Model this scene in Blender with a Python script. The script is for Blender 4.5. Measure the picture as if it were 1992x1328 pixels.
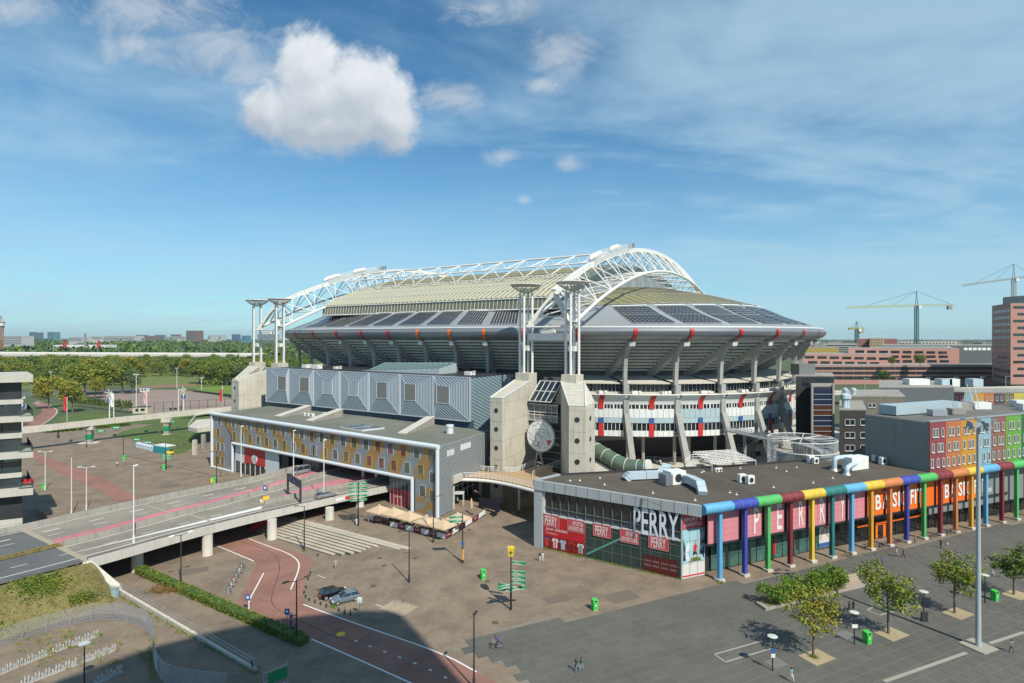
import bpy, bmesh, math, random
import numpy as np
from mathutils import Vector, Matrix
for o in list(bpy.data.objects):
 bpy.data.objects.remove(o)
scene = bpy.context.scene
COL = scene.collection
random.seed(7)
H, F, HZ = 40.0, 1107.0, 655.0          # eye height (m), focal length (photo px), horizon row
cam_d = bpy.data.cameras.new('camera')
cam = bpy.data.objects.new('camera', cam_d)
COL.objects.link(cam)
cam.location = (0, 0, H)
cam.rotation_euler = (math.radians(90), 0, 0)
cam_d.sensor_width = 36.0
cam_d.lens = F / 1992 * 36.0
cam_d.shift_y = -9 / 1992
cam_d.clip_end = 30000
cam_d.clip_start = 0.05
scene.camera = cam
SUN_EL = math.radians(46.5)
SUN_AZ = (0.53, -0.85)                    # horizontal direction towards the sun
sl = bpy.data.lights.new('sun', 'SUN')
sl.energy = 5.0
sl.angle = math.radians(0.55)
sl.color = (1.0, 0.94, 0.83)
sun = bpy.data.objects.new('sun', sl)
COL.objects.link(sun)
sd = Vector((SUN_AZ[0] * math.cos(SUN_EL), SUN_AZ[1] * math.cos(SUN_EL), math.sin(SUN_EL))).normalized()
sun.rotation_euler = sd.to_track_quat('Z', 'Y').to_euler()
sun.location = (60, -60, 120)
world = bpy.data.worlds.new('World')
scene.world = world
world.use_nodes = True
wt = world.node_tree
wt.nodes.clear()
class NT:
 """small helper around a node tree"""
 def __init__(s, t): s.t = t
 def n(s, typ, **kw):
  nd = s.t.nodes.new(typ)
  for k, v in kw.items(): setattr(nd, k, v)
  return nd
 def l(s, a, b): s.t.links.new(a, b)
 def inp(s, sock, v):
  if hasattr(v, 'is_linked') or hasattr(v, 'links'): s.l(v, sock)
  else: sock.default_value = v
 def m(s, op, a, b=0.0, c=0.0, clamp=False):
  nd = s.n('ShaderNodeMath', operation=op, use_clamp=clamp)
  s.inp(nd.inputs[0], a); s.inp(nd.inputs[1], b)
  if len(nd.inputs) > 2: s.inp(nd.inputs[2], c)
  return nd.outputs[0]
 def v(s, op, a, b=(0, 0, 0), scale=None):
  nd = s.n('ShaderNodeVectorMath', operation=op)
  s.inp(nd.inputs[0], a); s.inp(nd.inputs[1], b)
  if scale is not None: s.inp(nd.inputs['Scale'], scale)
  return nd.outputs['Value'] if op in ('LENGTH', 'DOT_PRODUCT', 'DISTANCE') else nd.outputs[0]
 def noise(s, vec, scale, detail=6, rough=.55, lac=2.0, dist=0.0):
  nd = s.n('ShaderNodeTexNoise')
  s.inp(nd.inputs['Vector'], vec)
  nd.inputs['Scale'].default_value = scale
  nd.inputs['Detail'].default_value = detail
  nd.inputs['Roughness'].default_value = rough
  nd.inputs['Distortion'].default_value = dist
  return nd.outputs['Fac']
 def ss(s, x, a, b):
  nd = s.n('ShaderNodeMapRange', interpolation_type='SMOOTHSTEP')
  s.inp(nd.inputs[0], x)
  nd.inputs[1].default_value = a; nd.inputs[2].default_value = b
  return nd.outputs[0]
 def mix(s, f, a, b):
  nd = s.n('ShaderNodeMix', data_type='RGBA')
  s.inp(nd.inputs[0], f); s.inp(nd.inputs[6], a); s.inp(nd.inputs[7], b)
  return nd.outputs[2]
N = NT(wt)
sky = N.n('ShaderNodeTexSky', sky_type='NISHITA')
sky.sun_disc = False
sky.sun_elevation = SUN_EL
sky.sun_rotation = math.atan2(SUN_AZ[0], SUN_AZ[1])
sky.altitude = 10
sky.air_density = 1.0
sky.dust_density = 0.1
sky.ozone_density = 3.2
tc = N.n('ShaderNodeTexCoord')
dirv = tc.outputs['Generated']
sep = N.n('ShaderNodeSeparateXYZ'); N.l(dirv, sep.inputs[0])
dy = N.m('MAXIMUM', sep.outputs[1], 0.05)
uu = N.m('DIVIDE', sep.outputs[0], dy)
vv = N.m('DIVIDE', sep.outputs[2], dy)
cmb = N.n('ShaderNodeCombineXYZ'); N.l(uu, cmb.inputs[0]); N.l(vv, cmb.inputs[1])
front = N.ss(sep.outputs[1], 0.05, 0.3)
zz = N.m('MAXIMUM', N.m('ADD', sep.outputs[2], 0.10), 0.06)
dome = N.n('ShaderNodeCombineXYZ')
N.l(N.m('DIVIDE', sep.outputs[0], zz), dome.inputs[0]); N.l(N.m('DIVIDE', sep.outputs[1], zz), dome.inputs[1])
dm = dome.outputs[0]
st = N.v('MULTIPLY', dm, (0.42, 1.0, 1.0))
c1 = N.noise(N.v('ADD', st, (3.1, 1.7, 0)), 0.8, 6, .62, dist=.6)
c2 = N.noise(N.v('ADD', dm, (7.3, 2.2, 0)), 2.4, 4, .6, dist=.3)
cir = N.m('ADD', N.m('MULTIPLY', c1, .7), N.m('MULTIPLY', c2, .3))
east = N.m('MULTIPLY', N.ss(N.m('ADD', uu, N.m('MULTIPLY', vv, .2)), -.5, .8), front)      # the veil thickens towards the east
veil = N.m('MULTIPLY', N.ss(N.m('ADD', cir, N.m('MULTIPLY', east, .12)), 0.40, 0.72), 0.70)
low = N.m('MULTIPLY', N.m('SUBTRACT', 1.0, N.ss(sep.outputs[2], .0, .40)), .80)
veil = N.m('MAXIMUM', veil, N.m('MULTIPLY', low, N.m('ADD', .55, N.m('MULTIPLY', N.ss(cir, .3, .62), .45))))
def pv(px, py): return ((px - 996) / F, (HZ - py) / F, 0)
BIG = [(640, 238, 176, 72), (600, 130, 78, 96), (692, 165, 94, 78), (526, 220, 68, 62), (760, 228, 58, 82), (620, 190, 125, 92)]
SMALL = [(300, 20, 190, 70), (430, 85, 150, 75), (480, 145, 85, 40), (270, 90, 110, 40), (30, 15, 110, 40), (880, 190, 95, 34), (1095, 105, 80, 66), (1050, 165, 50, 22), (940, 15, 120, 40), (975, 305, 40, 22), (1105, 320, 45, 24), (1020, 388, 22, 12)]
def lobes(vec, L):
 acc = None
 for (x, y, rx, ry) in L:
  d = N.v('LENGTH', N.v('MULTIPLY', N.v('SUBTRACT', vec, pv(x, y)), (F / rx, F / ry, 0)))
  e = N.m('SUBTRACT', 1.0, d)
  if acc is None: acc = e
  else:
   nd = N.n('ShaderNodeMath', operation='SMOOTH_MAX'); N.l(acc, nd.inputs[0]); N.l(e, nd.inputs[1]); nd.inputs[2].default_value = .22
   acc = nd.outputs[0]
 return acc
uv = cmb.outputs[0]
def dens(vec):
 nz = N.m('ADD', N.m('MULTIPLY', N.noise(vec, 8.0, 6, .62, dist=.3), 1.5), N.m('MULTIPLY', N.noise(vec, 38.0, 3, .6), .35))
 return N.m('ADD', lobes(vec, BIG), N.m('SUBTRACT', nz, .84))
d0 = dens(uv)
d1 = dens(N.v('ADD', uv, (.016, .028, 0)))
a_big = N.m('MULTIPLY', N.ss(d0, .0, .52), front)
hgt = N.ss(N.m('ADD', vv, N.m('MULTIPLY', N.m('SUBTRACT', N.noise(uv, 7, 4, .55), .5), .22)), .31, .47)
lit = N.m('ADD', N.m('ADD', .0, N.m('MULTIPLY', hgt, .46)), N.m('MULTIPLY', N.m('MAXIMUM', N.m('MINIMUM', N.m('SUBTRACT', d0, d1), .7), -.4), .42))
s0 = N.m('ADD', lobes(uv, SMALL), N.m('MULTIPLY', N.m('SUBTRACT', N.noise(N.v('MULTIPLY', uv, (1, 1.5, 1)), 9.0, 6, .68, dist=.8), .52), 2.6))
a_small = N.m('MULTIPLY', N.m('MULTIPLY', N.ss(s0, -.1, 1.1), front), .60)
skyc = N.v('MULTIPLY', sky.outputs[0], (.60, 1.10, 1.22))
col = N.mix(veil, skyc, (4.8, 6.9, 8.3, 1))
col = N.mix(a_small, col, (6.4, 7.0, 7.4, 1))
cumc = N.mix(N.m('MAXIMUM', N.m('MINIMUM', lit, 1.0), 0.0), (4.5, 5.2, 6.0, 1), (9.7, 10.0, 10.2, 1))
col = N.mix(a_big, col, cumc)
bg = N.n('ShaderNodeBackground'); bg.inputs['Strength'].default_value = 0.097
N.l(col, bg.inputs['Color'])
wo = N.n('ShaderNodeOutputWorld'); N.l(bg.outputs[0], wo.inputs['Surface'])
scene.view_settings.view_transform = 'Standard'
scene.view_settings.look = 'None'
scene.view_settings.exposure = 0.05
scene.view_settings.gamma = 1.0
scene.render.engine = 'CYCLES'
scene.cycles.max_bounces = 6
scene.cycles.diffuse_bounces = 3
scene.cycles.glossy_bounces = 3
scene.cycles.transmission_bounces = 4
scene.cycles.transparent_max_bounces = 12
def G(px, py, z=0.0):
 """world point at height z seen at photo pixel (px, py)"""
 d = (H - z) * F / (py - HZ)
 return Vector(((px - 996) / F * d, d, z))
def PD(px, py, d):
 """world point at depth d seen at photo pixel"""
 return Vector(((px - 996) / F * d, d, H - (py - HZ) / F * d))
MATS = {}
def mat(name, rgb, rough=.75, var=.12, scale=.6, metal=0.0, bump=0.0, bscale=None, stain=0.0, spec=.5, streak=0.0):
 if name in MATS: return MATS[name]
 m = bpy.data.materials.new(name); m.use_nodes = True
 t = NT(m.node_tree); b = m.node_tree.nodes['Principled BSDF']
 b.inputs['Roughness'].default_value = rough
 b.inputs['Metallic'].default_value = metal
 b.inputs['Specular IOR Level'].default_value = spec
 geo = t.n('ShaderNodeNewGeometry'); pos = geo.outputs['Position']
 f = t.noise(pos, scale, 5, .6)
 k = t.m('ADD', 1 - var, t.m('MULTIPLY', f, 2 * var))
 if stain:
  g = t.ss(t.noise(pos, scale * .13 + .012, 6, .65), .35, .7)
  k = t.m('MULTIPLY', k, t.m('SUBTRACT', 1 + stain * .4, t.m('MULTIPLY', g, stain)))
 if streak:
  g = t.noise(t.v('MULTIPLY', pos, (1.6, 1.6, .12)), 1.0, 4, .6)
  k = t.m('MULTIPLY', k, t.m('SUBTRACT', 1 + streak * .3, t.m('MULTIPLY', t.ss(g, .42, .75), streak)))
 c = t.v('SCALE', tuple(rgb), scale=k)
 t.l(c, b.inputs['Base Color'])
 if bump:
  bn = t.n('ShaderNodeBump'); bn.inputs['Strength'].default_value = bump; bn.inputs['Distance'].default_value = .05
  t.l(t.noise(pos, bscale or scale * 8, 4, .6), bn.inputs['Height']); t.l(bn.outputs[0], b.inputs['Normal'])
 MATS[name] = m
 return m
def glass(name, rgb=(.02, .03, .035), rough=.06, var=.5, scale=.35):
 m = mat(name, rgb, rough, var, scale, spec=.9)
 return m
def clear_glass(name, tint=(.8, .9, .88), alpha=.35):
 if name in MATS: return MATS[name]
 m = bpy.data.materials.new(name); m.use_nodes = True
 t = NT(m.node_tree); m.node_tree.nodes.remove(m.node_tree.nodes['Principled BSDF'])
 out = m.node_tree.nodes['Material Output']
 tr = t.n('ShaderNodeBsdfTransparent'); tr.inputs[0].default_value = (*tint, 1)
 gl = t.n('ShaderNodeBsdfGlossy'); gl.inputs['Roughness'].default_value = .05; gl.inputs[0].default_value = (.9, .95, .95, 1)
 fr = t.n('ShaderNodeFresnel'); fr.inputs[0].default_value = 1.5
 f = t.m('ADD', t.m('MULTIPLY', fr.outputs[0], .8), alpha * .25)
 ms = t.n('ShaderNodeMixShader'); t.l(f, ms.inputs[0]); t.l(tr.outputs[0], ms.inputs[1]); t.l(gl.outputs[0], ms.inputs[2])
 t.l(ms.outputs[0], out.inputs['Surface'])
 MATS[name] = m
 return m
def wloc(o):
 v = Vector((0, 0, 0))
 while o is not None:
  v = v + Vector(o.location); o = o.parent
 return v
class MB:
 """collects shapes; build() links them as one mesh object"""
 def __init__(s): s.v = []; s.f = []; s.mi = []; s.cur = 0
 def _add(s, vs, fs):
  n = len(s.v); s.v.extend([tuple(p) for p in vs])
  for f in fs: s.f.append(tuple(i + n for i in f)); s.mi.append(s.cur)
  return s
 def quad(s, a, b, c, d): return s._add([a, b, c, d], [(0, 1, 2, 3)])
 def poly(s, pts): return s._add(pts, [tuple(range(len(pts)))])
 def hexa(s, b4, t4): return s._add(list(b4) + list(t4), [(3, 2, 1, 0), (4, 5, 6, 7), (0, 1, 5, 4), (1, 2, 6, 5), (2, 3, 7, 6), (3, 0, 4, 7)])
 def box(s, c, size, rz=0.0):
  x, y, z = size[0] / 2, size[1] / 2, size[2] / 2; ca, sa = math.cos(rz), math.sin(rz)
  q = [(-x, -y), (x, -y), (x, y), (-x, y)]
  q = [(c[0] + a * ca - b * sa, c[1] + a * sa + b * ca) for a, b in q]
  return s.hexa([(a, b, c[2] - z) for a, b in q], [(a, b, c[2] + z) for a, b in q])
 def bar(s, p, q, w, h=None, up=(0, 0, 1)):
  """box beam from p to q, w wide, h high"""
  h = w if h is None else h
  p, q = Vector(p), Vector(q); d = (q - p)
  if d.length < 1e-6: return s
  d.normalize(); r = d.cross(Vector(up))
  if r.length < 1e-4: r = d.cross(Vector((1, 0, 0)))
  r.normalize(); u = r.cross(d)
  r *= w / 2; u *= h / 2
  return s.hexa([p - r - u, p + r - u, q + r - u, q - r - u], [p - r + u, p + r + u, q + r + u, q - r + u])
 def tube(s, pts, r, n=8, close=False, caps=True):
  pts = [Vector(p) for p in pts]; m = len(pts)
  rs = r if isinstance(r, (list, tuple)) else [r] * m
  base = len(s.v); ref = None
  for i, p in enumerate(pts):
   if close: d = pts[(i + 1) % m] - pts[i - 1]
   else: d = pts[min(i + 1, m - 1)] - pts[max(i - 1, 0)]
   d.normalize()
   if ref is None:
    ref = Vector((0, 0, 1)) if abs(d.z) < .9 else Vector((1, 0, 0))
   x = d.cross(ref)
   if x.length < 1e-4: x = d.cross(Vector((0, 1, 0)))
   x.normalize(); y = x.cross(d); y.normalize(); ref = y
   for k in range(n):
    a = 2 * math.pi * k / n
    s.v.append(tuple(p + (x * math.cos(a) + y * math.sin(a)) * rs[i]))
  for i in range(m if close else m - 1):
   j = (i + 1) % m
   for k in range(n):
    k2 = (k + 1) % n
    s.f.append((base + i * n + k, base + i * n + k2, base + j * n + k2, base + j * n + k)); s.mi.append(s.cur)
  if caps and not close:
   s.f.append(tuple(base + k for k in range(n))[::-1]); s.mi.append(s.cur)
   s.f.append(tuple(base + (m - 1) * n + k for k in range(n))); s.mi.append(s.cur)
  return s
 def prism(s, poly, z0, z1):
  n = len(poly); z0 = z0 if isinstance(z0, (list, tuple)) else [z0] * n; z1 = z1 if isinstance(z1, (list, tuple)) else [z1] * n
  vs = [(p[0], p[1], z0[i]) for i, p in enumerate(poly)] + [(p[0], p[1], z1[i]) for i, p in enumerate(poly)]
  fs = [tuple(range(n))[::-1], tuple(range(n, 2 * n))] + [(i, (i + 1) % n, n + (i + 1) % n, n + i) for i in range(n)]
  return s._add(vs, fs)
 def lathe(s, c, prof, n=16):
  """prof: list of (radius, z)"""
  base = len(s.v); m = len(prof)
  for r, z in prof:
   for k in range(n):
    a = 2 * math.pi * k / n
    s.v.append((c[0] + r * math.cos(a), c[1] + r * math.sin(a), c[2] + z))
  for i in range(m - 1):
   for k in range(n):
    k2 = (k + 1) % n
    s.f.append((base + i * n + k, base + i * n + k2, base + (i + 1) * n + k2, base + (i + 1) * n + k)); s.mi.append(s.cur)
  s.f.append(tuple(base + k for k in range(n))[::-1]); s.mi.append(s.cur)
  s.f.append(tuple(base + (m - 1) * n + k for k in range(n))); s.mi.append(s.cur)
  return s
 def strip(s, A, B):
  for i in range(len(A) - 1): s.quad(A[i], A[i + 1], B[i + 1], B[i])
  return s
 def grid(s, rows):
  base = len(s.v); n = len(rows[0])
  for r in rows: s.v.extend([tuple(p) for p in r])
  for i in range(len(rows) - 1):
   for j in range(n - 1):
    s.f.append((base + i * n + j, base + i * n + j + 1, base + (i + 1) * n + j + 1, base + (i + 1) * n + j)); s.mi.append(s.cur)
  return s
 def mesh(s, name, mats, smooth=False):
  me = bpy.data.meshes.new(name)
  me.from_pydata(s.v, [], s.f)
  for m in (mats if isinstance(mats, (list, tuple)) else [mats]): me.materials.append(m)
  if max(s.mi, default=0) > 0: me.polygons.foreach_set('material_index', s.mi)
  if smooth:
   me.polygons.foreach_set('use_smooth', [True] * len(me.polygons))
   me.set_sharp_from_angle(angle=math.radians(40))
  me.update()
  return me
 def build(s, name, mats, parent=None, world=True, smooth=False, **tags):
  o = bpy.data.objects.new(name, s.mesh(name, mats, smooth))
  COL.objects.link(o)
  if parent is not None:
   o.parent = parent
   if world: o.location = -wloc(parent)
  for k, v in tags.items(): o[k] = v
  return o
def link_mesh(name, me, parent=None, loc=(0, 0, 0), rz=0.0, **tags):
 o = bpy.data.objects.new(name, me); COL.objects.link(o)
 o.parent = parent; o.location = loc; o.rotation_euler = (0, 0, rz)
 for k, v in tags.items(): o[k] = v
 return o
def thing(name, label, cat, loc=(0, 0, 0), rz=0.0, group=None):
 o = bpy.data.objects.new(name, None); COL.objects.link(o)
 o.empty_display_size = .5
 o.location = loc; o.rotation_euler = (0, 0, rz); o['label'] = label; o['category'] = cat
 if group: o['group'] = group
 return o
def copy_tree(o, parent=None, loc=None, rz=None, label=None, sc=None):
 c = o.copy(); COL.objects.link(c); c.parent = parent
 if loc is not None: c.location = loc
 if rz is not None: c.rotation_euler = (0, 0, rz)
 if label is not None: c['label'] = label
 if sc is not None: c.scale = (sc, sc, sc) if not isinstance(sc, (tuple, list)) else sc
 for ch in list(o.children): copy_tree(ch, c)
 return c
def ipol(A, n):
 """resample a polyline to n+1 points by length"""
 A = [Vector(p) for p in A]; L = [0]
 for i in range(len(A) - 1): L.append(L[-1] + (A[i + 1] - A[i]).length)
 out = []
 for k in range(n + 1):
  t = L[-1] * k / n; i = 0
  while i < len(A) - 2 and L[i + 1] < t: i += 1
  u = (t - L[i]) / max(1e-9, L[i + 1] - L[i]); out.append(A[i].lerp(A[i + 1], u))
 return out
def smooth_line(A, it=3):
 A = [Vector(p) for p in A]
 for _ in range(it):
  B = [A[0]]
  for i in range(len(A) - 1):
   B.append(A[i].lerp(A[i + 1], .25)); B.append(A[i].lerp(A[i + 1], .75))
  B.append(A[-1]); A = B
 return A
def offset_line(A, d):
 """shift a polyline sideways in plan (positive = left of travel)"""
 out = []
 for i, p in enumerate(A):
  t = Vector(A[min(i + 1, len(A) - 1)]) - Vector(A[max(i - 1, 0)]); t.z = 0; t.normalize()
  out.append(Vector(p) + Vector((-t.y, t.x, 0)) * d)
 return out
_tc = {}
def text_pts(txt, bold=.0):
 k = (txt, bold)
 if k not in _tc:
  cu = bpy.data.curves.new('lettering', 'FONT'); cu.body = txt; cu.offset = bold; cu.resolution_u = 2
  cu.align_x = 'LEFT'
  ob = bpy.data.objects.new('lettering', cu)
  COL.objects.link(ob)
  dg = bpy.context.evaluated_depsgraph_get()
  me = bpy.data.meshes.new_from_object(ob.evaluated_get(dg))
  vs = [tuple(v.co) for v in me.vertices]; fs = [tuple(p.vertices) for p in me.polygons]
  bpy.data.objects.remove(ob); bpy.data.meshes.remove(me); bpy.data.curves.remove(cu)
  xs = [p[0] for p in vs]; ys = [p[1] for p in vs]
  x0, x1, y0, y1 = min(xs), max(xs), min(ys), max(ys)
  _tc[k] = ([((p[0] - x0) / (x1 - x0), (p[1] - y0) / max(1e-6, y1 - y0)) for p in vs], fs)
 return _tc[k]
def lettering(mb, txt, o, right, up, bold=.0):
 """flat text filling the parallelogram o, o+right, o+up"""
 vs, fs = text_pts(txt, bold); o, right, up = Vector(o), Vector(right), Vector(up)
 mb._add([o + right * x + up * y for x, y in vs], fs)
 return mb
m_pave = mat('paving_brick', (.210, .162, .115), .9, .24, 1.6, bump=.25, bscale=9, stain=.38)
m_land = mat('far_land', (.075, .10, .04), .95, .35, .05)
m_slab = mat('stone_slab', (.108, .105, .09), .85, .16, .9, stain=.22, bump=.1)
m_asph = mat('asphalt', (.115, .12, .118), .85, .18, 1.2, stain=.3, bump=.2, bscale=14)
m_asphb = mat('asphalt_bridge', (.255, .228, .185), .85, .18, 1.0, stain=.32, bump=.2, bscale=14)
m_red = mat('red_asphalt', (.27, .135, .10), .9, .15, 1.0, stain=.3, bump=.15, bscale=14)
m_pink = mat('pink_coating', (.50, .185, .205), .85, .15, 1.0, stain=.25)
m_line = mat('road_paint', (.72, .71, .68), .8, .15, 3.0)
m_conc = mat('concrete', (.50, .47, .385), .85, .12, .5, stain=.18, streak=.24, bump=.1)
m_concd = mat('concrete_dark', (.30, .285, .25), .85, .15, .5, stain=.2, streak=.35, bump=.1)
m_concl = mat('concrete_light', (.52, .49, .42), .85, .1, .5, streak=.2)
m_white = mat('white_steel', (.72, .71, .665), .45, .06, .8, streak=.10)
m_dirtw = mat('weathered_white', (.66, .65, .60), .6, .1, .8, streak=.22)
m_steel = mat('galvanised_steel', (.45, .46, .47), .45, .1, 2.0, metal=.5)
m_grey = mat('grey_metal', (.33, .36, .38), .5, .08, 1.0, metal=.2)
m_dark = mat('dark_metal', (.035, .035, .038), .5, .2, 1.0)
m_black = mat('black_rubber', (.015, .015, .016), .7, .2, 1.0)
m_redp = mat('red_paint', (.55, .035, .03), .5, .08, 1.0)
m_orange = mat('orange_panel', (.85, .16, .015), .5, .06, .5)
m_glass = glass('dark_glass')
m_glassg = glass('green_glass', (.016, .05, .042), .08)
m_glassb = glass('blue_glass', (.05, .085, .11), .1)
m_cgl = clear_glass('clear_glass')
m_grass = mat('lawn', (.085, .125, .025), .95, .35, .7, stain=.3)
m_dry = mat('dry_grass', (.20, .16, .07), .95, .4, .5, stain=.35)
m_wood = mat('timber', (.30, .21, .12), .8, .2, 1.5)
m_tan = mat('tan_canvas', (.55, .41, .26), .85, .08, .6)
# ================================================================== ground, roads, steps
STN = Vector((.51, .86)); STA = Vector((.86, -.51))
SB0 = G(535, 1045); SB1 = G(645, 1080)              # foot of the broad steps
ST_C = (SB0.x + SB1.x) / 2 * .51 + (SB0.y + SB1.y) / 2 * .86
ST_E = SB1.x * .86 - SB1.y * .51
ST_RISE, ST_N, ST_RUN = .17, 8, .82
TOPZ = ST_RISE * ST_N
def sst(x): x = max(0.0, min(1.0, x)); return x * x * (3 - 2 * x)
def gz(x, y):
 """height of the plaza: it rises gently to the cafe terrace"""
 t = x * .51 + y * .86 - ST_C; a = x * .86 - y * .51 - ST_E
 w = max(0.0, min(1.0, a / 9.0))
 lo = 6.8 - 20.0 * w
 if x > 60 or y > 175: pass
 f = sst((t - lo) / (7.6 - lo + .8)) if a > -26 else 0
 fx = sst((a + 26) / 8.0) if a < -18 else 1.0
 fade = (1 - sst((x + 13) / 16.0)) * sst((y - 82) / 9.0)
 return TOPZ * f * fx * fade
def axis(lo, hi, step, outer): return sorted(set([-v for v in outer[0]] + [lo + step * i for i in range(int((hi - lo) / step) + 1)] + outer[1]))
gx = axis(-80, 30, 1.5, ([8000, 4000, 1500, 600, 250, 150, 110, 95], [40, 60, 90, 140, 250, 600, 1500, 4000, 8000]))
gy = axis(80, 170, 1.5, ([400, 150, 40], [0, 40, 65, 185, 210, 260, 330, 420, 520, 700, 1000, 1600, 3000, 5500, 8000]))
g = MB(); rows = [[(x, y, gz(x, y)) for x in gx] for y in gy]
g.grid(rows); g.mi = []
for j in range(len(gy) - 1):
 for i in range(len(gx) - 1):
  xc, yc = (gx[i] + gx[i + 1]) / 2, (gy[j] + gy[j + 1]) / 2
  g.mi.append(0 if (yc < 260 and -260 < xc < 330) else 1)
g.build('ground', [m_pave, m_land], kind='structure')
def sheet(name, pts, m, dz=.012, **kw):
 """flat sheet given by ground pixels or points"""
 P = [Vector((*G(*p)[:2], dz)) if not isinstance(p, Vector) else Vector((p.x, p.y, p.z + dz)) for p in pts]
 kw.setdefault('kind', 'structure')
 return MB().poly(P[::-1] if sum((P[i].x * P[i - 1].y - P[i - 1].x * P[i].y) for i in range(len(P))) > 0 else P).build(name, m, **kw)
m_stepst = mat('step_stone', (.46, .41, .32), .9, .12, 1, stain=.2)
steps = thing('broad_steps', 'wide flight of low pale stone seating steps beside the viaduct', 'steps', (*((SB0 + SB1) / 2)[:2], 0))
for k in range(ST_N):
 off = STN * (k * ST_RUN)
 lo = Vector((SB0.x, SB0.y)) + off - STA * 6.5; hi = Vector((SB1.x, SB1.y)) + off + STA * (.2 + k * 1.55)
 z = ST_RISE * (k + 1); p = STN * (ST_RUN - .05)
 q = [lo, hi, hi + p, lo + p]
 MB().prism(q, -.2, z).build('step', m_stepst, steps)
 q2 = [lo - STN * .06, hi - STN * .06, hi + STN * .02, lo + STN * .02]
 MB().prism(q2, -.2, z - .07).build('riser_shade', mat('step_shade', (.085, .075, .06), .9, .2, 1), steps)  # dark plate over each riser; the shadow line is put into its colour
qa = Vector((SB0.x, SB0.y)) + STN * (ST_N * ST_RUN) - STA * 6.5; qb = Vector((SB1.x, SB1.y)) + STN * (ST_N * ST_RUN) + STA * 12.5
MB().prism([qa, qb, qb + STN * 1.0, qa + STN * 1.0], -.2, TOPZ + .03).build('step', m_stepst, steps)
RL = [(48.6, 885), (135.6, 930), (192, 953), (233, 978), (411.6, 1056), (455, 1074), (495, 1091), (499, 1097), (478, 1140), (460, 1176), (476, 1187), (493, 1195), (606, 1242.6), (700, 1284), (759, 1310), (860, 1360), (1000, 1420)]
RR = [(67.8, 878), (117.5, 898.7), (203, 930), (271, 970), (483, 1046), (527.6, 1060), (575, 1073), (603, 1084), (608.7, 1091), (603.5, 1106), (593, 1135), (587, 1160), (594, 1173), (622, 1187), (690, 1212), (759.4, 1237.6), (860, 1269), (927, 1306), (1010, 1352), (1100, 1410)]
sheet('cycle_road', RL + RR[::-1], m_red, .012)
lines = MB()
def paint(mb, pts, w, dz=.022, z=0.0, dash=None):
 P = smooth_line([Vector((*G(*p, z)[:2], z)) if not isinstance(p, Vector) else p for p in pts], 2)
 if dash:
  L = sum((P[i + 1] - P[i]).length for i in range(len(P) - 1)); n = int(L / .5); Q = ipol(P, n); on, off = dash
  k = 0
  while k < n:
   seg = Q[k:k + int(on / .5) + 1]
   if len(seg) > 1: paint_seg(mb, seg, w, dz)
   k += int((on + off) / .5)
 else: paint_seg(mb, P, w, dz)
def paint_seg(mb, P, w, dz):
 A = offset_line(P, w / 2); B = offset_line(P, -w / 2)
 mb.strip([p + Vector((0, 0, dz)) for p in A], [p + Vector((0, 0, dz)) for p in B])
for pts, w in (([(411.6, 1057), (455, 1075), (494, 1091.5)], .22), ([(484, 1047.6), (527.6, 1064.5), (559, 1075), (581, 1090), (582.4, 1106.6), (565.5, 1146.7)], .22),
               ([(513, 1114), (498, 1143), (483, 1170), (484, 1185), (494, 1196)], .2), ([(590, 1175.5), (622, 1188), (720, 1222.5), (860, 1270), (927, 1307)], .22),
               ([(606, 1243), (700, 1284), (760, 1311), (800, 1329), (900, 1375)], .22), ([(618, 1119), (638, 1126), (655, 1131)], .12), ([(693, 1163), (735, 1177), (756, 1184)], .12)):
 mb = MB(); paint(mb, pts, w); mb.build('road_marking', m_line, kind='structure')
mb = MB(); paint(mb, [(690, 1246), (760, 1272), (830, 1299), (900, 1335)], .22, dash=(.6, 2.0)); mb.build('road_marking', m_line, kind='structure')
m_crack = mat('tar_crack', (.04, .035, .035), .8, .2, 2)
for pts in ([(455, 1050), (500, 1062), (535, 1077), (546, 1098), (540, 1125), (531, 1148), (526, 1172), (545, 1190), (580, 1205), (640, 1235), (700, 1252)], [(500, 1164), (526, 1172)], [(622, 1245), (660, 1225), (672, 1218)], [(678, 1262), (700, 1245), (726, 1231)]):
 mb = MB(); paint(mb, pts, .10, .018); mb.build('tar_line', m_crack, kind='structure')
m_iron = mat('rusty_iron', (.13, .075, .05), .8, .3, 3)
m_yel = mat('yellow_paint', (.75, .52, .03), .6, .1, 2)
def disc(name, px, py, r, m, label, cat, group=None, sq=False):
 p = G(px, py); o = MB()
 if sq: o.box((p.x, p.y, .012 + gz(p.x, p.y)), (r * 2, r * 2, .03), .3)
 else: o.lathe((p.x, p.y, gz(p.x, p.y)), [(r * 1.15, 0), (r * 1.15, .02), (r, .03)], 20)
 ob = o.build(name, m); ob['label'] = label; ob['category'] = cat
 if group: ob['group'] = group
disc('manhole_cover', 663, 1233, .5, m_yel, 'yellow painted manhole cover on the dark red cycle road', 'manhole cover')
for px, py, lb in ((739, 1096, 'rusty iron drain cover left of the tall lamp post shadow'), (808, 1099, 'rusty iron drain cover in front of the broad steps'), (947, 1136, 'rusty iron drain cover behind the green bin near the signpost'), (963, 1211, 'rusty iron drain cover at the edge of the grey slabs'), (727, 1143, 'rusty iron drain cover right of the parked grey car'), (622, 1147, 'rusty iron drain cover left of the parked black car'), (912, 1041, 'small iron drain cover near the cafe corner')):
 disc('drain_cover', px, py, .42, m_iron, lb, 'drain cover', 'iron covers set in the plaza', True)
cob = thing('cobble_patch', 'square patch of rough pale cobblestones next to the shadow edge', 'cobbles', G(775, 1183))
c0, cu, cv = G(738, 1184), None, None
cu = (G(781, 1200) - G(738, 1184)); cv = (G(770, 1166) - G(738, 1184))
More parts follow.
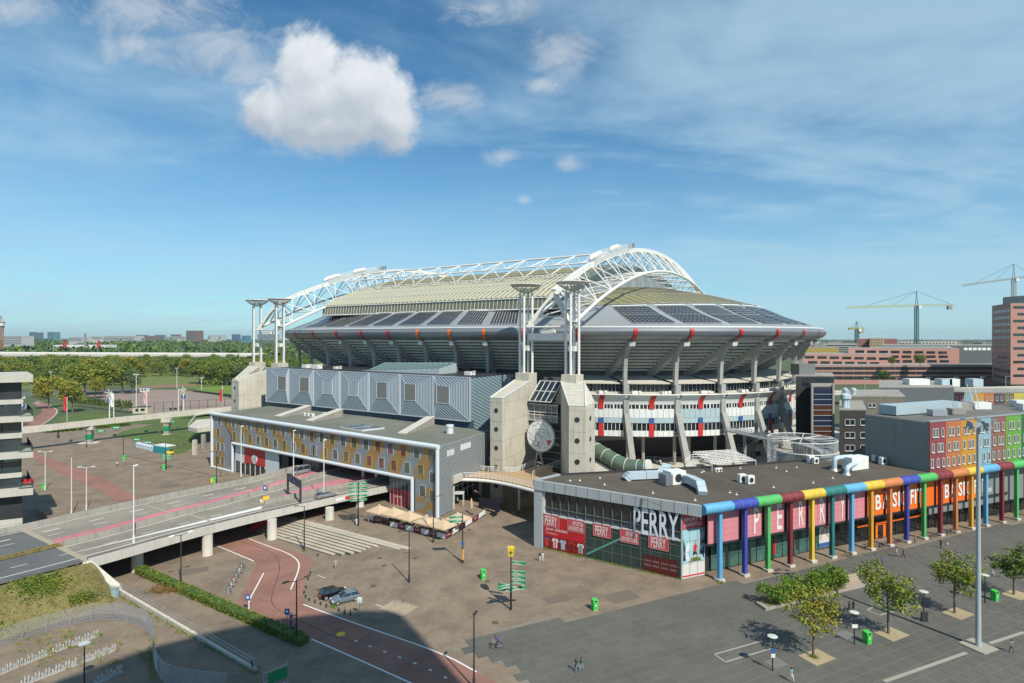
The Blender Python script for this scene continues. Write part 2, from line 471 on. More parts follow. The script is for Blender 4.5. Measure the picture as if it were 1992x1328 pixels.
base_c = MB().box((0, 0, 0), (.32, .20, .10)).mesh('cobble', mat('cobble_stone', (.40, .33, .235), .9, .25, 3))
for i in range(12):
 for j in range(16):
  p = c0 + cu * ((i + .5) / 12) + cv * ((j + .5 + .5 * (i % 2)) / 16.5)
  link_mesh('cobble', base_c, cob, (p.x - cob.location.x + random.uniform(-.05, .05), p.y - cob.location.y, random.uniform(.01, .05)), random.uniform(-.3, .3) + .5)
SLP = [(874, 1262), (901, 1257), (961, 1225.5), (1081, 1198), (1094, 1208), (1200, 1187), (1400, 1141), (1660, 1084), (2100, 990), (2200, 1000), (2300, 1330), (2100, 1420), (1060, 1420), (1002, 1310), (1010, 1304), (948, 1282), (905, 1270)]
SLW = [G(*p) for p in SLP]
def inpoly(x, y, P):
 c = False; j = len(P) - 1
 for i in range(len(P)):
  if (P[i].y > y) != (P[j].y > y) and x < (P[j].x - P[i].x) * (y - P[i].y) / (P[j].y - P[i].y) + P[i].x: c = not c
  j = i
 return c
m_joint = mat('slab_joint', (.21, .19, .15), .95, .3, 1.5)
pavem = sheet('slab_pavement', SLP, m_joint, .008)
e1 = Vector((.905, .425)); e2 = Vector((-.425, .905))
slab_me = MB().box((0, 0, 0), (2.325, 1.525, .04)).mesh('slab', m_slab)
m_slab2 = mat('stone_slab_light', (.118, .114, .098), .8, .16, .9, stain=.15)
slab_me2 = MB().box((0, 0, 0), (2.325, 1.525, .04)).mesh('slab', m_slab2)
cand = []
for i in range(-60, 80):
 for j in range(-40, 60):
  c = Vector((10, 80)) + e1 * (2.4 * (i + .5 * (j % 2))) + e2 * (1.6 * j)
  if c.y > 52 and abs(c.x / c.y) < 1.0 and c.y < 135 and inpoly(c.x, c.y, SLW): cand.append((c.length, c, i, j))
cand.sort(key=lambda q: q[0])
rz1 = math.atan2(e1.y, e1.x)
rest = MB()
for n_, (L, c, i, j) in enumerate(cand):
 if n_ < 300: link_mesh('slab', slab_me2 if random.random() < .18 else slab_me, pavem, (c.x, c.y, .014 + random.uniform(-.004, .004)), rz1)
 else: rest.box((c.x, c.y, .014), (2.33, 1.53, .04), rz1)
rest.build('slabs', m_slab, pavem, kind='stuff')
m_inl = mat('inlay_stone', (.33, .31, .25), .85, .12, 1)
for pts, w in (([(1482, 1247), (1390, 1273), (1411, 1288), (1500, 1262)], .22), ([(1700, 1180), (1687, 1187), (1711, 1197), (1790, 1176)], .22), ([(1720, 1326), (1880, 1270)], .45), ([(1925, 1252), (1992, 1230)], .45)):
 mb = MB(); P = [G(*p) for p in pts]
 for a, b in zip(P, P[1:]): mb.bar((a.x, a.y, .045), (b.x, b.y, .045), w, .03)
 mb.build('inlay_strip', m_inl, kind='structure')
for px, py, nm in ((1510, 1290, 'hatch'), (1646, 1235, 'hatch')):
 p = G(px, py); o = MB().box((p.x, p.y, .04), (2.2, 1.8, .03), rz1).build('steel_hatch', mat('hatch_steel', (.17, .17, .155), .6, .15, 1)); o['category'] = 'hatch'
 o['label'] = 'flat grey steel hatch in front of the round blue sign' if px < 1600 else 'flat grey steel hatch between the middle tree and lamp'
for pts in ([(652, 1003), (720, 1020), (790, 1041), (850, 1057)], [(243, 886), (330, 905), (420, 926)]):
 mb = MB(); P = [G(*p) for p in pts]
 for a, b in zip(P, P[1:]): mb.bar((a.x, a.y, gz(a.x, a.y) + .02), (b.x, b.y, gz(b.x, b.y) + .02), .22, .04)
 mb.build('drain_channel', m_dark, kind='structure')
m_patch = mat('paving_repair', (.155, .125, .095), .9, .2, 2)
for x, y, w_, h_, a_ in ((1085, 1165, 4, 2.2, .4), (180, 930, 7, 3, .6), (330, 945, 5, 4, .2), (1210, 1160, 5, 3, .45), (380, 1110, 4, 2.5, .5)):
 p = G(x, y); MB().box((p.x, p.y, gz(p.x, p.y) + .004), (w_, h_, .012), a_).build('paving_repair', m_patch, kind='structure')
ZD = 5.0
NE = smooth_line([Vector((-118, 20, ZD)), Vector((-95, 52, ZD)), Vector((-75.5, 76.5, ZD)), Vector((-65.4, 89.6, ZD)), Vector((-57.2, 102.7, ZD)), Vector((-48.0, 113.6, ZD)), Vector((-38.3, 123.6, ZD)), Vector((-30.6, 131.4, ZD)), Vector((-20, 141, ZD)), Vector((-4, 154, ZD))], 2)
FE = smooth_line([Vector((-190, -10, ZD)), Vector((-150, 35, ZD)), Vector((-108, 78, ZD)), Vector((-88.6, 103.0, ZD)), Vector((-81.2, 115.0, ZD)), Vector((-69.2, 131, ZD)), Vector((-64.1, 136, ZD)), Vector((-58.8, 147.5, ZD)), Vector((-48, 165, ZD)), Vector((-40, 180, ZD))], 2)
def resample(A, n=80): return ipol(A, n)
NEr, FEr = resample(NE), resample(FE)
def between(u): return [a.lerp(b, u) for a, b in zip(NEr, FEr)]
def idx_y(L, y): return min(range(len(L)), key=lambda i: abs(L[i].y - y))
viaduct = thing('viaduct', 'concrete road viaduct on round pillars running under the striped building', 'viaduct', (-60, 110, 0))
iA = min(range(len(NEr)), key=lambda i: (NEr[i] - Vector((-65.4, 89.6, ZD))).length)
m_fas = mat('viaduct_fascia', (.47, .45, .40), .85, .08, .6, streak=.2)
iF = min(range(len(FEr)), key=lambda i: (FEr[i] - Vector((-89.2, 102.0, ZD))).length)
Nn, Ff = ipol(NEr[iA:], 56), ipol(FEr[iF:], 56)
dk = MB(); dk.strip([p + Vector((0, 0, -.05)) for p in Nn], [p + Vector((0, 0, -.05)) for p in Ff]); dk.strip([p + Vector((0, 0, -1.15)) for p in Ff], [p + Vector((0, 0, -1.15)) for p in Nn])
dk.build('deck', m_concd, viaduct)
def wall_line(name, L, w, z0, z1, m, parent, cap=None):
 mb = MB()
 A = offset_line(L, w / 2); B = offset_line(L, -w / 2)
 for i in range(len(L) - 1):
  mb.hexa([(*A[i][:2], z0), (*B[i][:2], z0), (*B[i + 1][:2], z0), (*A[i + 1][:2], z0)], [(*A[i][:2], z1), (*B[i][:2], z1), (*B[i + 1][:2], z1), (*A[i + 1][:2], z1)])
 return mb.build(name, m, parent)
wall_line('fascia', offset_line(Nn, -.15), .5, ZD - 1.05, ZD + .32, m_fas, viaduct)
kt = MB(); kt.tube([p + Vector((0, 0, .55)) for p in offset_line(Nn, .2)], .05, 5)
for p in offset_line(Nn[::2], .2): kt.bar((p.x, p.y, ZD + .2), (p.x, p.y, ZD + .56), .06)
kt.build('guard_rail', m_dark, viaduct)
kb = min(range(len(Nn)), key=lambda i: abs(996 + Nn[i].x / Nn[i].y * F - 672)); dB = (Nn[kb + 1] - Nn[kb]).normalized(); cB = Nn[kb] + Vector((dB.y, -dB.x, 0)) * .44 + Vector((0, 0, -.35))
for s0_, s1_, m_ in ((-2.4, -.2, m_white), (-.15, 2.6, m_redp)): MB().bar(cB + dB * s0_, cB + dB * s1_, .06, .7).build('banner', m_, viaduct)
wall_line('fascia', offset_line(Ff, .1), .5, ZD - 1.05, ZD + .2, m_fas, viaduct)
road = MB(); road.strip([p + Vector((0, 0, .02)) for p in Nn], [p + Vector((0, 0, .02)) for p in Ff]); road.build('road_bridge', m_asphb, kind='structure')
No, Fo = ipol(NEr[:iA + 1], 40), ipol(FEr[:iF + 1], 40)
road = MB(); road.strip([p + Vector((0, 0, .02)) for p in No], [p + Vector((0, 0, .02)) for p in Fo]); road.build('road', m_asph, kind='structure')
jt = MB(); a, b = NEr[iA], FEr[iF]; jt.bar(a + Vector((0, 0, .04)), b + Vector((0, 0, .04)), .9, .04); jt.build('expansion_joint', mat('joint_concrete', (.36, .31, .23), .9, .2, 1), viaduct)
for uu_ in (.3, .62):
 k = 13 if uu_ < .5 else 12
 a, b = (Nn[k].lerp(Ff[k], .02), Nn[k].lerp(Ff[k], .5)) if uu_ < .5 else (Nn[k].lerp(Ff[k], .55), Nn[k].lerp(Ff[k], .98))
 MB().bar(a + Vector((0, 0, .035)), b + Vector((0, 0, .035)), .5, .03).build('expansion_joint', MATS['joint_concrete'], viaduct)
wall_line('parapet', offset_line(FEr[iF - 1:], .0), .45, ZD - 1.0, ZD + 1.0, m_concd, viaduct)
MED = smooth_line([Vector((-75.2, 95.2, ZD)), Vector((-70.7, 101.5, ZD)), Vector((-64.7, 112.9, ZD)), Vector((-61, 117.6, ZD)), Vector((-52.6, 133.6, ZD)), Vector((-48.5, 143, ZD)), Vector((-40, 158, ZD))], 2)
wall_line('median_wall', MED, .35, ZD - .1, ZD + .9, m_concd, viaduct)
DIV = smooth_line([Vector((-51.6, 118.6, ZD)), Vector((-44.2, 128.0, ZD)), Vector((-36.6, 134.5, ZD)), Vector((-22, 150, ZD))], 2)
wall_line('divider_wall', DIV, .35, ZD - .1, ZD + .9, m_concd, viaduct)
mb = MB(); A = offset_line(MED, .25); B = offset_line(MED, 5.2)
mb.strip([p + Vector((0, 0, .03)) for p in A[:-4]], [p + Vector((0, 0, .03)) for p in B[:-4]]); mb.build('pink_strip', m_pink, kind='structure')
mb = MB(); A = offset_line(DIV, .25); L = len(A)
B = offset_line(DIV, .3); B = [A[i] + (B[i] - A[i]).normalized() * (.1 + 7.0 * min(1, i / (L * .45))) for i in range(L)]
mb.strip([p + Vector((0, 0, .03)) for p in A], [p + Vector((0, 0, .03)) for p in B]); mb.build('pink_strip', m_pink, kind='structure')
def lane(L, w=.18, dash=None, z=.032):
 mb = MB()
 if dash:
  n = int(sum((L[i + 1] - L[i]).length for i in range(len(L) - 1)) / .5); Q = ipol(L, n); k = 0; on, off = dash
  while k < n - 2:
   s_ = Q[k:k + int(on * 2) + 1]
   if len(s_) > 1: paint_seg(mb, s_, w, z)
   k += int((on + off) * 2)
 else: paint_seg(mb, L, w, z)
 mb.build('lane_marking', m_line, kind='structure')
lane(offset_line(NEr, 2.6), .2)
lane(offset_line(NEr[:iA + 14], 6.2), .16, (2.0, 4.0))
lane(offset_line(MED, -.9), .2)
lane(offset_line(FEr, -1.0), .2)
lane(offset_line(FEr, -4.6), .3, (2.5, 4.5))
lane(offset_line(FEr, -7.6), .16, (2.5, 4.5))
k0 = min(range(len(NEr)), key=lambda i: (NEr[i] - Vector((-48, 113.6, ZD))).length)
W0 = offset_line(NEr, 6.0)[k0 - 14:k0 + 1]; Wt = [W0[0].lerp(DIV[0] + Vector((0, -1, 0)), i / (len(W0) - 1)) for i in range(len(W0))]
mb = MB(); mb.strip([p.lerp(DIV[0], .0) + Vector((0, 0, .034)) for p in Wt], [p + Vector((.55 * i / len(Wt) + .1, -1.9 * i / len(Wt) - .1, .034)) for i, p in enumerate(Wt)]); mb.build('painted_wedge', m_line, kind='structure')
for px, py in ((267, 1110), (403.5, 1079), (529, 1048), (641, 1010), (700, 985)):
 p = G(px, py, TOPZ if px > 620 else 0)
 MB().lathe((p.x, p.y, p.z - .05), [(.95, 0), (.92, .05), (.88, ZD - 1.1 - p.z)], 20).build('pillar', m_concl, viaduct, smooth=True)
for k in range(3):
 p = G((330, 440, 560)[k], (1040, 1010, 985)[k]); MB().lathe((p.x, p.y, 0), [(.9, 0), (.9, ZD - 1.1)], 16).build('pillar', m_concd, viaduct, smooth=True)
a, b = NEr[iA], FEr[iF]
nd_ = Vector((.54, .84, 0))
MB().hexa([(*a[:2], 0), (*(a - nd_ * 1.2)[:2], 0), (*(b - nd_ * 1.2)[:2], 0), (*b[:2], 0)], [(*a[:2], 3.9), (*(a - nd_ * 1.2)[:2], 3.9), (*(b - nd_ * 1.2)[:2], 3.9), (*b[:2], 3.9)]).build('abutment', m_concd, viaduct)
w0 = Vector((a.x + .2, a.y - .5, 0)); w1 = G(230, 1156)
MB().hexa([(w0.x - .3, w0.y - .5, -.1), (w1.x - .3, w1.y - .4, -.1), (w1.x + .3, w1.y + .4, -.1), (w0.x + .3, w0.y + .5, -.1)], [(w0.x - .3, w0.y - .5, 5.2), (w1.x - .3, w1.y - .4, 1.2), (w1.x + .3, w1.y + .4, 1.2), (w0.x + .3, w0.y + .5, 5.2)]).build('wing_wall', m_concl, viaduct)
topl = [NEr[i] + Vector((.35, -.2, -.06)) for i in range(max(0, iA - 28), iA + 1)]
topl = ipol(topl, 24)
botl = ipol([Vector((-90, 20, .0)), G(-160, 1310), G(0, 1250), G(95, 1212), G(165, 1188), G(215, 1180), G(232, 1160)], 24)
emb = MB(); rows = []
for v in range(13):
 u = v / 12; r = []
 for p, q in zip(topl, botl):
  c = p.lerp(q, u); bulge = .35 * math.sin(math.pi * u) + .12 * math.sin(c.x * 1.3 + c.y) * math.sin(math.pi * u)
  r.append((c.x, c.y, p.z * (1 - sst(u)) + q.z * sst(u) + bulge))
 rows.append(r)
emb.grid(rows[::-1])
m_emb = mat('embankment_soil', (.18, .155, .06), .95, .35, .8, stain=.35)
emb.build('embankment', m_emb, kind='structure')
EMB_ROWS = rows
mb = MB(); A = offset_line(NEr[iA - 24:iA + 1], 10.8); B = offset_line(NEr[iA - 24:iA + 1], 13.0)
mb.strip([p + Vector((0, 0, .10)) for p in A], [p + Vector((0, 0, .10)) for p in B]); mb.build('grass_median', m_dry, kind='structure')
MEDG = (A, B)
mb = MB(); A2 = offset_line(FEr[max(0, iF - 22):iF - 1], -.1); B2 = offset_line(FEr[max(0, iF - 22):iF - 1], 6.0)
mb.strip([p + Vector((0, 0, .03)) for p in A2], [p + Vector((0, 0, -.6)) for p in B2]); mb.build('grass_verge', m_dry, kind='structure')
VERG = (A2, B2)
o = MB().hexa([G(478, 1033), G(540, 1020), G(546, 1016), G(484, 1029)], [G(505, 1012, 1.0) + Vector((0, 0, .6)), G(560, 1000, 1.0) + Vector((0, 0, 2.4)), G(566, 996, 1.0) + Vector((0, 0, 2.4)), G(511, 1008, 1.0) + Vector((0, 0, .6))]).build('red_wall', m_redp); o['label'] = 'leaning red wall panel in the shade under the viaduct'; o['category'] = 'wall'
lw = thing('low_wall', 'low concrete wall with grey handrail descending along the dark path', 'wall', G(360, 1225))
P0, P1 = G(228, 1152), G(497, 1305)
Lw = ipol([P0, G(330, 1210), P1], 40)
mbw = MB()
Aw = offset_line(Lw, .2); Bw = offset_line(Lw, -.2)
for i in range(40):
 z0 = .75 - .45 * i / 40; z1 = .75 - .45 * (i + 1) / 40
 mbw.hexa([(*Aw[i][:2], -.1), (*Bw[i][:2], -.1), (*Bw[i + 1][:2], -.1), (*Aw[i + 1][:2], -.1)], [(*Aw[i][:2], z0), (*Bw[i][:2], z0), (*Bw[i + 1][:2], z1), (*Aw[i + 1][:2], z1)])
mbw.build('wall_body', m_concl, lw)
rl = MB()
for hh in (.6, 1.05):
 rl.tube([(*p[:2], .75 - .45 * i / 40 + hh) for i, p in enumerate(Lw)], .035, 5)
for i in range(0, 41, 2): rl.bar((*Lw[i][:2], .2), (*Lw[i][:2], .75 - .45 * i / 40 + 1.05), .05)
rl.build('handrail', m_steel, lw)
sheet('lawn', [(218, 848), (290, 858), (345, 884), (362, 880), (405, 850), (440, 822), (440, 800), (330, 818), (240, 838)], m_grass, .02)
sheet('lawn', [(80, 842), (250, 827), (440, 805), (440, 801), (250, 821), (85, 834)], m_grass, .02)
# ================================================================== stadium
SM = (-40.9, 181.2); UL = (.843, -.5376); UI = (.5376, .843)
def S(a, b, z=0.0):
 return Vector((SM[0] + a * UL[0] + b * UI[0], SM[1] + a * UL[1] + b * UI[1], z))
SA, SB, SN, SC = 117.0, 83.0, 2.4, 88.5
def ring(t, r, z):
 c, s = math.cos(t), math.sin(t)
 return S(SA * r * math.copysign(abs(c) ** (2 / SN), c), SC + SB * r * math.copysign(abs(s) ** (2 / SN), s), z)
_ts = [2 * math.pi * i / 3000 for i in range(3000)] + [2 * math.pi]
_sl = [0.0]
for i in range(3000): _sl.append(_sl[-1] + (ring(_ts[i + 1], 1, 0) - ring(_ts[i], 1, 0)).length)
SLEN = _sl[-1]
def t_at(s):
 k = 0
 while s >= SLEN: s -= SLEN; k += 1
 while s < 0: s += SLEN; k -= 1
 return float(np.interp(s, _sl, _ts)) + 2 * math.pi * k
def arc(s0, s1, n, r, z): return [ring(t_at(s0 + (s1 - s0) * i / n), r, z) for i in range(n + 1)]
stadium = thing('stadium', 'huge grey football stadium with white roof arches, pylons and ribbed bowl', 'stadium', S(0, SC, 0))
RIBS = [409, 428, 444.5, 460.3, 474.2, 487, 499.8, 512.2, 524.3, 536.5, 552.5, 568.4, 583.7, 598.4, 611.8, 625.4, 640.1, 654.5, 669, 684]
m_roofg = mat('roof_sheet_grey', (.34, .365, .375), .45, .10, .4, metal=.25, stain=.15)
m_roofo = mat('roof_sheet_olive', (.255, .24, .12), .55, .14, .3, stain=.25)
m_barrel = mat('barrel_sheet', (.52, .52, .42), .32, .10, .3, metal=.55)
m_band = mat('barrel_band', (.20, .20, .13), .4, .15, .5, metal=.2)
m_gut = mat('gutter_sheet', (.27, .29, .31), .38, .1, .4, metal=.45)
m_solar = mat('solar_cell', (.022, .026, .036), .25, .25, .6, spec=.6)
m_cr = mat('rib_concrete', (.36, .36, .33), .85, .1, .4, streak=.22)
m_step = mat('stand_concrete', (.60, .58, .50), .88, .12, .6, streak=.3)
m_fac = mat('facade_white', (.74, .76, .72), .5, .05, .5, streak=.08)
m_facb = mat('facade_lightblue', (.40, .52, .54), .35, .1, .6)
m_blue = mat('blue_panel', (.04, .11, .32), .5, .08, 1.0)
ROOF = [(1.0, 42.4, 0), (.985, 43.0, 0), (.90, 46.0, .6), (.82, 49.0, 2.0), (.7, 52.2, 2.6), (.55, 55.4, 2.8), (.3, 58.5, 2.6), (.02, 60.8, 0)]
def roofz(r, t):
 rr = [x[0] for x in ROOF][::-1]
 return float(np.interp(r, rr, [x[1] for x in ROOF][::-1])) + float(np.interp(r, rr, [x[2] for x in ROOF][::-1])) * math.cos(t) ** 2
NT_ = 144
def rring(r, dz=0, n=NT_): return [ring(2 * math.pi * i / n, r, roofz(r, 2 * math.pi * i / n) + dz) for i in range(n + 1)]
MB().grid([rring(r) for r in (1.0, .985, .95, .90, .86, .82)]).build('lower_roof', m_roofg, stadium, smooth=True)
MB().grid([rring(r, .12) for r in (.82, .76, .7, .62, .55, .42, .3, .15, .02)]).build('upper_roof', m_roofo, stadium, smooth=True)
sm = MB()
for i in range(0, NT_, 1):
 t = 2 * math.pi * i / NT_
 for r0, r1 in ((.82, .7), (.7, .55)):
  sm.bar(ring(t, r0, roofz(r0, t) + .2), ring(t, r1, roofz(r1, t) + .2), .12, .12)
for r in (.70, .82):
 sm.tube(rring(r, .2, 72), .13, 4)
sm.build('roof_seams', m_concd, stadium)
for i in range(1, len(RIBS) - 2):
 s0, s1 = RIBS[i], RIBS[i + 1]
 if 536 < s0 < 560: continue
 s0 += 1.2; s1 -= 1.6
 fld = MB(); cells = MB()
 r0, r1, nr, nc = .965, .845, 9, 9
 def fp(u, v, dz):
  r = r0 + (r1 - r0) * v; t = t_at(s0 + (s1 - s0) * u); return ring(t, r, roofz(r, t) + dz)
 fld.grid([[fp(u / 6, v / 6, .25) for u in range(7)] for v in range(7)])
 for a in range(nc):
  for b in range(nr):
   u0, u1, v0, v1 = (a + .06) / nc, (a + .94) / nc, (b + .07) / nr, (b + .93) / nr
   cells.quad(fp(u0, v0, .33), fp(u1, v0, .33), fp(u1, v1, .33), fp(u0, v1, .33))
 fo = fld.build('solar_field', m_dirtw, stadium)
 cells.build('solar_cells', m_solar, fo, kind='stuff')
 r = .838
 MB().tube([ring(t_at(s0 + (s1 - s0) * k / 4), r, roofz(r, t_at(s0 + (s1 - s0) * k / 4)) + .4) for k in range(5)], .2, 5).build('field_rail', m_white, stadium)
EA = np.linspace(395, 700, 160)
tt = [t_at(s) for s in EA]
MB().tube([ring(t, .998, 42.75) for t in tt], .22, 6).build('eave_trim', m_white, stadium, smooth=True)
MB().grid([[ring(t, r, z) for t in tt] for r, z in ((1.0, 42.35), (1.006, 41.6), (1.004, 40.7), (.997, 39.9), (.985, 39.2), (.97, 38.9))]).build('gutter', m_gut, stadium, smooth=True)
MB().grid([[ring(t, r, z) for t in tt] for r, z in ((1.0, 42.4), (.999, 42.9), (.992, 43.1))]).build('fascia', m_grey, stadium, smooth=True)
for i, s in enumerate(RIBS):
 t = t_at(s); t1 = t_at(s + .55); t0 = t_at(s - .55)
 def rb(ts, r, z): return ring(ts, r, z)
 mk = MB()
 mk.grid([[ring(t_at(s - .5 + k * .5), r, z) for k in range(3)] for r, z in ((1.0035, 42.3), (1.0095, 41.6), (1.0075, 40.7), (1.0, 39.85), (.988, 39.1))])
 mk.build('gutter_marker', m_redp if i not in (6, 7, 8) else m_orange, stadium)
 rib = MB()
 ou = [(.985, 39.0), (.962, 36.6), (.950, 34.2), (.947, 31.5), (.945, 26.2)]
 inn = [(.972, 39.0), (.945, 36.0), (.936, 33.6), (.938, 31.5), (.937, 26.2)]
 for (ra, za), (rb_, zb), (rc, zc), (rd, zd) in zip(ou, ou[1:], inn, inn[1:]):
  rib.hexa([ring(t0, ra, za), ring(t1, ra, za), ring(t1, rc, zc), ring(t0, rc, zc)], [ring(t0, rb_, zb), ring(t1, rb_, zb), ring(t1, rd, zd), ring(t0, rd, zd)])
 t0, t1 = t_at(s - .8), t_at(s + .8); ar = [(.984, 38.6), (.947, 35.2), (.862, 29.4), (.815, 26.6)]; ai = [(.965, 38.9), (.93, 37.0), (.845, 31.8), (.80, 29.4)]
 for (ra, za), (rb_, zb), (rc, zc), (rd, zd) in zip(ar, ar[1:], ai, ai[1:]):
  rib.hexa([ring(t0, ra, za), ring(t1, ra, za), ring(t1, rc, zc), ring(t0, rc, zc)], [ring(t0, rb_, zb), ring(t1, rb_, zb), ring(t1, rd, zd), ring(t0, rd, zd)])
 rib.hexa([ring(t0, .953, 15.5), ring(t1, .953, 15.5), ring(t1, .944, 15.5), ring(t0, .944, 15.5)], [ring(t0, .953, 26.4), ring(t1, .953, 26.4), ring(t1, .944, 26.4), ring(t0, .944, 26.4)])
 rib.hexa([ring(t0, .999, 2.6), ring(t1, .999, 2.6), ring(t1, .989, 2.6), ring(t0, .989, 2.6)], [ring(t0, .956, 18.2), ring(t1, .956, 18.2), ring(t1, .946, 18.2), ring(t0, .946, 18.2)])
 ro = rib.build('rib', m_cr, stadium)
 if i > 2:
  w = .012
  MB().hexa([ring(t0, .986, 37.4), ring(t1, .986, 37.4), ring(t1, .985, 37.4), ring(t0, .985, 37.4)], [ring(t0, .989, 38.6), ring(t1, .989, 38.6), ring(t1, .985, 38.6), ring(t0, .985, 38.6)]).build('number_plate', m_white, ro)
NS = 10
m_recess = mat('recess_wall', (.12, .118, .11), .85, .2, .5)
for k in range(NS):
 r0 = .972 - (.972 - .825) * k / NS; r1 = .972 - (.972 - .825) * (k + 1) / NS
 z0 = 39.0 - (39.0 - 29.4) * k / NS; z1 = 39.0 - (39.0 - 29.4) * (k + 1) / NS
 MB().grid([[ring(t, r, z) for t in tt[::2]] for r, z in ((r0, z0 + .02), (r0, z1 + .36), (r0 - .006, z1 + .36))]).build('seating_step', m_step, stadium); MB().grid([[ring(t, r, z) for t in tt[::2]] for r, z in ((r0 - .006, z1 + .37), (r0 - .007, z1), (r1, z1))]).build('step_shadow_gap', m_recess, stadium)  # dark band puts the shade below each seating step into the colour
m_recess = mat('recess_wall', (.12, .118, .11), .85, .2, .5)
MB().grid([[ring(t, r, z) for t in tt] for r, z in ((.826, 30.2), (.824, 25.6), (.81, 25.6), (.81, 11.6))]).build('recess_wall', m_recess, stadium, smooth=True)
def band(mbname, s0, s1, prof, m, n=8, parent=stadium, smooth=True):
 return MB().grid([[ring(t_at(s0 + (s1 - s0) * k / n), r, z) for k in range(n + 1)] for r, z in prof]).build(mbname, m, parent, smooth=smooth)
for i in range(10, len(RIBS) - 2):
 s0, s1 = RIBS[i] + .6, RIBS[i + 1] - .6
 if i == 10: s0 = 556.0
 band('canopy', s0, s1, ((.835, 28.3), (.932, 26.75), (.932, 26.45), (.90, 26.4)), m_concl)
 gl = band('window_band', s0, s1, ((.918, 26.4), (.918, 24.2)), m_glass)
 mu = MB()
 for k in range(11):
  t = t_at(s0 + (s1 - s0) * k / 10); mu.bar(ring(t, .9195, 24.2), ring(t, .9195, 26.4), .12)
 mu.tube([ring(t_at(s0 + (s1 - s0) * k / 8), .9195, 25.4) for k in range(9)], .05, 4)
 mu.build('mullions', m_grey, gl)
 band('parapet', s0, s1, ((.93, 24.25), (.93, 23.75), (.9615, 23.6)), m_concl)
 MB().tube([ring(t_at(s0 - .5 + (s1 - s0 + 1) * k / 8), .963, 23.65) for k in range(9)], .17, 6).build('terrace_edge', m_white, stadium)
 for q in range(random.randint(1, 3)):
  t = t_at(random.uniform(s0 + 2, s1 - 2)); p = ring(t, .94, 24.15)
  MB().box((p.x, p.y, p.z), (1.8, 1.1, .8), random.uniform(0, 3)).lathe((p.x + 1.6, p.y, p.z - .35), [(.45, 0), (.5, .5), (.2, .8)], 8).build('roof_fan', m_white, stadium)
 band('facade_panel', s0, s1, ((.9615, 23.5), (.954, 22.6), (.949, 21.6), (.9475, 20.75)), m_fac)
 g1 = band('window_band', s0, s1, ((.944, 20.8), (.944, 19.5)), m_glass)
 mu = MB()
 for k in range(13):
  t = t_at(s0 + (s1 - s0) * k / 12); mu.bar(ring(t, .9455, 19.5), ring(t, .9455, 20.8), .2 if k % 3 else .38)
 mu.build('mullions', m_fac, g1)
 pan = m_fac
 band('facade_panel', s0, s1, ((.9475, 19.55), (.9475, 17.0)), pan if i != 12 else m_facb, smooth=False)
 sj = MB()
 for k in range(1, 8):
  t = t_at(s0 + (s1 - s0) * k / 8); sj.bar(ring(t, .9479, 17.0), ring(t, .9479, 19.5), .05)
  sj.bar(ring(t, .9479, 11.7), ring(t, .9479, 13.3), .05)
 sj.build('panel_joints', m_grey, stadium)
 b2 = band('facade_panel', s0, s1, ((.9475, 16.95), (.9475, 15.5)), m_facb, smooth=False)
 g2 = band('window_band', s0, s1, ((.944, 15.5), (.944, 13.3)), m_glass)
 mu = MB()
 for k in range(11):
  t = t_at(s0 + (s1 - s0) * k / 10); mu.bar(ring(t, .9455, 13.3), ring(t, .9455, 15.5), .14)
  mu.bar(ring(t, .9479, 15.5), ring(t, .9479, 16.95), .06)
 mu.build('mullions', m_fac, g2)
 band('facade_panel', s0, s1, ((.9475, 13.35), (.9475, 11.7), (.93, 11.65), (.86, 11.6)), m_fac, smooth=False)
 c = s0 + (s1 - s0) * (.36 if i == 10 else .44)
 band('accent_panel', c, c + 1.5, ((.9635, 23.5), (.956, 22.6), (.951, 21.6), (.9495, 20.75), (.9495, 19.5)), m_redp, 3)
 band('accent_panel', c, c + 1.5, ((.9495, 16.95), (.9495, 15.4)), m_blue, 3)
 if i != 13: band('accent_panel', c, c + 1.5, ((.9495, 15.35), (.9495, 11.7)), m_redp, 3)
ttr = [t_at(s) for s in np.linspace(556, 700, 90)]
MB().grid([[ring(t, r, z) for t in ttr] for r, z in ((1.10, -.5), (1.10, 3.6), (1.095, 3.6), (1.095, 2.6), (.80, 2.6))]).build('parking_deck', m_concl, stadium, smooth=False)
MB().grid([[ring(t, r, z) for t in tt] for r, z in ((.80, 2.6), (.80, 12))]).build('core_wall', m_dark, stadium)
for i in range(10, len(RIBS) - 2):
 for ds in (3, 8):
  p = ring(t_at(RIBS[i] + ds), .90, 2.6); MB().lathe((p.x, p.y, 2.6), [(.5, 0), (.5, 9.1)], 8).build('deck_column', m_concd, stadium, smooth=True)
BP = [(20, 48.3), (20.6, 52.0), (26, 54.7), (32, 57.2), (38, 59.4), (45, 61.8), (52, 63.8), (60, 65.5), (72, 66.9), (88.5, 67.6)]
BP2 = BP + [(177 - b, z) for b, z in BP[-2::-1]]
def barrel(prof, a0, a1, per, amp, name, m, dz=0.0):
 n = int((a1 - a0) / per) * 4; rows = []
 for b, z in prof:
  rows.append([S(a0 + (a1 - a0) * k / n, b, z + dz + (amp if k % 4 in (1, 2) else 0)) for k in range(n + 1)])
 return MB().grid(rows).build(name, m, stadium)
barrel([(20, 48.3), (20.6, 52.0)], -54, 54, 3.0, .0, 'roof_band', m_band)
bd = MB()
for k in range(73):
 a = -54 + 108 * k / 72; bd.bar(S(a, 19.9, 48.4), S(a, 20.5, 52.0), .12)
bd.tube([S(-54, 20.4, 52.0), S(54, 20.4, 52.0)], .2, 5); bd.tube([S(-54, 19.8, 48.5), S(54, 19.8, 48.5)], .25, 5)
bd.build('band_posts', m_dirtw, stadium)
cr_ = MB(); cd_ = MB(); nc_ = 56
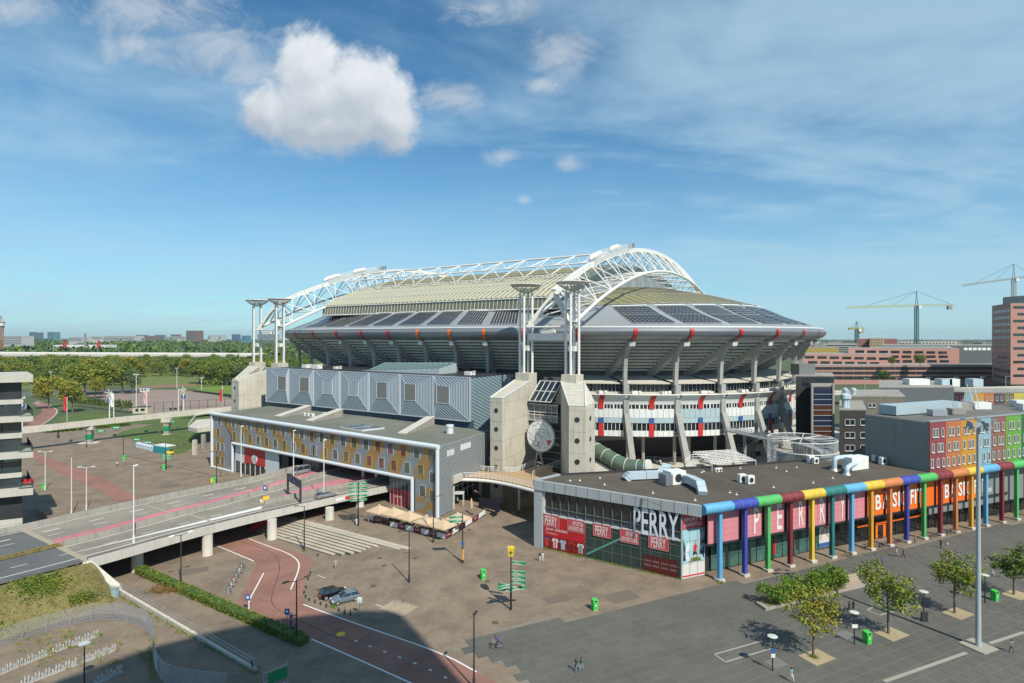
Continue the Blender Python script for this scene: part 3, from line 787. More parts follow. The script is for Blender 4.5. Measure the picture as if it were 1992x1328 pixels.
for k in range(nc_):
 a = -54 + 108 * k / nc_; w = 108 / nc_
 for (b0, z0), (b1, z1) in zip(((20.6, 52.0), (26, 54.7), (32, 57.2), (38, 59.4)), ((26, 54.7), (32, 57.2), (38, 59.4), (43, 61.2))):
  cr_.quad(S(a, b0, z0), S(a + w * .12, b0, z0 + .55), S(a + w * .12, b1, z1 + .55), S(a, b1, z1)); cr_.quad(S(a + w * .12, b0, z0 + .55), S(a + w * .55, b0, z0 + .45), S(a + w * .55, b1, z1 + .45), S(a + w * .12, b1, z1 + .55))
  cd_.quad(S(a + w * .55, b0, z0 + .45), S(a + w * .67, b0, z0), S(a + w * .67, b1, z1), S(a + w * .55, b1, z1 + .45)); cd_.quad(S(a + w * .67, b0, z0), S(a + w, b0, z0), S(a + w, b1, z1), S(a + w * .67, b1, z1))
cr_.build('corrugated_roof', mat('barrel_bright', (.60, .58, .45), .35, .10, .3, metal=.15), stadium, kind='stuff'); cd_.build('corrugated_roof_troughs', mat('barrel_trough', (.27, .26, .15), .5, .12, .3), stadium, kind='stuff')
barrel([(43, 61.2), (45, 61.8), (52, 63.8), (60, 65.5), (72, 66.9), (88.5, 67.6), (105, 66.9), (117, 65.5), (132, 61.8), (157, 48.3)], -54, 54, 3.1, .15, 'barrel_roof', m_roofo)
sm = MB()
for b, z in ((26, 55.1), (32, 57.6), (38, 59.8), (45, 62.1), (52, 64.1), (60, 65.8)):
 sm.tube([S(-54, b, z), S(54, b, z)], .12, 4)
sm.build('roof_purlins', m_concd, stadium)
for sgn in (-1, 1):
 MB().poly([S(54 * sgn, b, z) for b, z in BP2]).build('gable', m_grey, stadium)
AW = 177.0
def zt(b): return 50.6 + 88 * (b / AW) * (1 - b / AW)
def zl(b): return 43.0 + 86 * (b / AW) * (1 - b / AW)
for ac in (59.9, -59.9):
 pts = [S(ac, b, zt(b)) for b in np.linspace(3, AW - 3, 41)]
 top = MB()
 for p, q in zip(pts, pts[1:]):
  d = (q - p).normalized() * .1; top.bar(p - d, q + d, 1.25, 1.4)
 to = top.build('arch_top_chord', m_white, stadium)
 for da in (-6.9, 6.9):
  MB().tube([S(ac + da, b, zl(b)) for b in np.linspace(0, AW, 41)], .46, 10).build('arch_bottom_chord', m_white, stadium, smooth=True)
 nb = 17
 for k in range(nb):
  b0, b1 = AW * (k + .5) / nb, AW * (k + 1.5) / nb
  w = MB()
  for da in (-6.9, 6.9):
   w.tube([S(ac, b0, zt(b0)), S(ac + da, b0, zl(b0))], .22, 6)
   if k < nb - 1:
    bm = (b0 + b1) / 2
    w.tube([S(ac, b0, zt(b0)), S(ac + da, b1, zl(b1))], .18, 6)
    w.tube([S(ac, bm, zt(bm)), S(ac + da, b0, zl(b0))], .13, 6)
  w.tube([S(ac - 6.9, b0, zl(b0)), S(ac + 6.9, b0, zl(b0))], .2, 6)
  if k < nb - 1: w.tube([S(ac - 6.9, b0, zl(b0)), S(ac + 6.9, b1, zl(b1))], .16, 5)
  w.build('arch_web', m_white, stadium, smooth=True)
 lg = MB()
 for da in (-6.9, 6.9): lg.bar(S(ac, 3.2, zt(3) - .3), S(ac + da * .95, 0, 42.6), .9, 1.1)
 lg.tube([S(ac - 6.9, 0, 42.6), S(ac + 6.9, 0, 42.6)], .3, 6)
 lg.build('arch_springing', m_dirtw, stadium)
 cw = MB()
 for k, b in enumerate(np.linspace(27, 56, 30)):
  p = S(ac - 1.6, b, zt(b) + 1.0); cw.bar(p, p + Vector((0, 0, 1.3)), .09)
  q = S(ac + 1.6, b, zt(b) + 1.0); cw.bar(q, q + Vector((0, 0, 1.3)), .09)
 for off in (-1.6, 1.6):
  for hh in (1.0, 1.7, 2.3):
   cw.tube([S(ac + off, b, zt(b) + hh) for b in np.linspace(27, 56, 12)], .06, 4)
 cw.build('arch_railing', m_dirtw, stadium)
 hs = MB()
 for b, L in ((30, 4.5), (45, 4.0)):
  c = S(ac, b, zt(b) + 1.9); hs.tube([S(ac, b - L, zt(b - L) + 1.7), S(ac, b - L * .6, zt(b - L * .6) + 2.1), S(ac, b + L * .6, zt(b + L * .6) + 2.1), S(ac, b + L, zt(b + L) + 1.7)], [.4, .85, .85, .4], 10)
 hs.build('drive_housing', m_white, stadium, smooth=True)
 sp = MB()
 for k in range(4): sp.box(S(ac + .8, 56 + 1.3 * k, zt(56 + 1.3 * k) + 1.7), (.9, .3, 1.5), -.55)
 sp.build('speaker_racks', m_grey, stadium)
CA = [S(a, 46, 67.8) for a in (-60, 60)]; CB = [S(a, 40, 64.3) for a in (-60, 60)]
MB().tube(CA, .34, 8).build('truss_chord', m_white, stadium, smooth=True)
MB().tube(CB, .29, 8).build('truss_chord', m_white, stadium, smooth=True)
MB().tube([S(a, 36.5, 60.6) for a in (-56, 56)], .16, 6).build('truss_chord', m_dirtw, stadium)
for k in range(12):
 a0, a1 = -60 + 10 * k, -50 + 10 * k; w = MB()
 w.tube([S(a0, 40, 64.3), S(a0 + 5, 46, 67.8), S(a1, 40, 64.3)], .2, 6)
 w.tube([S(a0 + 5, 40, 64.3), S(a0 + 10, 36.5, 60.6) if k < 11 else S(a0 + 8, 36.5, 60.6)], .17, 6)
 w.tube([S(a0 + 5, 40, 64.3), S(a0 + .5, 36.5, 60.6)], .17, 6)
 w.tube([S(a0 + 5, 46, 67.8), S(a0 + .5, 36.5, 60.6)], .13, 5)
 w.build('truss_web', m_white, stadium, smooth=True)
def dish(mb, c, R):
 n = 24
 prof = [(R, 0), (R * .82, -.75), (R * .6, -1.35), (R * .38, -1.85), (R * .2, -2.2)]
 for r, z in prof: mb.tube([c + Vector((r * math.cos(2 * math.pi * k / n), r * math.sin(2 * math.pi * k / n), z)) for k in range(n)], .16 if r == R else .07, 5, close=True)
 for k in range(n):
  a = 2 * math.pi * k / n; mb.tube([c + Vector((r * math.cos(a), r * math.sin(a), z)) for r, z in prof], .07, 4)
 mb.lathe(c, [(R * .96, -.10), (R * .98, -.02)], 24)
m_dish = mat('dish_mesh', (.58, .56, .50), .6, .15, 1.0, streak=.2)
for ac, front in ((53.0, 1), (66.8, 2), (-53.0, 0), (-66.8, 3)):
 c = S(ac, 0, 0)
 MB().prism([S(ac - 2.1, -2.1)[:2], S(ac + 2.1, -2.1)[:2], S(ac + 2.1, 2.1)[:2], S(ac - 2.1, 2.1)[:2]], 4, 30.4).build('pylon_base', m_conc, stadium)
 for da, db in ((-1.5, -.7), (.25, -1.5), (1.5, .7), (-.25, 1.5)):
  p = S(ac + da, db, 0)
  MB().tube([(p.x, p.y, 30.3), (p.x, p.y, 51.6)], .34, 12).tube([(p.x, p.y, 51.6), (c.x + (p.x - c.x) * .7, c.y + (p.y - c.y) * .7, 53.0)], .22, 6).build('pylon_column', m_white, stadium, smooth=True)
 lk = MB()
 for z in (37.0, 44.0): lk.box((c.x, c.y, z), (2.0, 1.4, 1.3 if z < 40 else .3), math.atan2(UL[1], UL[0]))
 lk.build('pylon_link', m_white, stadium)
 dm_ = MB(); dish(dm_, Vector((c.x, c.y, 53.9)), 4.15); dm_.build('pylon_dish', m_dish, stadium)
for ac in (59.9, -59.9):
 MB().bar(S(ac - 5.6, 0, 40.0), S(ac + 5.6, 0, 40.0), 1.6, 1.9).build('pylon_beam', m_grey, stadium)
 MB().bar(S(ac - 2, 0, 41.0), S(ac + 2, 0, 41.6), 1.2, 1.0).build('bearing_block', m_dirtw, stadium)
def tower(poly, tops, name='stair_tower', holes=(), joints=5):
 o = MB().prism(poly, 0.0, tops).build(name, m_conc, stadium)
 j = MB(); z = 2.5
 n = len(poly)
 for k in range(joints + 1):
  z = 1.5 + k * 4.55
  for i in range(n):
   p, q = Vector(poly[i]), Vector(poly[(i + 1) % n])
   if min(tops[i], tops[(i + 1) % n]) > z: j.bar((p.x, p.y, z), (q.x, q.y, z), .06, .05)
 j.build('concrete_joints', m_concd, o)
 cap = MB(); nn = 7
 return o
def round_windows(parent, p, q, zs, nrm, u=.5):
 p, q = Vector((p[0], p[1], 0)), Vector((q[0], q[1], 0)); c = p.lerp(q, u); ax = (q - p).normalized(); nr = Vector((ax.y, -ax.x, 0)) * nrm
 for z in zs:
  m = MB(); C = c + nr * .03 + Vector((0, 0, z))
  ringp = [C + ax * (.52 * math.cos(k * math.pi / 8)) + Vector((0, 0, .52 * math.sin(k * math.pi / 8))) for k in range(16)]
  m.poly(ringp); m.tube(ringp, .06, 4, close=True)
  m.build('round_window', m_dark, parent)
t1p = [S(53.5, -17.6)[:2], S(57.0, -17.6)[:2], S(55.4, -2.0)[:2], S(50.7, -2.0)[:2]]
T1 = tower(t1p, [25.3, 25.3, 28.4, 28.4])
round_windows(T1, t1p[0], t1p[1], (4.2, 8.7, 13.3, 17.8, 22.3), 1)
t2p = [(12.2, 121.9), (15.6, 121.0), (18.4, 126.5), (18.4, 144.0), (12.4, 144.8)]
T2 = tower(t2p, [25.2, 25.2, 25.6, 28.6, 28.6])
round_windows(T2, t2p[0], t2p[1], (4.2, 8.7, 13.3, 17.8, 22.3), 1)
round_windows(T2, t2p[1], t2p[2], (8.7, 13.3, 17.8, 22.3), 1)
for po, qs in ((T1, [(t1p[0], t1p[1], 25.3, t1p[2], t1p[3], 28.4)]), (T2, [(t2p[0], t2p[1], 25.25, t2p[3], t2p[4], 28.65)])):
 for a, b, z0, c, d, z1 in qs:
  sm = MB()
  A, B, C, D = Vector((*a, z0)), Vector((*b, z0)), Vector((*c, z1)), Vector((*d, z1))
  for k in range(8):
   u = k / 7; sm.bar(A.lerp(D, u) + Vector((0, 0, .06)), B.lerp(C, u) + Vector((0, 0, .06)), .12)
  sm.bar(A + Vector((0, 0, .1)), D + Vector((0, 0, .1)), .22); sm.bar(B + Vector((0, 0, .1)), C + Vector((0, 0, .1)), .22)
  sm.build('top_seams', m_white, po)
t3p = [PD(450, 740, 199)[:2], PD(463, 740, 196)[:2], S(-62.5, -2.1)[:2], S(-69.5, -2.1)[:2]]
T3 = tower(t3p, [24.6, 24.6, 28.8, 28.8])
round_windows(T3, t3p[0], t3p[1], (8.7, 13.3, 17.8, 22.3), 1)
sm = MB(); A, B, C, D = Vector((*t3p[0], 24.65)), Vector((*t3p[1], 24.65)), Vector((*t3p[2], 28.85)), Vector((*t3p[3], 28.85))
for k in range(8): sm.bar(A.lerp(D, k / 7), B.lerp(C, k / 7), .14)
sm.build('top_seams', m_white, T3)
t4p = [S(-57, -16)[:2], S(-53.5, -16)[:2], S(-50.9, -2)[:2], S(-55.1, -2)[:2]]
T4 = tower(t4p, [25.3, 25.3, 28.4, 28.4])
for ac in (59.9, -59.9):
 g = MB().hexa([S(ac - 4.2, -3, 20.6), S(ac + 4.2, -3, 20.6), S(ac + 4.2, 2, 20.6), S(ac - 4.2, 2, 20.6)], [S(ac - 4.2, -3, 22.6), S(ac + 4.2, -3, 22.6), S(ac + 4.2, 2, 22.6), S(ac - 4.2, 2, 22.6)]).build('link_bridge_glass', m_glassb, stadium)
 f = MB()
 for z in (18.4, 19.9, 20.6, 22.6): f.bar(S(ac - 4.4, -3.1, z), S(ac + 4.4, -3.1, z), .22, .18)
 for k in range(6): f.bar(S(ac - 4.2 + 1.68 * k, -3.1, 18.4), S(ac - 4.2 + 1.68 * k, -3.1, 22.6), .12)
 f.build('link_bridge_frame', m_dirtw, stadium)
 MB().bar(S(ac - 4.3, -2.5, 19.2), S(ac + 4.3, -2.5, 19.2), 1.0, 1.3).build('link_bridge_wall', m_gut, stadium)
 A, B, C, D = S(ac - 3.6, -4.0, 23.4), S(ac + 2.9, -4.0, 23.4), S(ac + 4.0, 0, 28.4), S(ac - 2.5, 0, 28.4)
 sk = MB().hexa([A, B, S(ac + 2.9, -1, 23.4), S(ac - 3.6, -1, 23.4)], [D, C, S(ac + 4, .6, 28.4), S(ac - 2.5, .6, 28.4)]).build('roof_light', m_glass, stadium)
 f = MB()
 n = (B - A).cross(D - A).normalized() * .08
 for k in range(5): f.bar(A.lerp(B, k / 4) + n, D.lerp(C, k / 4) + n, .22 if k in (0, 4) else .14)
 for u in (0, .5, 1): f.bar(A.lerp(D, u) + n, B.lerp(C, u) + n, .2)
 f.build('roof_light_frame', m_dirtw, sk)
 MB().hexa([S(ac - 5, 6, 3), S(ac + 5, 6, 3), S(ac + 5, 7, 3), S(ac - 5, 7, 3)], [S(ac - 5, 6, 29), S(ac + 5, 6, 29), S(ac + 5, 7, 29), S(ac - 5, 7, 29)]).build('back_wall', m_recess, stadium)
 st_ = MB()
 for k in range(9):
  st_.bar(S(ac - 4.5, 1.5, 2 + k * 1.9), S(ac + 4.5, 1.5, 2 + k * 1.9), .5, .12)
 st_.tube([S(ac - 3, -4.6, 0), S(ac, -5.2, 12)], .25, 6).tube([S(ac + 3, -4.6, 0), S(ac, -5.2, 12)], .25, 6).tube([S(ac - 5, -4.0, 16), S(ac, -5, 16)], .18, 6).tube([S(ac + 5, -4.0, 13), S(ac, -5, 14)], .18, 6)
 st_.build('emblem_support', m_steel, stadium)
m_ink = mat('emblem_ink', (.03, .03, .035), .6, .2, 2)
def emblem(c, ax, up, nrm, R, parent, z_thick=.35, k=1):
 c, ax, up, nrm = Vector(c), Vector(ax), Vector(up), Vector(nrm)
 n = 40
 f = [c + ax * (R * math.cos(2 * math.pi * i / n)) + up * (R * math.sin(2 * math.pi * i / n)) for i in range(n)]
 d = MB().poly([p + nrm * .01 for p in f]); d._add([p for p in f] + [p - nrm * z_thick for p in f], [(i, (i + 1) % n, n + (i + 1) % n, n + i) for i in range(n)]); d.poly([p - nrm * z_thick for p in f][::-1])
 o = d.build('emblem_disc', mat('emblem_white', (.80, .83, .83), .5, .04, 1), parent)
 ln = MB()
 def q(x, y): return c + ax * (x * R) + up * (y * R) + nrm * (.05 * k)
 def stroke(pts, w=.008): ln.tube([q(x, y) for x, y in pts], w * R, 4)
 strokes = [
  [(-.62, .42), (-.5, .66), (-.3, .62), (-.2, .84), (.02, .70), (.16, .88), (.3, .66), (.5, .66), (.52, .45)],
  [(-.5, .30), (-.3, .44), (-.1, .40), (.1, .48), (.34, .38), (.5, .44), (.62, .28), (.74, .14), (.66, -.06), (.74, -.16), (.58, -.24)],
  [(-.5, .30), (-.62, .1), (-.56, -.1), (-.66, -.3), (-.5, -.36)],
  [(-.36, .26), (-.12, .02), (.1, -.22), (.22, -.4)], [(-.3, .3), (.0, .06), (.2, -.14)],
  [(.2, .3), (.3, .16), (.24, .02), (.36, -.06), (.3, -.14), (.44, -.2), (.36, -.34)],
  [(.36, .34), (.5, .2), (.44, .04), (.56, -.04)], [(.52, .3), (.6, .16), (.56, .02)],
  [(.16, .22), (.24, .24), (.3, .2)], [(-.4, .1), (-.3, .14), (-.22, .08), (-.3, .02), (-.4, .1)],
  [(-.5, -.02), (-.36, -.06), (-.42, -.16), (-.28, -.2), (-.36, -.3)],
  [(-.5, -.36), (-.3, -.34), (-.14, -.46), (-.2, -.6), (-.02, -.78)], [(-.02, -.78), (.1, -.5), (.22, -.4)],
  [(.22, -.4), (.34, -.52), (.3, -.7), (.48, -.62), (.44, -.78)], [(-.66, -.3), (-.8, -.12), (-.7, .1), (-.84, .2)],
  [(-.55, -.5), (-.35, -.52), (-.3, -.72), (-.45, -.62), (-.55, -.5)], [(.1, .1), (.16, -.02), (.08, -.1)], [(-.16, .3), (-.02, .2), (.06, .3)]]
 for s_ in strokes: stroke(s_)
 ln.tube([q(.97 * math.cos(2 * math.pi * i / n), .97 * math.sin(2 * math.pi * i / n)) for i in range(n)], .012 * R, 4, close=True)
 ln.build('emblem_drawing', m_ink, o)
 MB().poly([q(.46, -.20), q(.82, -.20), q(.56, -.58)]).build('emblem_red_panel', m_redp, o)
 MB().poly([q(-.12, -.36), q(.0, -.3), q(-.1, -.64), q(-.3, -.66)]).build('emblem_grey_panel', m_grey, o)
 return o
nb_ = Vector((-UI[0], -UI[1], 0)); axl = Vector((UL[0], UL[1], 0))
emblem(S(60.6, -5.6, 14.9), axl, (0, 0, 1), nb_, 4.05, stadium)
emblem(S(-59.5, -5.0, 16.0), axl, (0, 0, 1), nb_, 4.05, stadium)
# ================================================================== helpers for facades
def onplane(px, py, p0, e):
 rx = (px - 996) / F; u = (rx * p0[1] - p0[0]) / (e[0] - rx * e[1]); t = p0[1] + u * e[1]
 return u, H - (py - HZ) / F * t
class Face:
 """vertical facade plane: u along e from p0, z up, out along the outward normal"""
 def __init__(s, p0, p1):
  s.p0 = Vector((p0[0], p0[1])); d = Vector((p1[0], p1[1])) - s.p0; s.L = d.length; s.e = d.normalized()
  s.n = Vector((s.e.y, -s.e.x))
  if s.n.dot(-s.p0) < 0: s.n = -s.n
 def P(s, u, z, out=0.0):
  q = s.p0 + s.e * u + s.n * out; return Vector((q.x, q.y, z))
 def px(s, px, py): return onplane(px, py, s.p0, s.e)
 def rect(s, mb, u0, u1, z0, z1, out): mb.quad(s.P(u0, z0, out), s.P(u1, z0, out), s.P(u1, z1, out), s.P(u0, z1, out))
 def slab(s, mb, u0, u1, z0, z1, o0, o1):
  mb.hexa([s.P(u0, z0, o1), s.P(u1, z0, o1), s.P(u1, z0, o0), s.P(u0, z0, o0)], [s.P(u0, z1, o1), s.P(u1, z1, o1), s.P(u1, z1, o0), s.P(u0, z1, o0)])
 def poly(s, mb, pts, o0, o1):
  n = len(pts); mb._add([s.P(u, z, o1) for u, z in pts] + [s.P(u, z, o0) for u, z in pts], [tuple(range(n)), tuple(range(n, 2 * n))[::-1]] + [(i, n + i, n + (i + 1) % n, (i + 1) % n) for i in range(n)])
 def window(s, parent, u0, u1, z0, z1, m_fr, m_gl, out=.06, fw=.09, name='window', bars=0, sill=True):
  f = MB()
  for a, b, c, d in ((u0, u1, z0, z0 + fw), (u0, u1, z1 - fw, z1), (u0, u0 + fw, z0, z1), (u1 - fw, u1, z0, z1)): s.slab(f, a, b, c, d, 0, out)
  for k in range(bars): c = u0 + (u1 - u0) * (k + 1) / (bars + 1); s.slab(f, c - fw / 2, c + fw / 2, z0, z1, 0, out)
  if sill: s.slab(f, u0 - .06, u1 + .06, z0 - .08, z0, 0, out + .1)
  o = f.build(name, m_fr, parent)
  g = MB(); s.rect(g, u0 + fw, u1 - fw, z0 + fw, z1 - fw, out * .45); g.build('pane', m_gl, o)
  return o
def ribbed(name, rgb, axis='h', per=.35, rough=.5, var=.08, metal=.1, amp=.5):
 """sheet metal with ribs (fine relief)"""
 if name in MATS: return MATS[name]
 m = mat(name, rgb, rough, var, .5, metal=metal, streak=.08)
 t = NT(m.node_tree); b = m.node_tree.nodes['Principled BSDF']
 geo = t.n('ShaderNodeNewGeometry')
 sp = t.n('ShaderNodeSeparateXYZ'); t.l(geo.outputs['Position'], sp.inputs[0])
 x = sp.outputs[2] if axis == 'h' else t.m('SUBTRACT', t.m('MULTIPLY', sp.outputs[0], UL[0]), t.m('MULTIPLY', sp.outputs[1], -UL[1])) if axis == 'v' else t.m('ADD', sp.outputs[2], t.m('MULTIPLY', sp.outputs[0], .8))
 w = t.m('SINE', t.m('MULTIPLY', x, 2 * math.pi / per))
 bn = t.n('ShaderNodeBump'); bn.inputs['Strength'].default_value = amp; bn.inputs['Distance'].default_value = per * .3
 t.l(w, bn.inputs['Height']); t.l(bn.outputs[0], b.inputs['Normal'])
 return m
# ================================================================== hall with folded metal boxes
hall = thing('event_hall', 'grey metal hall with seven folded pyramid panels in front of the stadium', 'building', S(0, -6, 0))
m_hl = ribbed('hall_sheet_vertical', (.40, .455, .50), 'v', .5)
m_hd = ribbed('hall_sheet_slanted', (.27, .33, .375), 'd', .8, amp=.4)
m_hbase = ribbed('hall_base_sheet', (.085, .125, .16), 'd', .7)
m_hside = ribbed('hall_side_sheet', (.20, .285, .325), 'd', .9, amp=.4)
m_hwin = mat('hall_blind', (.20, .195, .18), .6, .06, .6)
HF = Face(S(-43.5, -12), S(43.5, -12)); bw = HF.L / 7
MB().prism([S(-43.4, -11.3)[:2], S(43.2, -11.3)[:2], S(43.2, 9)[:2], S(-43.4, 9)[:2]], 12, 29.2).build('hall_body', m_hside, hall)
HF2 = Face(S(-43.2, -11.0), S(43.2, -11.0))
bs = MB(); HF2.slab(bs, .1, 87, 11, 18.2, 0, .45); bs.build('hall_base', m_hbase, hall)
MB().prism([S(-43.2, -11.2)[:2], S(43, -11.2)[:2], S(43, 8.9)[:2], S(-43.2, 8.9)[:2]], 29.25, 29.35).build('hall_roof', m_dark, hall)
inner = [(.60, .97), (.52, .90), (.42, .78), (.35, .71), (.30, .65), (.17, .52), (.11, .47)]
for k in range(7):
 u0, u1 = k * bw + .22, (k + 1) * bw - .22; z0, z1 = 18.0, 29.4
 a0, a1 = u0 + (u1 - u0) * inner[k][0], u0 + (u1 - u0) * inner[k][1]; c0, c1 = 22.3, 26.9
 o_, i_ = .15, .75
 fr = MB()
 for (p, q) in (((u0, z0), (u1, z0)), ((u1, z0), (u1, z1)), ((u1, z1), (u0, z1)), ((u0, z1), (u0, z0))):
  fr.bar(HF.P(*p, o_), HF.P(*q, o_), .22)
 for (p, q) in (((a0, c0), (a1, c0)), ((a1, c0), (a1, c1)), ((a1, c1), (a0, c1)), ((a0, c1), (a0, c0))):
  fr.bar(HF.P(*p, i_), HF.P(*q, i_), .14)
 for p, q in (((u0, z0), (a0, c0)), ((u1, z0), (a1, c0)), ((u1, z1), (a1, c1)), ((u0, z1), (a0, c1))):
  fr.bar(HF.P(*p, o_), HF.P(*q, i_), .1)
 box_o = fr.build('folded_panel', mat('panel_edge', (.52, .55, .57), .5, .05, 1), hall)
 A, B, C, D = HF.P(u0, z0, o_), HF.P(u1, z0, o_), HF.P(u1, z1, o_), HF.P(u0, z1, o_)
 a, b, c, d = HF.P(a0, c0, i_), HF.P(a1, c0, i_), HF.P(a1, c1, i_), HF.P(a0, c1, i_)
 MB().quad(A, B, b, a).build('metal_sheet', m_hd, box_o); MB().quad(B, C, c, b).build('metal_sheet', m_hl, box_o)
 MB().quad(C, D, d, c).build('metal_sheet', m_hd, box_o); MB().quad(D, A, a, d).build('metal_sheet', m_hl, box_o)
 MB().quad(a, b, c, d).build('centre_blind', m_hl if k in (2, 3) else m_hwin, box_o)
 MB().hexa([A, HF.P(u0, z0, -.6), HF.P(u1, z0, -.6), B], [D, HF.P(u0, z1, -.6), HF.P(u1, z1, -.6), C]).build('panel_box', m_grey, box_o)
for k in range(10):
 u = 8 + k * 3.0 + (9 if k > 5 else 0); w = MB(); HF2.slab(w, u, u + .9, 14.4, 16.6, .4, .5); w.build('window', m_glassg, hall)
L0 = [S(4, -4), S(32, -4), S(32, 4), S(4, 4)]
lt = MB().hexa([(*S(-6, -5)[:2], 29.3), (*S(27, -5)[:2], 29.3), (*S(27, 3)[:2], 29.3), (*S(-6, 3)[:2], 29.3)], [(*S(-2, -4.6)[:2], 29.5), (*S(27, -4.8)[:2], 30.9), (*S(27, 3)[:2], 32.2), (*S(-2, 2.6)[:2], 31.6)]).build('roof_lantern', mat('lantern_sheet', (.36, .42, .43), .5, .1, 1), hall)
gl = MB(); n_ = 14
for k in range(n_):
 u0, u1 = k / n_ + .008, (k + .82) / n_
 def lp(u, v): return Vector((*S(-2 + 29 * u, -4.6 + 6.9 * v)[:2], 29.72 + 1.4 * u + v * (2.0 - .65 * u)))
 gl.quad(lp(u0, 0), lp(u1, 0), lp(u1, 1), lp(u0, 1))
gl.build('lantern_glass', mat('pale_green_glass', (.25, .38, .36), .2, .2, .5), lt, kind='stuff')
for a, b, s_ in ((-33, -4, 1.2), (-30, -3, 1.0), (-26, -5, 1.4), (-20, -2, .8), (36, -3, 1.0)):
 p = S(a, b, 29.3); MB().box((p.x, p.y, 29.3 + s_ / 2), (s_ * 2, s_ * 1.3, s_), -.55).lathe((p.x + 1.5, p.y, 29.3), [(.4, 0), (.4, s_), (.6, s_), (.6, s_ + .15)], 10).build('roof_unit', m_white, hall)
# ================================================================== striped office building over the road
RC = G(852, 1005.8, TOPZ); LC = Vector((-92.3, 175.3, 0))
OF = Face((LC.x, LC.y), (RC.x, RC.y)); OL = OF.L
office = thing('striped_office', 'low office building with zigzag orange and grey cladding spanning the road', 'building', OF.P(OL / 2, 0))
OZ = 16.5
OD = 23.0
bk = lambda u: OF.P(u, 0, -OD)
m_oo = ribbed('cladding_ochre', (.37, .235, .08), 'd', .42, amp=.3)
m_og = ribbed('cladding_grey', (.25, .28, .305), 'd', .42, amp=.45)
m_osid = ribbed('side_sheet', (.30, .33, .35), 'h', .36, amp=1.0)
m_oroof = mat('roof_felt_green', (.165, .17, .135), .9, .12, .4, stain=.25)
m_tubew = mat('tube_white', (.62, .68, .70), .4, .05, 1)
def zpx(px, py): return OF.px(px, py)[1]
uL0 = OF.px(453.5, 862)[0]; uR0 = OF.px(803, 928)[0]
ZB = .5 * (OF.px(453.5, 864)[1] + OF.px(803, 928)[1])       # underside of the spanning part
def sk_(u, d): q_ = OF.P(u, 0); return (q_.x + .4514 * d, q_.y + .8923 * d)
def body(u0, u1, z0, z1, d0, d1, name, m):
 MB().prism([sk_(u0, d0), sk_(u1, d0), sk_(u1, d1), sk_(u0, d1)], z0, z1).build(name, m, office)
body(.1, OL - .35, ZB, OZ - .15, .25, OD, 'upper_body', m_osid)
body(.1, uL0 - .2, -.2, ZB, .25, OD, 'lower_body', m_og)
body(uR0 + .3, OL - .35, -.2, ZB, .3, 6.0, 'lower_body', m_osid)
body(uL0, OF.px(560, 900)[0] - 1, -.2, ZB - .01, .9, OD, 'shop_body', m_dark)
MB().prism([sk_(.2, .2), sk_(OL - .3, .2), sk_(OL - .3, OD), sk_(.2, OD)], OZ - .14, OZ - .05).build('flat_roof', m_oroof, office)
up_x = [439.7, 455.4, 470, 485.7, 501.8, 518, 536, 553.9, 571.3, 590.5, 609, 629, 649.8, 670.3, 693.2, 715.2, 739.2, 764, 787.5, 814, 838]
dn_x = [445.6, 459.3, 475.3, 490.6, 507.2, 523.5, 541, 558, 576, 594.4, 614, 634.5, 654.5, 675.2, 697, 719.7, 743.5, 767, 792.5, 818]
ub = [OF.px(x, 850)[0] for x in up_x]; du_ = (ub[-1] - ub[0]) / (len(ub) - 1)
ub = [ub[0] + du_ * i for i in range(len(ub))]
db = [OF.px(x, 880)[0] for x in dn_x]; dd_ = (db[-1] - db[0]) / (len(db) - 1)
zu = .5 * (OF.px(439.7, 822)[1] + OF.px(839, 884)[1]); zd = .5 * (OF.px(445.6, 846)[1] + OF.px(818, 914)[1])
hw, hh = .95, 1.25
mid = 10
def clad(poly, m):
 b = MB(); OF.poly(b, poly, -.2, .02); b.build('cladding_panel', m, office)
nU = len(ub); h2 = du_ / 2
zk1, zk2 = zu + .1, zd - .1
sec = []
for i in range(nU):
 if i < mid: sec.append(ub[i] + du_ * 1.12)
 elif i == mid: sec.append(None)
 else: sec.append(ub[i] - du_ * .72)
for i in range(nU):
 m = m_oo if i % 2 == 0 else m_og
 l, r = ub[i] - h2, ub[i] + h2
 if sec[i] is None:
  clad([(l, zk1), (r, zk1), (r, OZ - .5), (l, OZ - .5)], m)
  continue
 s2l, s2r = sec[i] - h2, sec[i] + h2
 clad([(l, zk1), (l, OZ - .5), (r, OZ - .5), (r, zk1), (s2r, zk2), (s2r, ZB + .3), (s2l, ZB + .3), (s2l, zk2)][::-1], m)
l, r = sec[mid - 1] + h2, sec[mid + 1] - h2
if r > l: clad([(l, ZB + .3), (r, ZB + .3), (r, zk2), (ub[mid] + h2, zk1), (ub[mid] - h2, zk1), (l, zk2)], m_og)
clad([(.3, -.1), (uL0 - .6, -.1), (uL0 - .6, zk2), (ub[0] + du_ * .62, zk2), (ub[0] - h2, zk1), (ub[0] - h2, OZ - .5), (.3, OZ - .5)], m_og)
clad([(ub[0] - h2 - .0 + .0, zk1 - .01), (ub[0] + du_ * .62, zk2), (ub[0] + du_ * .62, ZB + .3), (uL0 + .2, ZB + .3), (uL0 + .2, zk2 - .2)], m_og)
ue = sec[-1] + h2
clad([(ue, ZB + .3), (OL - .5, ZB + .3), (OL - .5, OZ - .5), (ub[-1] + h2, OZ - .5), (ub[-1] + h2, zk1), (ue, zk2)], m_og)
clad([(uR0 + .8, TOPZ), (OL - .5, TOPZ), (OL - .5, ZB + .3), (uR0 + .8, ZB + .3)], m_og)
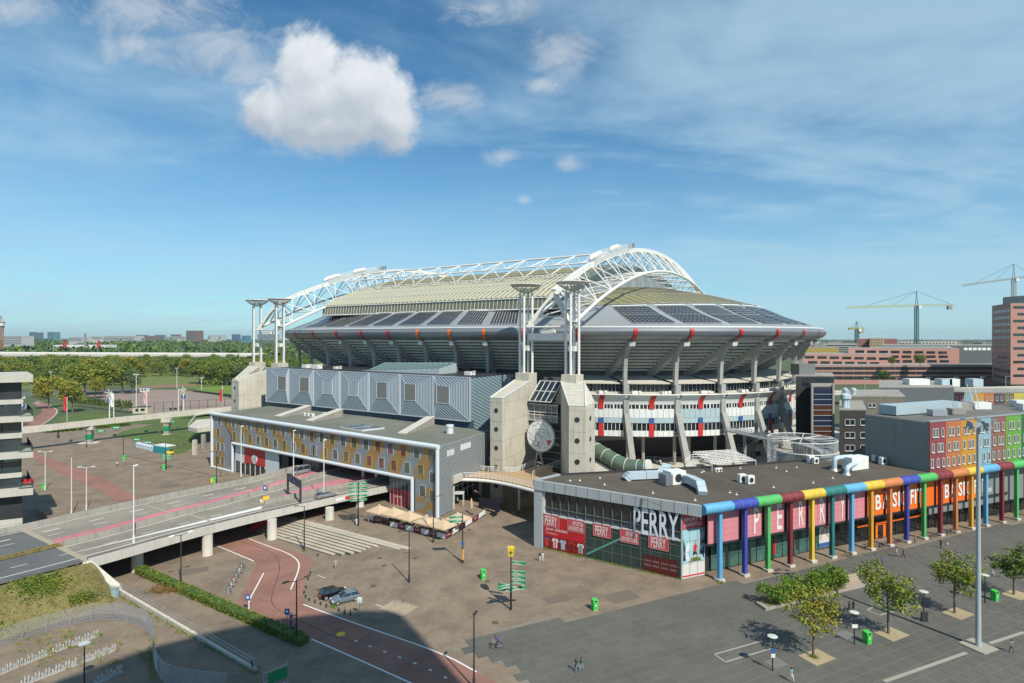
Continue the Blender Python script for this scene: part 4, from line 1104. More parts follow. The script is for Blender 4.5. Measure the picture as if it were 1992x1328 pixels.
for q in range(3):
 z = 11.6 - 4.2 * q; clad_p = [(.5, z - 2.6), (2.2, z - 2.6), (4.6, z - 4.2), (6.8, z - 4.2), (6.8, z - 2.2), (4.6, z - 2.2), (2.6, z), (.5, z)]
 b = MB(); OF.poly(b, clad_p, .0, .035); b.build('cladding_panel', m_oo, office)
for q in range(2):
 z = 6.2 - 3.1 * q; u = uR0 + 1.2
 b = MB(); OF.poly(b, [(u, z - 2.6), (u + 2.2, z - 2.6), (u + 3.4, z - .6), (OL - .6, z - .6), (OL - .6, z + 1.0), (u + 3.0, z + 1.0), (u + 1.8, z - .9), (u, z - .9)], .0, .035); b.build('cladding_panel', m_oo, office)
m_wfw = mat('window_frame_white', (.60, .61, .60), .5, .05, 1); m_wfy = mat('window_frame_yellow', (.62, .42, .10), .5, .05, 1)
m_og1 = glass('office_glass', (.11, .13, .10), .08, .6, .5); m_og2 = glass('office_glass_red', (.18, .07, .06), .1, .6, .5)
def owin(u, z, i, w=hw, h=hh): OF.window(office, u - w, u + w, z - h, z + h, m_wfy if i % 2 == 0 else m_wfw, m_og2 if (15 < i < 19) else m_og1, .10, .06, sill=False)
for i in range(nU):
 owin(ub[i], zu, i)
 if sec[i] is not None: owin(sec[i], zd, i)
owin(ub[0] - du_ * .9, zu, 1)
for q in range(3): owin(2.6 + .4 * 0 + .9, 11.9 - 4.3 * q - .9, q, .95, 1.3)
for q in range(2): owin(6.0, 6.7 - 4.2 * q, q + 1, .85, 1.2)
uq = uR0
for du, z, i in ((3.0, 6.3, 1), (6.4, 9.6, 1), (6.4, 5.7, 2)): owin(min(uq + du, OL - 1.5), z, i)
tb = MB()
tb.tube([OF.P(.1, 0, .15), OF.P(.1, OZ - .2, .15)], .45, 10); tb.build('outline_tube', m_tubew, office, smooth=True)
for p, q, r in (((-.3, OZ - .1), (OL + .3, OZ - .1), .58), ((OL, OZ - .2), (OL, TOPZ - .1), .45), ((uL0, ZB), (uR0, ZB), .42), ((uL0, ZB + .3), (uL0, -.1), .38), ((uR0, ZB + .3), (uR0, TOPZ - .1), .42), ((.1, .15), (uL0, .15), .3)):
 MB().tube([OF.P(*p, .2), OF.P(*q, .2)], r, 12).build('outline_tube', m_tubew, office, smooth=True)
uS1 = OF.px(540, 905)[0]; sh = Face(OF.P(uL0 + .4, 0, -.5)[:2], OF.P(uS1, 0, -.5)[:2])
cols = [(0, .22, m_tubew), (.22, .70, m_redp), (.70, 1.0, m_tubew)]
zs_ = 3.4
for a, b, m in cols:
 n_ = max(2, int((b - a) * 12))
 for k in range(n_):
  for z0, z1 in ((zs_, (zs_ + ZB) / 2), ((zs_ + ZB) / 2, ZB - .4)):
   if a >= .7: z0 = z0 if z0 > zs_ else .2
   q = MB(); u0 = sh.L * (a + (b - a) * k / n_); u1 = sh.L * (a + (b - a) * (k + 1) / n_) - .06; sh.slab(q, u0, u1, z0 + .03, z1 - .03, 0, .06); q.build('shop_panel', m, office)
gl = MB(); sh.slab(gl, 0, sh.L * .7, .1, zs_ - .1, -.2, -.1); gl.build('shop_glass', m_glass, office)
for k in range(7): q = MB(); u = sh.L * .7 * k / 6; sh.slab(q, u - .06, u + .06, .1, zs_, -.12, .04); q.build('shop_mullion', m_wfw, office)
emc = sh.P(sh.L * .46, 5.0, .2)
emblem(emc, (sh.e.x, sh.e.y, 0), (0, 0, 1), (sh.n.x, sh.n.y, 0), 1.35, office, .15, 1)
for u, z in ((sh.L * .2, 3.6), (sh.L * .72, 3.2)):
 c = sh.P(u, z, .25); q = MB()
 q.poly([c + Vector((sh.e.x, sh.e.y, 0)) * (.5 * math.cos(k * math.pi / 8)) + Vector((0, 0, .5 * math.sin(k * math.pi / 8))) for k in range(16)]); q.build('round_sign', m_white, office)
body(OF.px(590, 905)[0] - 4, OF.px(590, 905)[0] + 3, 0, ZB - .01, 3, OD, 'underpass_wall', m_concd)
ug0, ug1 = OF.px(752, 930)[0], uR0
gf = Face(OF.P(ug0, 0, -1.2)[:2], OF.P(ug1, 0, -1.2)[:2])
body(ug0 + .1, ug1, 0, ZB - .02, 1.8, 14, 'restaurant_body', m_dark)
for k in range(7):
 for z0, z1, m in ((TOPZ, 3.9, mat('restaurant_red', (.33, .02, .03), .4, .1, 1)), (3.9, 5.2, mat('restaurant_red_upper', (.42, .03, .035), .3, .2, 1)), (5.2, 7.2, m_glassb), (7.2, ZB - .1, m_glassb)):
  q = MB(); gf.slab(q, gf.L * k / 7 + .05, gf.L * (k + 1) / 7 - .05, z0 + .03, z1 - .03, 0, .05); q.build('glass_panel', m, office)
for k in range(8): q = MB(); gf.slab(q, gf.L * k / 7 - .05, gf.L * k / 7 + .05, TOPZ, ZB - .1, 0, .12); q.build('mullion', m_wfw, office)
q = MB(); lettering(q, 'Just the', gf.P(gf.L * .2, 3.1, .12), gf.e.to_3d() * 2.2, (0, 0, .55), .02)
q.build('lettering', m_white, office)
gx0, gx1 = OF.px(665, 925)[0], OF.px(752, 940)[0]
g3 = Face(OF.P(gx0, 0, -9)[:2], OF.P(gx1, 0, -9)[:2])
q = MB(); g3.slab(q, 0, g3.L, 5.1, ZB - .2, -.2, 0); q.build('glass_panel', m_glass, office)
for k in range(14): q = MB(); g3.slab(q, g3.L * k / 13 - .07, g3.L * k / 13 + .07, 5.1, ZB - .1, 0, .1); q.build('mullion', m_wfw, office)
for u in (.2, .5): p = OF.P(gx0 + (gx1 - gx0) * u, 5.0, -4); MB().lathe(p, [(.4, 0), (.4, ZB - 5)], 12).build('round_column', m_white, office, smooth=True)
SF = Face((RC.x, RC.y), (RC.x + 8.7, RC.y + 17.2)); sz = SF.px(880, 955)[1]
uo, zo = SF.px(880.6, 908)
q = MB(); SF.slab(q, .3, SF.L + 1, ZB - 1.4, OZ - .1, -.4, .12); q.build('end_wall', m_osid, office)
q = MB(); SF.slab(q, .3, uo, TOPZ - .2, ZB - 1.4, -.4, .12); q.build('end_wall', m_osid, office)
for a, b in (((867.8, 890), (882, 876)), ((894, 878), (914, 866))):
 u0, z0 = SF.px(*a); u1, z1 = SF.px(*b); q = MB(); SF.slab(q, u0, u1, z0 + .2, z0 + 1.5, .1, .2); lo = q.build('louvre', m_fac, office)
 q = MB()
 for k in range(7): c = u0 + (u1 - u0) * k / 6; SF.slab(q, c - .05, c + .05, z0 + .2, z0 + 1.5, .2, .26)
 q.build('louvre_bars', m_grey, lo)
q = MB(); SF.slab(q, uo, SF.L + 1, TOPZ, ZB - 1.4, -3.2, -3.0); q.build('lobby_glass', m_glassg, office)
for k in range(7): q = MB(); c = uo + (SF.L - uo) * k / 6; SF.slab(q, c - .06, c + .06, TOPZ, ZB - 1.4, -3.0, -2.85); q.build('mullion', m_wfw, office)
for z in (3.4, 5.0): q = MB(); SF.slab(q, uo, SF.L + 1, z - .12, z + .12, -3.0, -2.8); q.build('transom', m_wfw, office)
for c in (uo + .8, SF.L - .2): p = SF.P(c, TOPZ, -.5); MB().lathe(p, [(.45, 0), (.45, 6.2)], 14).build('round_column', m_concl, office, smooth=True)
q = MB(); SF.slab(q, uo - .2, uo + 3.2, 7.3, 9.0, -1.2, .6); q.build('concrete_block', m_concl, office)
pc = SF.P(uo + 3.6, TOPZ, -.8); q = MB()
for dx, dy_ in ((-1.2, -1), (1.2, -1), (1.2, 1), (-1.2, 1)): q.bar(pc + Vector((dx, dy_, 0)), pc + Vector((dx, dy_, 2.8)), .1)
q.box(pc + Vector((0, 0, 2.85)), (2.7, 2.3, .12), 0); q.build('porch', m_wfw, office)
for a, b in (((540, 812), (600, 802)), ((600, 821), (662, 810)), ((782, 846), (838, 826))):
 p, r_ = G(*a, OZ), G(*b, OZ); d = (r_ - p); w = Vector((-d.y, d.x, 0)).normalized() * 1.1
 o = MB().hexa([p - w, r_ - w, r_ + w, p + w], [p - w + Vector((0, 0, .35)), r_ - w + Vector((0, 0, 2.1)), r_ + w + Vector((0, 0, 2.1)), p + w + Vector((0, 0, .35))]).build('roof_wedge', m_concd, office)
 MB().hexa([p - w * 1.08 + Vector((0, 0, .36)), r_ - w * 1.08 + Vector((0, 0, 2.11)), r_ + w * 1.08 + Vector((0, 0, 2.11)), p + w * 1.08 + Vector((0, 0, .36))], [p - w * 1.08 + Vector((0, 0, .55)), r_ - w * 1.08 + Vector((0, 0, 2.3)), r_ + w * 1.08 + Vector((0, 0, 2.3)), p + w * 1.08 + Vector((0, 0, .55))]).build('wedge_cap', m_concl, o)
sk = [G(662, 830, OZ + .2), G(704, 837, OZ + .2), G(748, 832, OZ + .2), G(706, 825, OZ + .2)]
o = MB().hexa([p + Vector((0, 0, -.3)) for p in sk], [p + Vector((0, 0, .1)) for p in sk]).build('skylight', m_wfw, office)
for i in range(4):
 for j in range(2):
  def sp_(u, v): return (sk[0].lerp(sk[1], v)).lerp(sk[3].lerp(sk[2], v), u) + Vector((0, 0, .13))
  MB().quad(sp_(i / 4 + .02, j / 2 + .03), sp_(i / 4 + .02, j / 2 + .47), sp_((i + 1) / 4 - .02, j / 2 + .47), sp_((i + 1) / 4 - .02, j / 2 + .03)).build('pane', m_glassb, o)
for px, py, s_ in ((592, 808, .8), (599, 809, .8), (607, 810, .9), (632, 808, .9)):
 p = G(px, py, OZ); o = MB().box((p.x, p.y, OZ + s_ / 2), (s_ * 1.4, s_, s_), -.6).build('air_unit', m_white, office)
 c = MB(); cc = Vector((p.x, p.y, OZ + s_ / 2)) + Vector((OF.n.x, OF.n.y, 0)) * (s_ * .52); c.poly([cc + OF.e.to_3d() * (s_ * .35 * math.cos(k * .7854)) + Vector((0, 0, s_ * .35 * math.sin(k * .7854))) for k in range(8)]); c.build('fan', m_dark, o)
p = G(875, 842, OZ); MB().lathe((p.x, p.y, OZ - .1), [(.9, 0), (.85, 1.5), (1.0, 1.6), (1.0, 2.1), (.5, 2.2)], 14).build('roof_vent', m_tubew, office, smooth=True)
# ================================================================== curved footbridge to the right tower
fb = thing('footbridge', 'tan decked footbridge with white railings beside the concrete stair tower', 'footbridge', G(1000, 960))
ZF = 7.6
edge = smooth_line([G(898, 929, ZF), G(940, 930, ZF), G(990, 938, ZF), G(1048, 953, ZF), G(1075, 962, ZF)], 2)
back_ = smooth_line([G(908, 913, ZF), G(950, 917, ZF), G(1002, 920, ZF), G(1040, 906, ZF), G(1075, 905, ZF)], 2)
nn_ = 24; E_, B_ = ipol(edge, nn_), ipol(back_, nn_)
q = MB(); q.strip([p for p in E_], [p for p in B_]); q.strip([p + Vector((0, 0, -.5)) for p in B_], [p + Vector((0, 0, -.5)) for p in E_]); q.build('deck', mat('bridge_deck_tan', (.42, .29, .16), .85, .1, .6), fb)
MB().tube([p + Vector((0, 0, -.45)) for p in E_], .38, 10).build('edge_tube', m_white, fb, smooth=True)
def railing(L, h, parent, m=m_white, sp=1, name='railing', rails=(1.0, .75, .5, .25)):
 q = MB()
 for r_ in rails: q.tube([p + Vector((0, 0, h * r_)) for p in L], .035 if r_ < 1 else .06, 4)
 for p in L[::sp]: q.bar(p, p + Vector((0, 0, h)), .07)
 return q.build(name, m, parent)
railing(E_, 1.2, fb); railing(ipol([G(908, 913, ZF), G(950, 917, ZF), G(1002, 920, ZF), G(1042, 903, ZF)], 20), 1.2, fb)
railing(ipol([G(1036, 927, ZF), G(1070, 910, ZF), G(1092, 904, ZF)], 8), 1.2, fb)
for px, py in ((1010, 985), (1052, 990)):
 p = G(px, py, TOPZ * .5); MB().lathe((p.x, p.y, 0), [(.3, 0), (.3, ZF - .5)], 10).build('post', m_white, fb, smooth=True)
stw = thing('outside_stair', 'white zigzag steel stair climbing between striped office and stair tower', 'stair', G(930, 930))
q = MB()
for (a, b, z0, z1) in (((903, 922), (950, 890), ZF, ZF + 5.5),):
 p, r_ = G(*a, z0), G(*b, z0); d = G(*b, z0) - p; e_ = p + d.normalized() * 8; e_.z = z1
 q.bar(p, e_, 1.3, .14)
 w = Vector((-d.y, d.x, 0)).normalized() * .9
 for s_ in (-1, 1):
  for hh_ in (.6, 1.1): q.tube([p + w * s_ + Vector((0, 0, hh_)), e_ + w * s_ + Vector((0, 0, hh_))], .05, 4)
  for k in range(7): c = p.lerp(e_, k / 6) + w * s_; q.bar(c, c + Vector((0, 0, 1.1)), .05)
q.build('stair_flight', m_dirtw, stw)
o = MB(); A_, B_2 = G(931, 985, TOPZ), G(972, 994, TOPZ); o.bar(A_ + Vector((0, 0, 1.1)), B_2 + Vector((0, 0, 1.1)), .15, 2.2); C_ = G(963, 1000, TOPZ); o.bar(B_2 + Vector((0, 0, 1.1)), C_ + Vector((0, 0, 1.1)), .15, 2.2)
o = o.build('hoarding', mat('navy_board', (.012, .013, .03), .5, .2, 1)); o['label'] = 'dark navy hoarding standing in the shade below the footbridge'; o['category'] = 'hoarding'
# ================================================================== sports shop with the coloured colonnade
C1 = G(1325.3, 1127.5); C0 = G(1057.9, 1065.3)
d0 = (C0 - C1).normalized()
LF = Face((C0 + d0 * 1.9)[:2], C1[:2])
RZ = 12.6; PB = 10.95
shop = thing('sports_shop', 'large glazed sports shop with grey frame, big white lettering and coloured columns', 'building', C1)
m_pf = mat('parapet_sheet', (.37, .405, .415), .5, .06, .5, streak=.1)
m_felt = mat('roof_felt', (.088, .074, .056), .95, .22, .35, stain=.35, bump=.1)
m_pinkp = mat('pink_panel', (.60, .235, .27), .5, .06, .5)
m_signr = mat('sign_red', (.60, .07, .09), .5, .06, 1)
K = Vector((31.6, 92.6, 0))
cb0, cb1 = G(1401, 1130), G(1657.4, 1077)
CD = (cb1 - cb0).normalized()
TF = Face(cb0[:2], (cb0 + CD * 60)[:2])              # plane of the columns
def tu(px): return TF.px(px, 950)[0]
WF = Face((TF.P(0, 0, -3.6))[:2], (TF.P(60, 0, -3.6))[:2])     # glazed wall behind the columns
back = [G(1088, 923, RZ), G(1440, 905, RZ), G(1618, 891.6, RZ)]
kp = TF.P(tu(1366), 0, .0)
rp = [LF.P(-.3, 0, .3)[:2], kp[:2], TF.P(95, 0, 0)[:2], TF.P(95, 0, -34)[:2], back[2][:2], back[1][:2], back[0][:2]]
MB().prism(rp, RZ - .5, RZ - .12).build('roof', m_felt, shop)
body = [LF.P(.2, 0, -.5)[:2], LF.P(LF.L - .1, 0, -.5)[:2], WF.P(1.5, 0, -.3)[:2], WF.P(94, 0, -.3)[:2], TF.P(94, 0, -33)[:2], back[2][:2], back[1][:2], back[0][:2]]
MB().prism(body, 0, RZ - .55).build('shop_body', m_dark, shop)
def parapet(a, b, z0, z1, w, m, name='parapet'):
 mb = MB(); a, b = Vector((a[0], a[1], 0)), Vector((b[0], b[1], 0)); mb.bar(a + Vector((0, 0, (z0 + z1) / 2)), b + Vector((0, 0, (z0 + z1) / 2)), w, z1 - z0); return mb.build(name, m, shop)
P0_ = LF.P(0, 0, .35); P1_ = kp
npl = 14
for k in range(npl):
 a, b = P0_.lerp(P1_, k / npl + .002), P0_.lerp(P1_, (k + 1) / npl - .002)
 parapet(a, b, PB, RZ + .15, .6, m_pf, 'parapet_panel')
for a, b in zip(back, back[1:]): parapet(a, b, RZ - .6, RZ + .2, .4, m_dark)
parapet(LF.P(0, 0, .3), back[0], RZ - 1.2, RZ + .15, .6, m_pf)
for k in range(6):
 q = MB(); z0, z1 = PB * k / 6, PB * (k + 1) / 6 - .03; q.hexa([LF.P(0, z0, .45), LF.P(1.75, z0, .45), LF.P(1.75, z0, -2), LF.P(0, z0, -2)], [LF.P(0, z1, .45), LF.P(1.75, z1, .45), LF.P(1.75, z1, -2), LF.P(0, z1, -2)]); q.build('corner_panel', m_pf, shop)
ZM = LF.px(1060, 998)[1]; zm = .5 * (ZM + LF.px(1300, 1045)[1])
u0g, u1g = 1.9, LF.L - .1; nb = 15; m_mul = mat('mullion_grey', (.13, .14, .13), .5, .1, 1)
zrows = [0.1, 1.9, 3.7, 5.5, zm, zm + 1.2, PB]
for k in range(nb):
 for r in range(len(zrows) - 1):
  a, b = u0g + (u1g - u0g) * k / nb + .04, u0g + (u1g - u0g) * (k + 1) / nb - .04
  q = MB(); out = -.05 if r < 4 else -.25
  LF.slab(q, a, b, zrows[r] + .04, zrows[r + 1] - .04, out - .06, out)
  q.build('pane', m_glassb if r == 4 else (m_glassg if r < 4 else m_glass), shop)
for k in range(nb + 1):
 c = u0g + (u1g - u0g) * k / nb; q = MB(); LF.slab(q, c - .032, c + .032, .05, PB, -.3, .02); q.build('mullion', m_mul, shop)
for z in zrows[:-1]:
 q = MB(); LF.slab(q, u0g, u1g, z - .03, z + .03, -.3, .03); q.build('transom', m_mul if z != zm else m_wfw, shop)
q = MB(); LF.slab(q, u0g, u1g, zm - .3, zm - .06, -.3, .05); q.build('white_rail', m_wfw, shop)
q = MB(); LF.slab(q, u0g - .12, u0g + .2, zm, PB, -.3, .06); q.build('white_post', m_wfw, shop)
q = MB(); a, b = LF.px(1142, 1078), LF.px(1207, 1048); q.tube([LF.P(*a, -.02), LF.P(*b, -.02)], .2, 8); q.build('brace', mat('green_steel', (.10, .30, .24), .5, .1, 1), shop)
def sign(px0, py0, px1, py1, m, txts, face=LF, out=.1, tm=None, name='sign_board'):
 """txts: (text, x0, y0, x1, y1) in fractions of the board"""
 u0, zt_ = face.px(px0, py0); u1, zb_ = face.px(px1, py1)
 zl_ = face.px(px0, py0)[1]; q = MB(); face.slab(q, u0, u1, zb_, zt_, out - .1, out); o = q.build(name, m, shop)
 for t, x0, y0, x1, y1 in txts:
  l = MB(); lettering(l, t, face.P(u0 + (u1 - u0) * x0, zb_ + (zt_ - zb_) * y0, out + .03), face.e.to_3d() * ((u1 - u0) * (x1 - x0)), (0, 0, (zt_ - zb_) * (y1 - y0)), .012); l.build('lettering', tm or m_white, o)
 return o, u0, u1, zb_, zt_
per = [('PERRY', .12, .12, .86, .88)]; spa = [('SPORT&', .30, .54, .93, .88), ('ADVENTURE', .06, .12, .93, .46)]
for x0, y0, x1, y1, t in ((1057, 998, 1088.5, 1023.5, per), (1104.5, 1008, 1137, 1034, spa), (1154, 1016.5, 1188.5, 1045, per), (1206.5, 1027.5, 1243, 1056.5, spa), (1262, 1039, 1301, 1069, per)):
 u0, za = LF.px(x0, y0); u1, zb = LF.px(x1, y1)
 z1 = za; z0 = za - 2.25
 q = MB(); LF.slab(q, u0, u1, z0, z1, -.02, .10); o = q.build('sign_board', m_signr, shop)
 fr = MB()
 for a, b, c, d in ((u0, u1, z0, z0 + .06), (u0, u1, z1 - .06, z1), (u0, u0 + .06, z0, z1), (u1 - .06, u1, z0, z1)): LF.slab(fr, a, b, c, d, .1, .13)
 fr.build('sign_frame', m_steel, o)
 for tx, a, b, c, d in t:
  l = MB(); lettering(l, tx, LF.P(u0 + (u1 - u0) * a, z0 + (z1 - z0) * b, .13), LF.e.to_3d() * ((u1 - u0) * (c - a)), (0, 0, (z1 - z0) * (d - b)), .012); l.build('lettering', m_white, o)
u0, za = LF.px(1233, 983); u1, zb = LF.px(1322, 1010)
l = MB(); lettering(l, 'PERRY', LF.P(u0, zm - .3, .12), LF.e.to_3d() * (LF.px(1321, 1030)[0] - u0), (0, 0, PB - zm + .1), .015); l.build('big_lettering', mat('letter_white', (.72, .76, .80), .4, .05, 1), shop)
u0, u1 = LF.px(1058, 1030)[0], LF.px(1138, 1050)[0]
m_cred = mat('window_film_red', (.50, .015, .02), .4, .12, .6); m_cdk = mat('window_film_dark', (.22, .012, .015), .4, .5, .5)
q = MB(); LF.slab(q, u0, u1, 2.5, 6.2, .02, .07); fb_ = q.build('window_film', m_cred, shop)
q = MB(); LF.slab(q, u0, u1, .2, 2.5, .02, .065); q.build('window_film', m_cdk, shop)
l = MB(); lettering(l, 'Jouw clubshirt', LF.P(u0 + .45, 3.45, .09), LF.e.to_3d() * 4.6, (0, 0, .75), .008); l.build('lettering', m_white, fb_)
l = MB(); lettering(l, 'vind je bij Perry', LF.P(u0 + .45, 2.85, .09), LF.e.to_3d() * 2.5, (0, 0, .40), .004); l.build('lettering', m_white, fb_)
m_shb = mat('shirt_blue', (.35, .42, .50), .7, .08, 1); m_shs = mat('shirt_stripe', (.02, .02, .03), .7, .1, 1); m_shbl = mat('shirt_navy', (.05, .06, .25), .7, .1, 1)
shp = [(-.38, 1.0), (-.14, 1.0), (0, .92), (.14, 1.0), (.38, 1.0), (.56, .74), (.42, .62), (.32, .70), (.32, 0), (-.32, 0), (-.32, .70), (-.42, .62), (-.56, .74)]
for k, (ux, mm, st_) in enumerate(((.075, m_shbl, m_redp), (.29, m_white, m_redp), (.48, m_shb, None), (.69, m_redp, m_cdk), (.90, m_white, m_shs))):
 u = u0 + (u1 - u0) * ux; q = MB(); sc = 1.75
 LF.poly(q, [(u + x * sc * .72, .5 + y * sc) for x, y in shp], .07, .10); o = q.build('printed_shirt', mm, fb_)
 if st_:
  q = MB()
  for c in ((-.2, 0, .2) if mm is not m_white or st_ is m_shs else (0,)):
   w = .05 if st_ is m_shs or len((1,)) == 0 else .11; LF.slab(q, u + (c - w) * sc * .72, u + (c + w) * sc * .72, .52, .5 + .88 * sc, .10, .115)
  q.build('shirt_stripe', st_, o)
us, ue_ = LF.px(1252, 1090)[0], LF.px(1318, 1110)[0]
q = MB(); LF.slab(q, us, ue_, .2, 2.9, .02, .05); sf = q.build('sale_film', mat('sale_maroon', (.10, .012, .012), .4, .3, .6), shop)
for r in range(2):
 for c in range(4):
  l = MB(); lettering(l, 'SALE', LF.P(us + .15 + c * (ue_ - us) / 4.0, 1.85 - r * .75, .07), LF.e.to_3d() * 1.15, (.0, 0, .34), .01); l.build('lettering', mat('sale_grey', (.30, .27, .24), .5, .1, 1), sf)
CF = Face(C1[:2], (C1 + CD * 8)[:2]); ce = CF.px(1371.5, 1110)[0]
MB().prism([C1[:2], CF.P(ce, 0)[:2], CF.P(ce, 0, -3)[:2], LF.P(LF.L - 1, 0, -3)[:2]], 0, PB + .3).build('corner_bay', m_pf, shop)
zt2 = CF.px(1350, 1030)[1]
q = MB(); CF.slab(q, .15, ce - .1, 8.3, PB - .1, .03, .10); o = q.build('poster', m_signr, shop)
l = MB(); lettering(l, 'SPORT &', CF.P(.5, 9.45, .13), CF.e.to_3d() * (ce - 1.2), (0, 0, .62), .015); lettering(l, 'ADVENTURE', CF.P(.5, 8.6, .13), CF.e.to_3d() * (ce - 1.2), (0, 0, .6), .015); l.build('lettering', m_white, o)
q = MB(); CF.slab(q, .15, ce - .1, 2.6, 8.1, .03, .10); o = q.build('poster', mat('poster_sky', (.33, .55, .62), .5, .12, .5), shop)
q = MB(); CF.slab(q, .15, ce - .1, .15, 2.55, .03, .10); o2 = q.build('poster', mat('poster_white', (.62, .62, .60), .5, .06, 1), shop)
q = MB(); CF.slab(q, .2, ce - .15, .35, .6, .1, .12); q.build('poster_stripe', m_redp, o2)
w_ = ce
for nm, pts, m in (('dark_pattern', [(.3, 3.0), (.8, 3.0), (.8, 5.0), (.3, 6.9)], m_dark), ('dark_pattern', [(w_ - .3, 2.9), (w_ - .3, 5.1), (w_ - 1.1, 4.2)], m_dark), ('pale_shape', [(.3, 4.2), (1.4, 6.0), (1.9, 5.6), (1.2, 4.2), (1.9, 3.0), (1.2, 2.8)], mat('poster_pale', (.60, .72, .74), .5, .1, 1)),
                   ('pale_shape', [(w_ - .3, 7.6), (w_ - 1.3, 7.2), (w_ - 1.3, 5.6), (w_ - .3, 5.4)], MATS['poster_pale']), ('grass_print', [(1.2, 2.7), (w_ - .9, 2.7), (w_ - 1.3, 3.4), (1.9, 3.3)], m_grass)):
 q = MB(); CF.poly(q, pts, .10, .115); q.build(nm, m, o)
m_skin = mat('skin', (.42, .25, .17), .6, .08, 2)
ux = w_ * .56
for nm, pts, m in (('runner_shirt', [(ux - .32, 5.35), (ux - .42, 4.35), (ux + .22, 4.3), (ux + .38, 5.3), (ux + .1, 5.6)], m_redp), ('runner_head', [(ux - .12, 5.62), (ux + .2, 5.62), (ux + .24, 6.1), (ux - .1, 6.12)], m_skin), ('runner_shorts', [(ux - .42, 4.38), (ux - .5, 3.75), (ux + .05, 3.85), (ux + .5, 3.75), (ux + .22, 4.35)], m_dark),
                   ('runner_leg', [(ux - .45, 3.8), (ux - .25, 3.8), (ux - .6, 3.0), (ux - .8, 2.2), (ux - .95, 2.2), (ux - .75, 3.1)], m_skin), ('runner_leg', [(ux + .2, 3.85), (ux + .48, 3.8), (ux + .7, 3.3), (ux + 1.25, 3.25), (ux + 1.25, 3.1), (ux + .6, 3.12)], m_skin), ('runner_arm', [(ux + .3, 5.3), (ux + .4, 5.2), (ux + .75, 4.75), (ux + .4, 4.6), (ux + .35, 4.7), (ux + .55, 4.8)], m_skin)):
 q = MB(); CF.poly(q, pts, .115, .13); q.build(nm, m, o)
q = MB()
for u in (ce / 3, ce * 2 / 3): CF.slab(q, u - .03, u + .03, .1, 8.1, .12, .14)
for z in (2.58, 4.4, 6.2, 8.2): CF.slab(q, .1, ce, z - .03, z + .03, .12, .14)
q.build('poster_grid', m_concd, shop)
PAL = {'lb': (.10, .37, .62), 'bl': (.03, .055, .36), 'gr': (.065, .42, .10), 'dr': (.19, .012, .022), 'ye': (.68, .47, .035), 'te': (.008, .16, .155), 'or': (.55, .19, .045), 'oy': (.62, .33, .02)}
def pm(k): return mat('paint_' + k, tuple(c * .9 + .012 for c in PAL[k]), .6, .12, .6, streak=.22, stain=.12)
segx = [1366, 1421, 1467.6, 1513, 1556, 1598, 1638.4, 1676.5, 1712, 1747, 1781, 1814.7, 1845, 1876, 1904, 1935, 1963.5, 1991, 2025]
segc = ['lb', 'bl', 'gr', 'dr', 'ye', 'te', 'lb', 'ye', 'or', 'bl', 'gr', 'dr', 'or', 'ye', 'lb', 'dr', 'gr', 'lb']
ZT = RZ - .25
for i, c in enumerate(segc):
 a, b = tu(segx[i]), tu(segx[i + 1])
 mb = MB()
 P_ = [TF.P(u, ZT - .2, .2) for u in (a + .015, b - .015)]
 mb.tube(P_, .84, 20); o = mb.build('roof_tube', pm(c), shop, smooth=True)
 rings_ = MB()
 for k in (1, 2): u = a + (b - a) * k / 3; rings_.tube([TF.P(u - .02, ZT - .2, .2), TF.P(u + .02, ZT - .2, .2)], .846, 20)
 rings_.build('tube_joint', m_concd, o)
colx = [1401, 1449.7, 1494.6, 1538, 1580.4, 1619.4, 1657.4, 1695.2, 1731.5, 1764.7, 1798, 1830, 1859.7, 1890, 1918.4, 1949.8, 1978, 2008]
colc = ['lb', 'bl', 'gr', 'dr', 'ye', 'te', 'lb', 'oy', 'or', 'bl', 'gr', 'dr', 'or', 'oy', 'lb', 'dr', 'gr', 'ye']
ucs = [TF.px(x, 1000)[0] for x in colx]
stp = (ucs[-1] - ucs[0]) / (len(ucs) - 1)
for i, c in enumerate(colc):
 u = ucs[i]
 q = MB(); TF.slab(q, u - .31, u + .31, .35, ZT - .3, -.42, .22); o = q.build('column', pm(c), shop)
 q = MB(); TF.slab(q, u - .62, u + .62, -.05, .40, -.72, .52); q.build('column_base', m_concl, o)
PF = Face(TF.P(0, 0, -1.0)[:2], TF.P(60, 0, -1.0)[:2])
pz0, pz1 = 5.9, PB + .3
letters = {1: 'P', 2: 'E', 3: 'R', 4: 'R', 5: 'Y'}
m_or = m_orange
pe = [TF.px(1372, 1000)[0] + 1.6] + [(a + b) / 2 for a, b in zip(ucs, ucs[1:])]
for i in range(0, 15):
 if i >= 14: break
 u0, u1 = ucs[i] + .3, ucs[i + 1] - .3
 if i == 0: u0 = ucs[0] - 1.6
 if i == 7: u0 = ucs[7] + .3
 m = m_pinkp if i < 7 else m_or
 if i in (13,): u1 = u0 + (u1 - u0) * .92
 q = MB(); PF.slab(q, u0 + .02, u1 - .02, pz0, pz1, -.25, 0); o = q.build('facade_panel', m, shop)
 g_ = MB()
 for k in range(1, 5): z = pz0 + (pz1 - pz0) * k / 5; PF.slab(g_, u0 + .03, u1 - .03, z - .02, z + .02, 0, .012)
 PF.slab(g_, (u0 + u1) / 2 - .02, (u0 + u1) / 2 + .02, pz0, pz1, 0, .012)
 g_.build('panel_joint', m_signr if i < 7 else mat('orange_dark', (.5, .08, .01), .5, .1, 1), o)
 if i in letters:
  cx = PF.px((0, 1471.8, 1516, 1558.3, 1599.4, 1638.4)[i], 1000)[0]; l = MB(); lettering(l, letters[i], PF.P(cx - .6, pz0 + .45, .05), PF.e.to_3d() * 1.2, (0, 0, pz1 - pz0 - .9), .008); l.build('lettering', m_white, o)
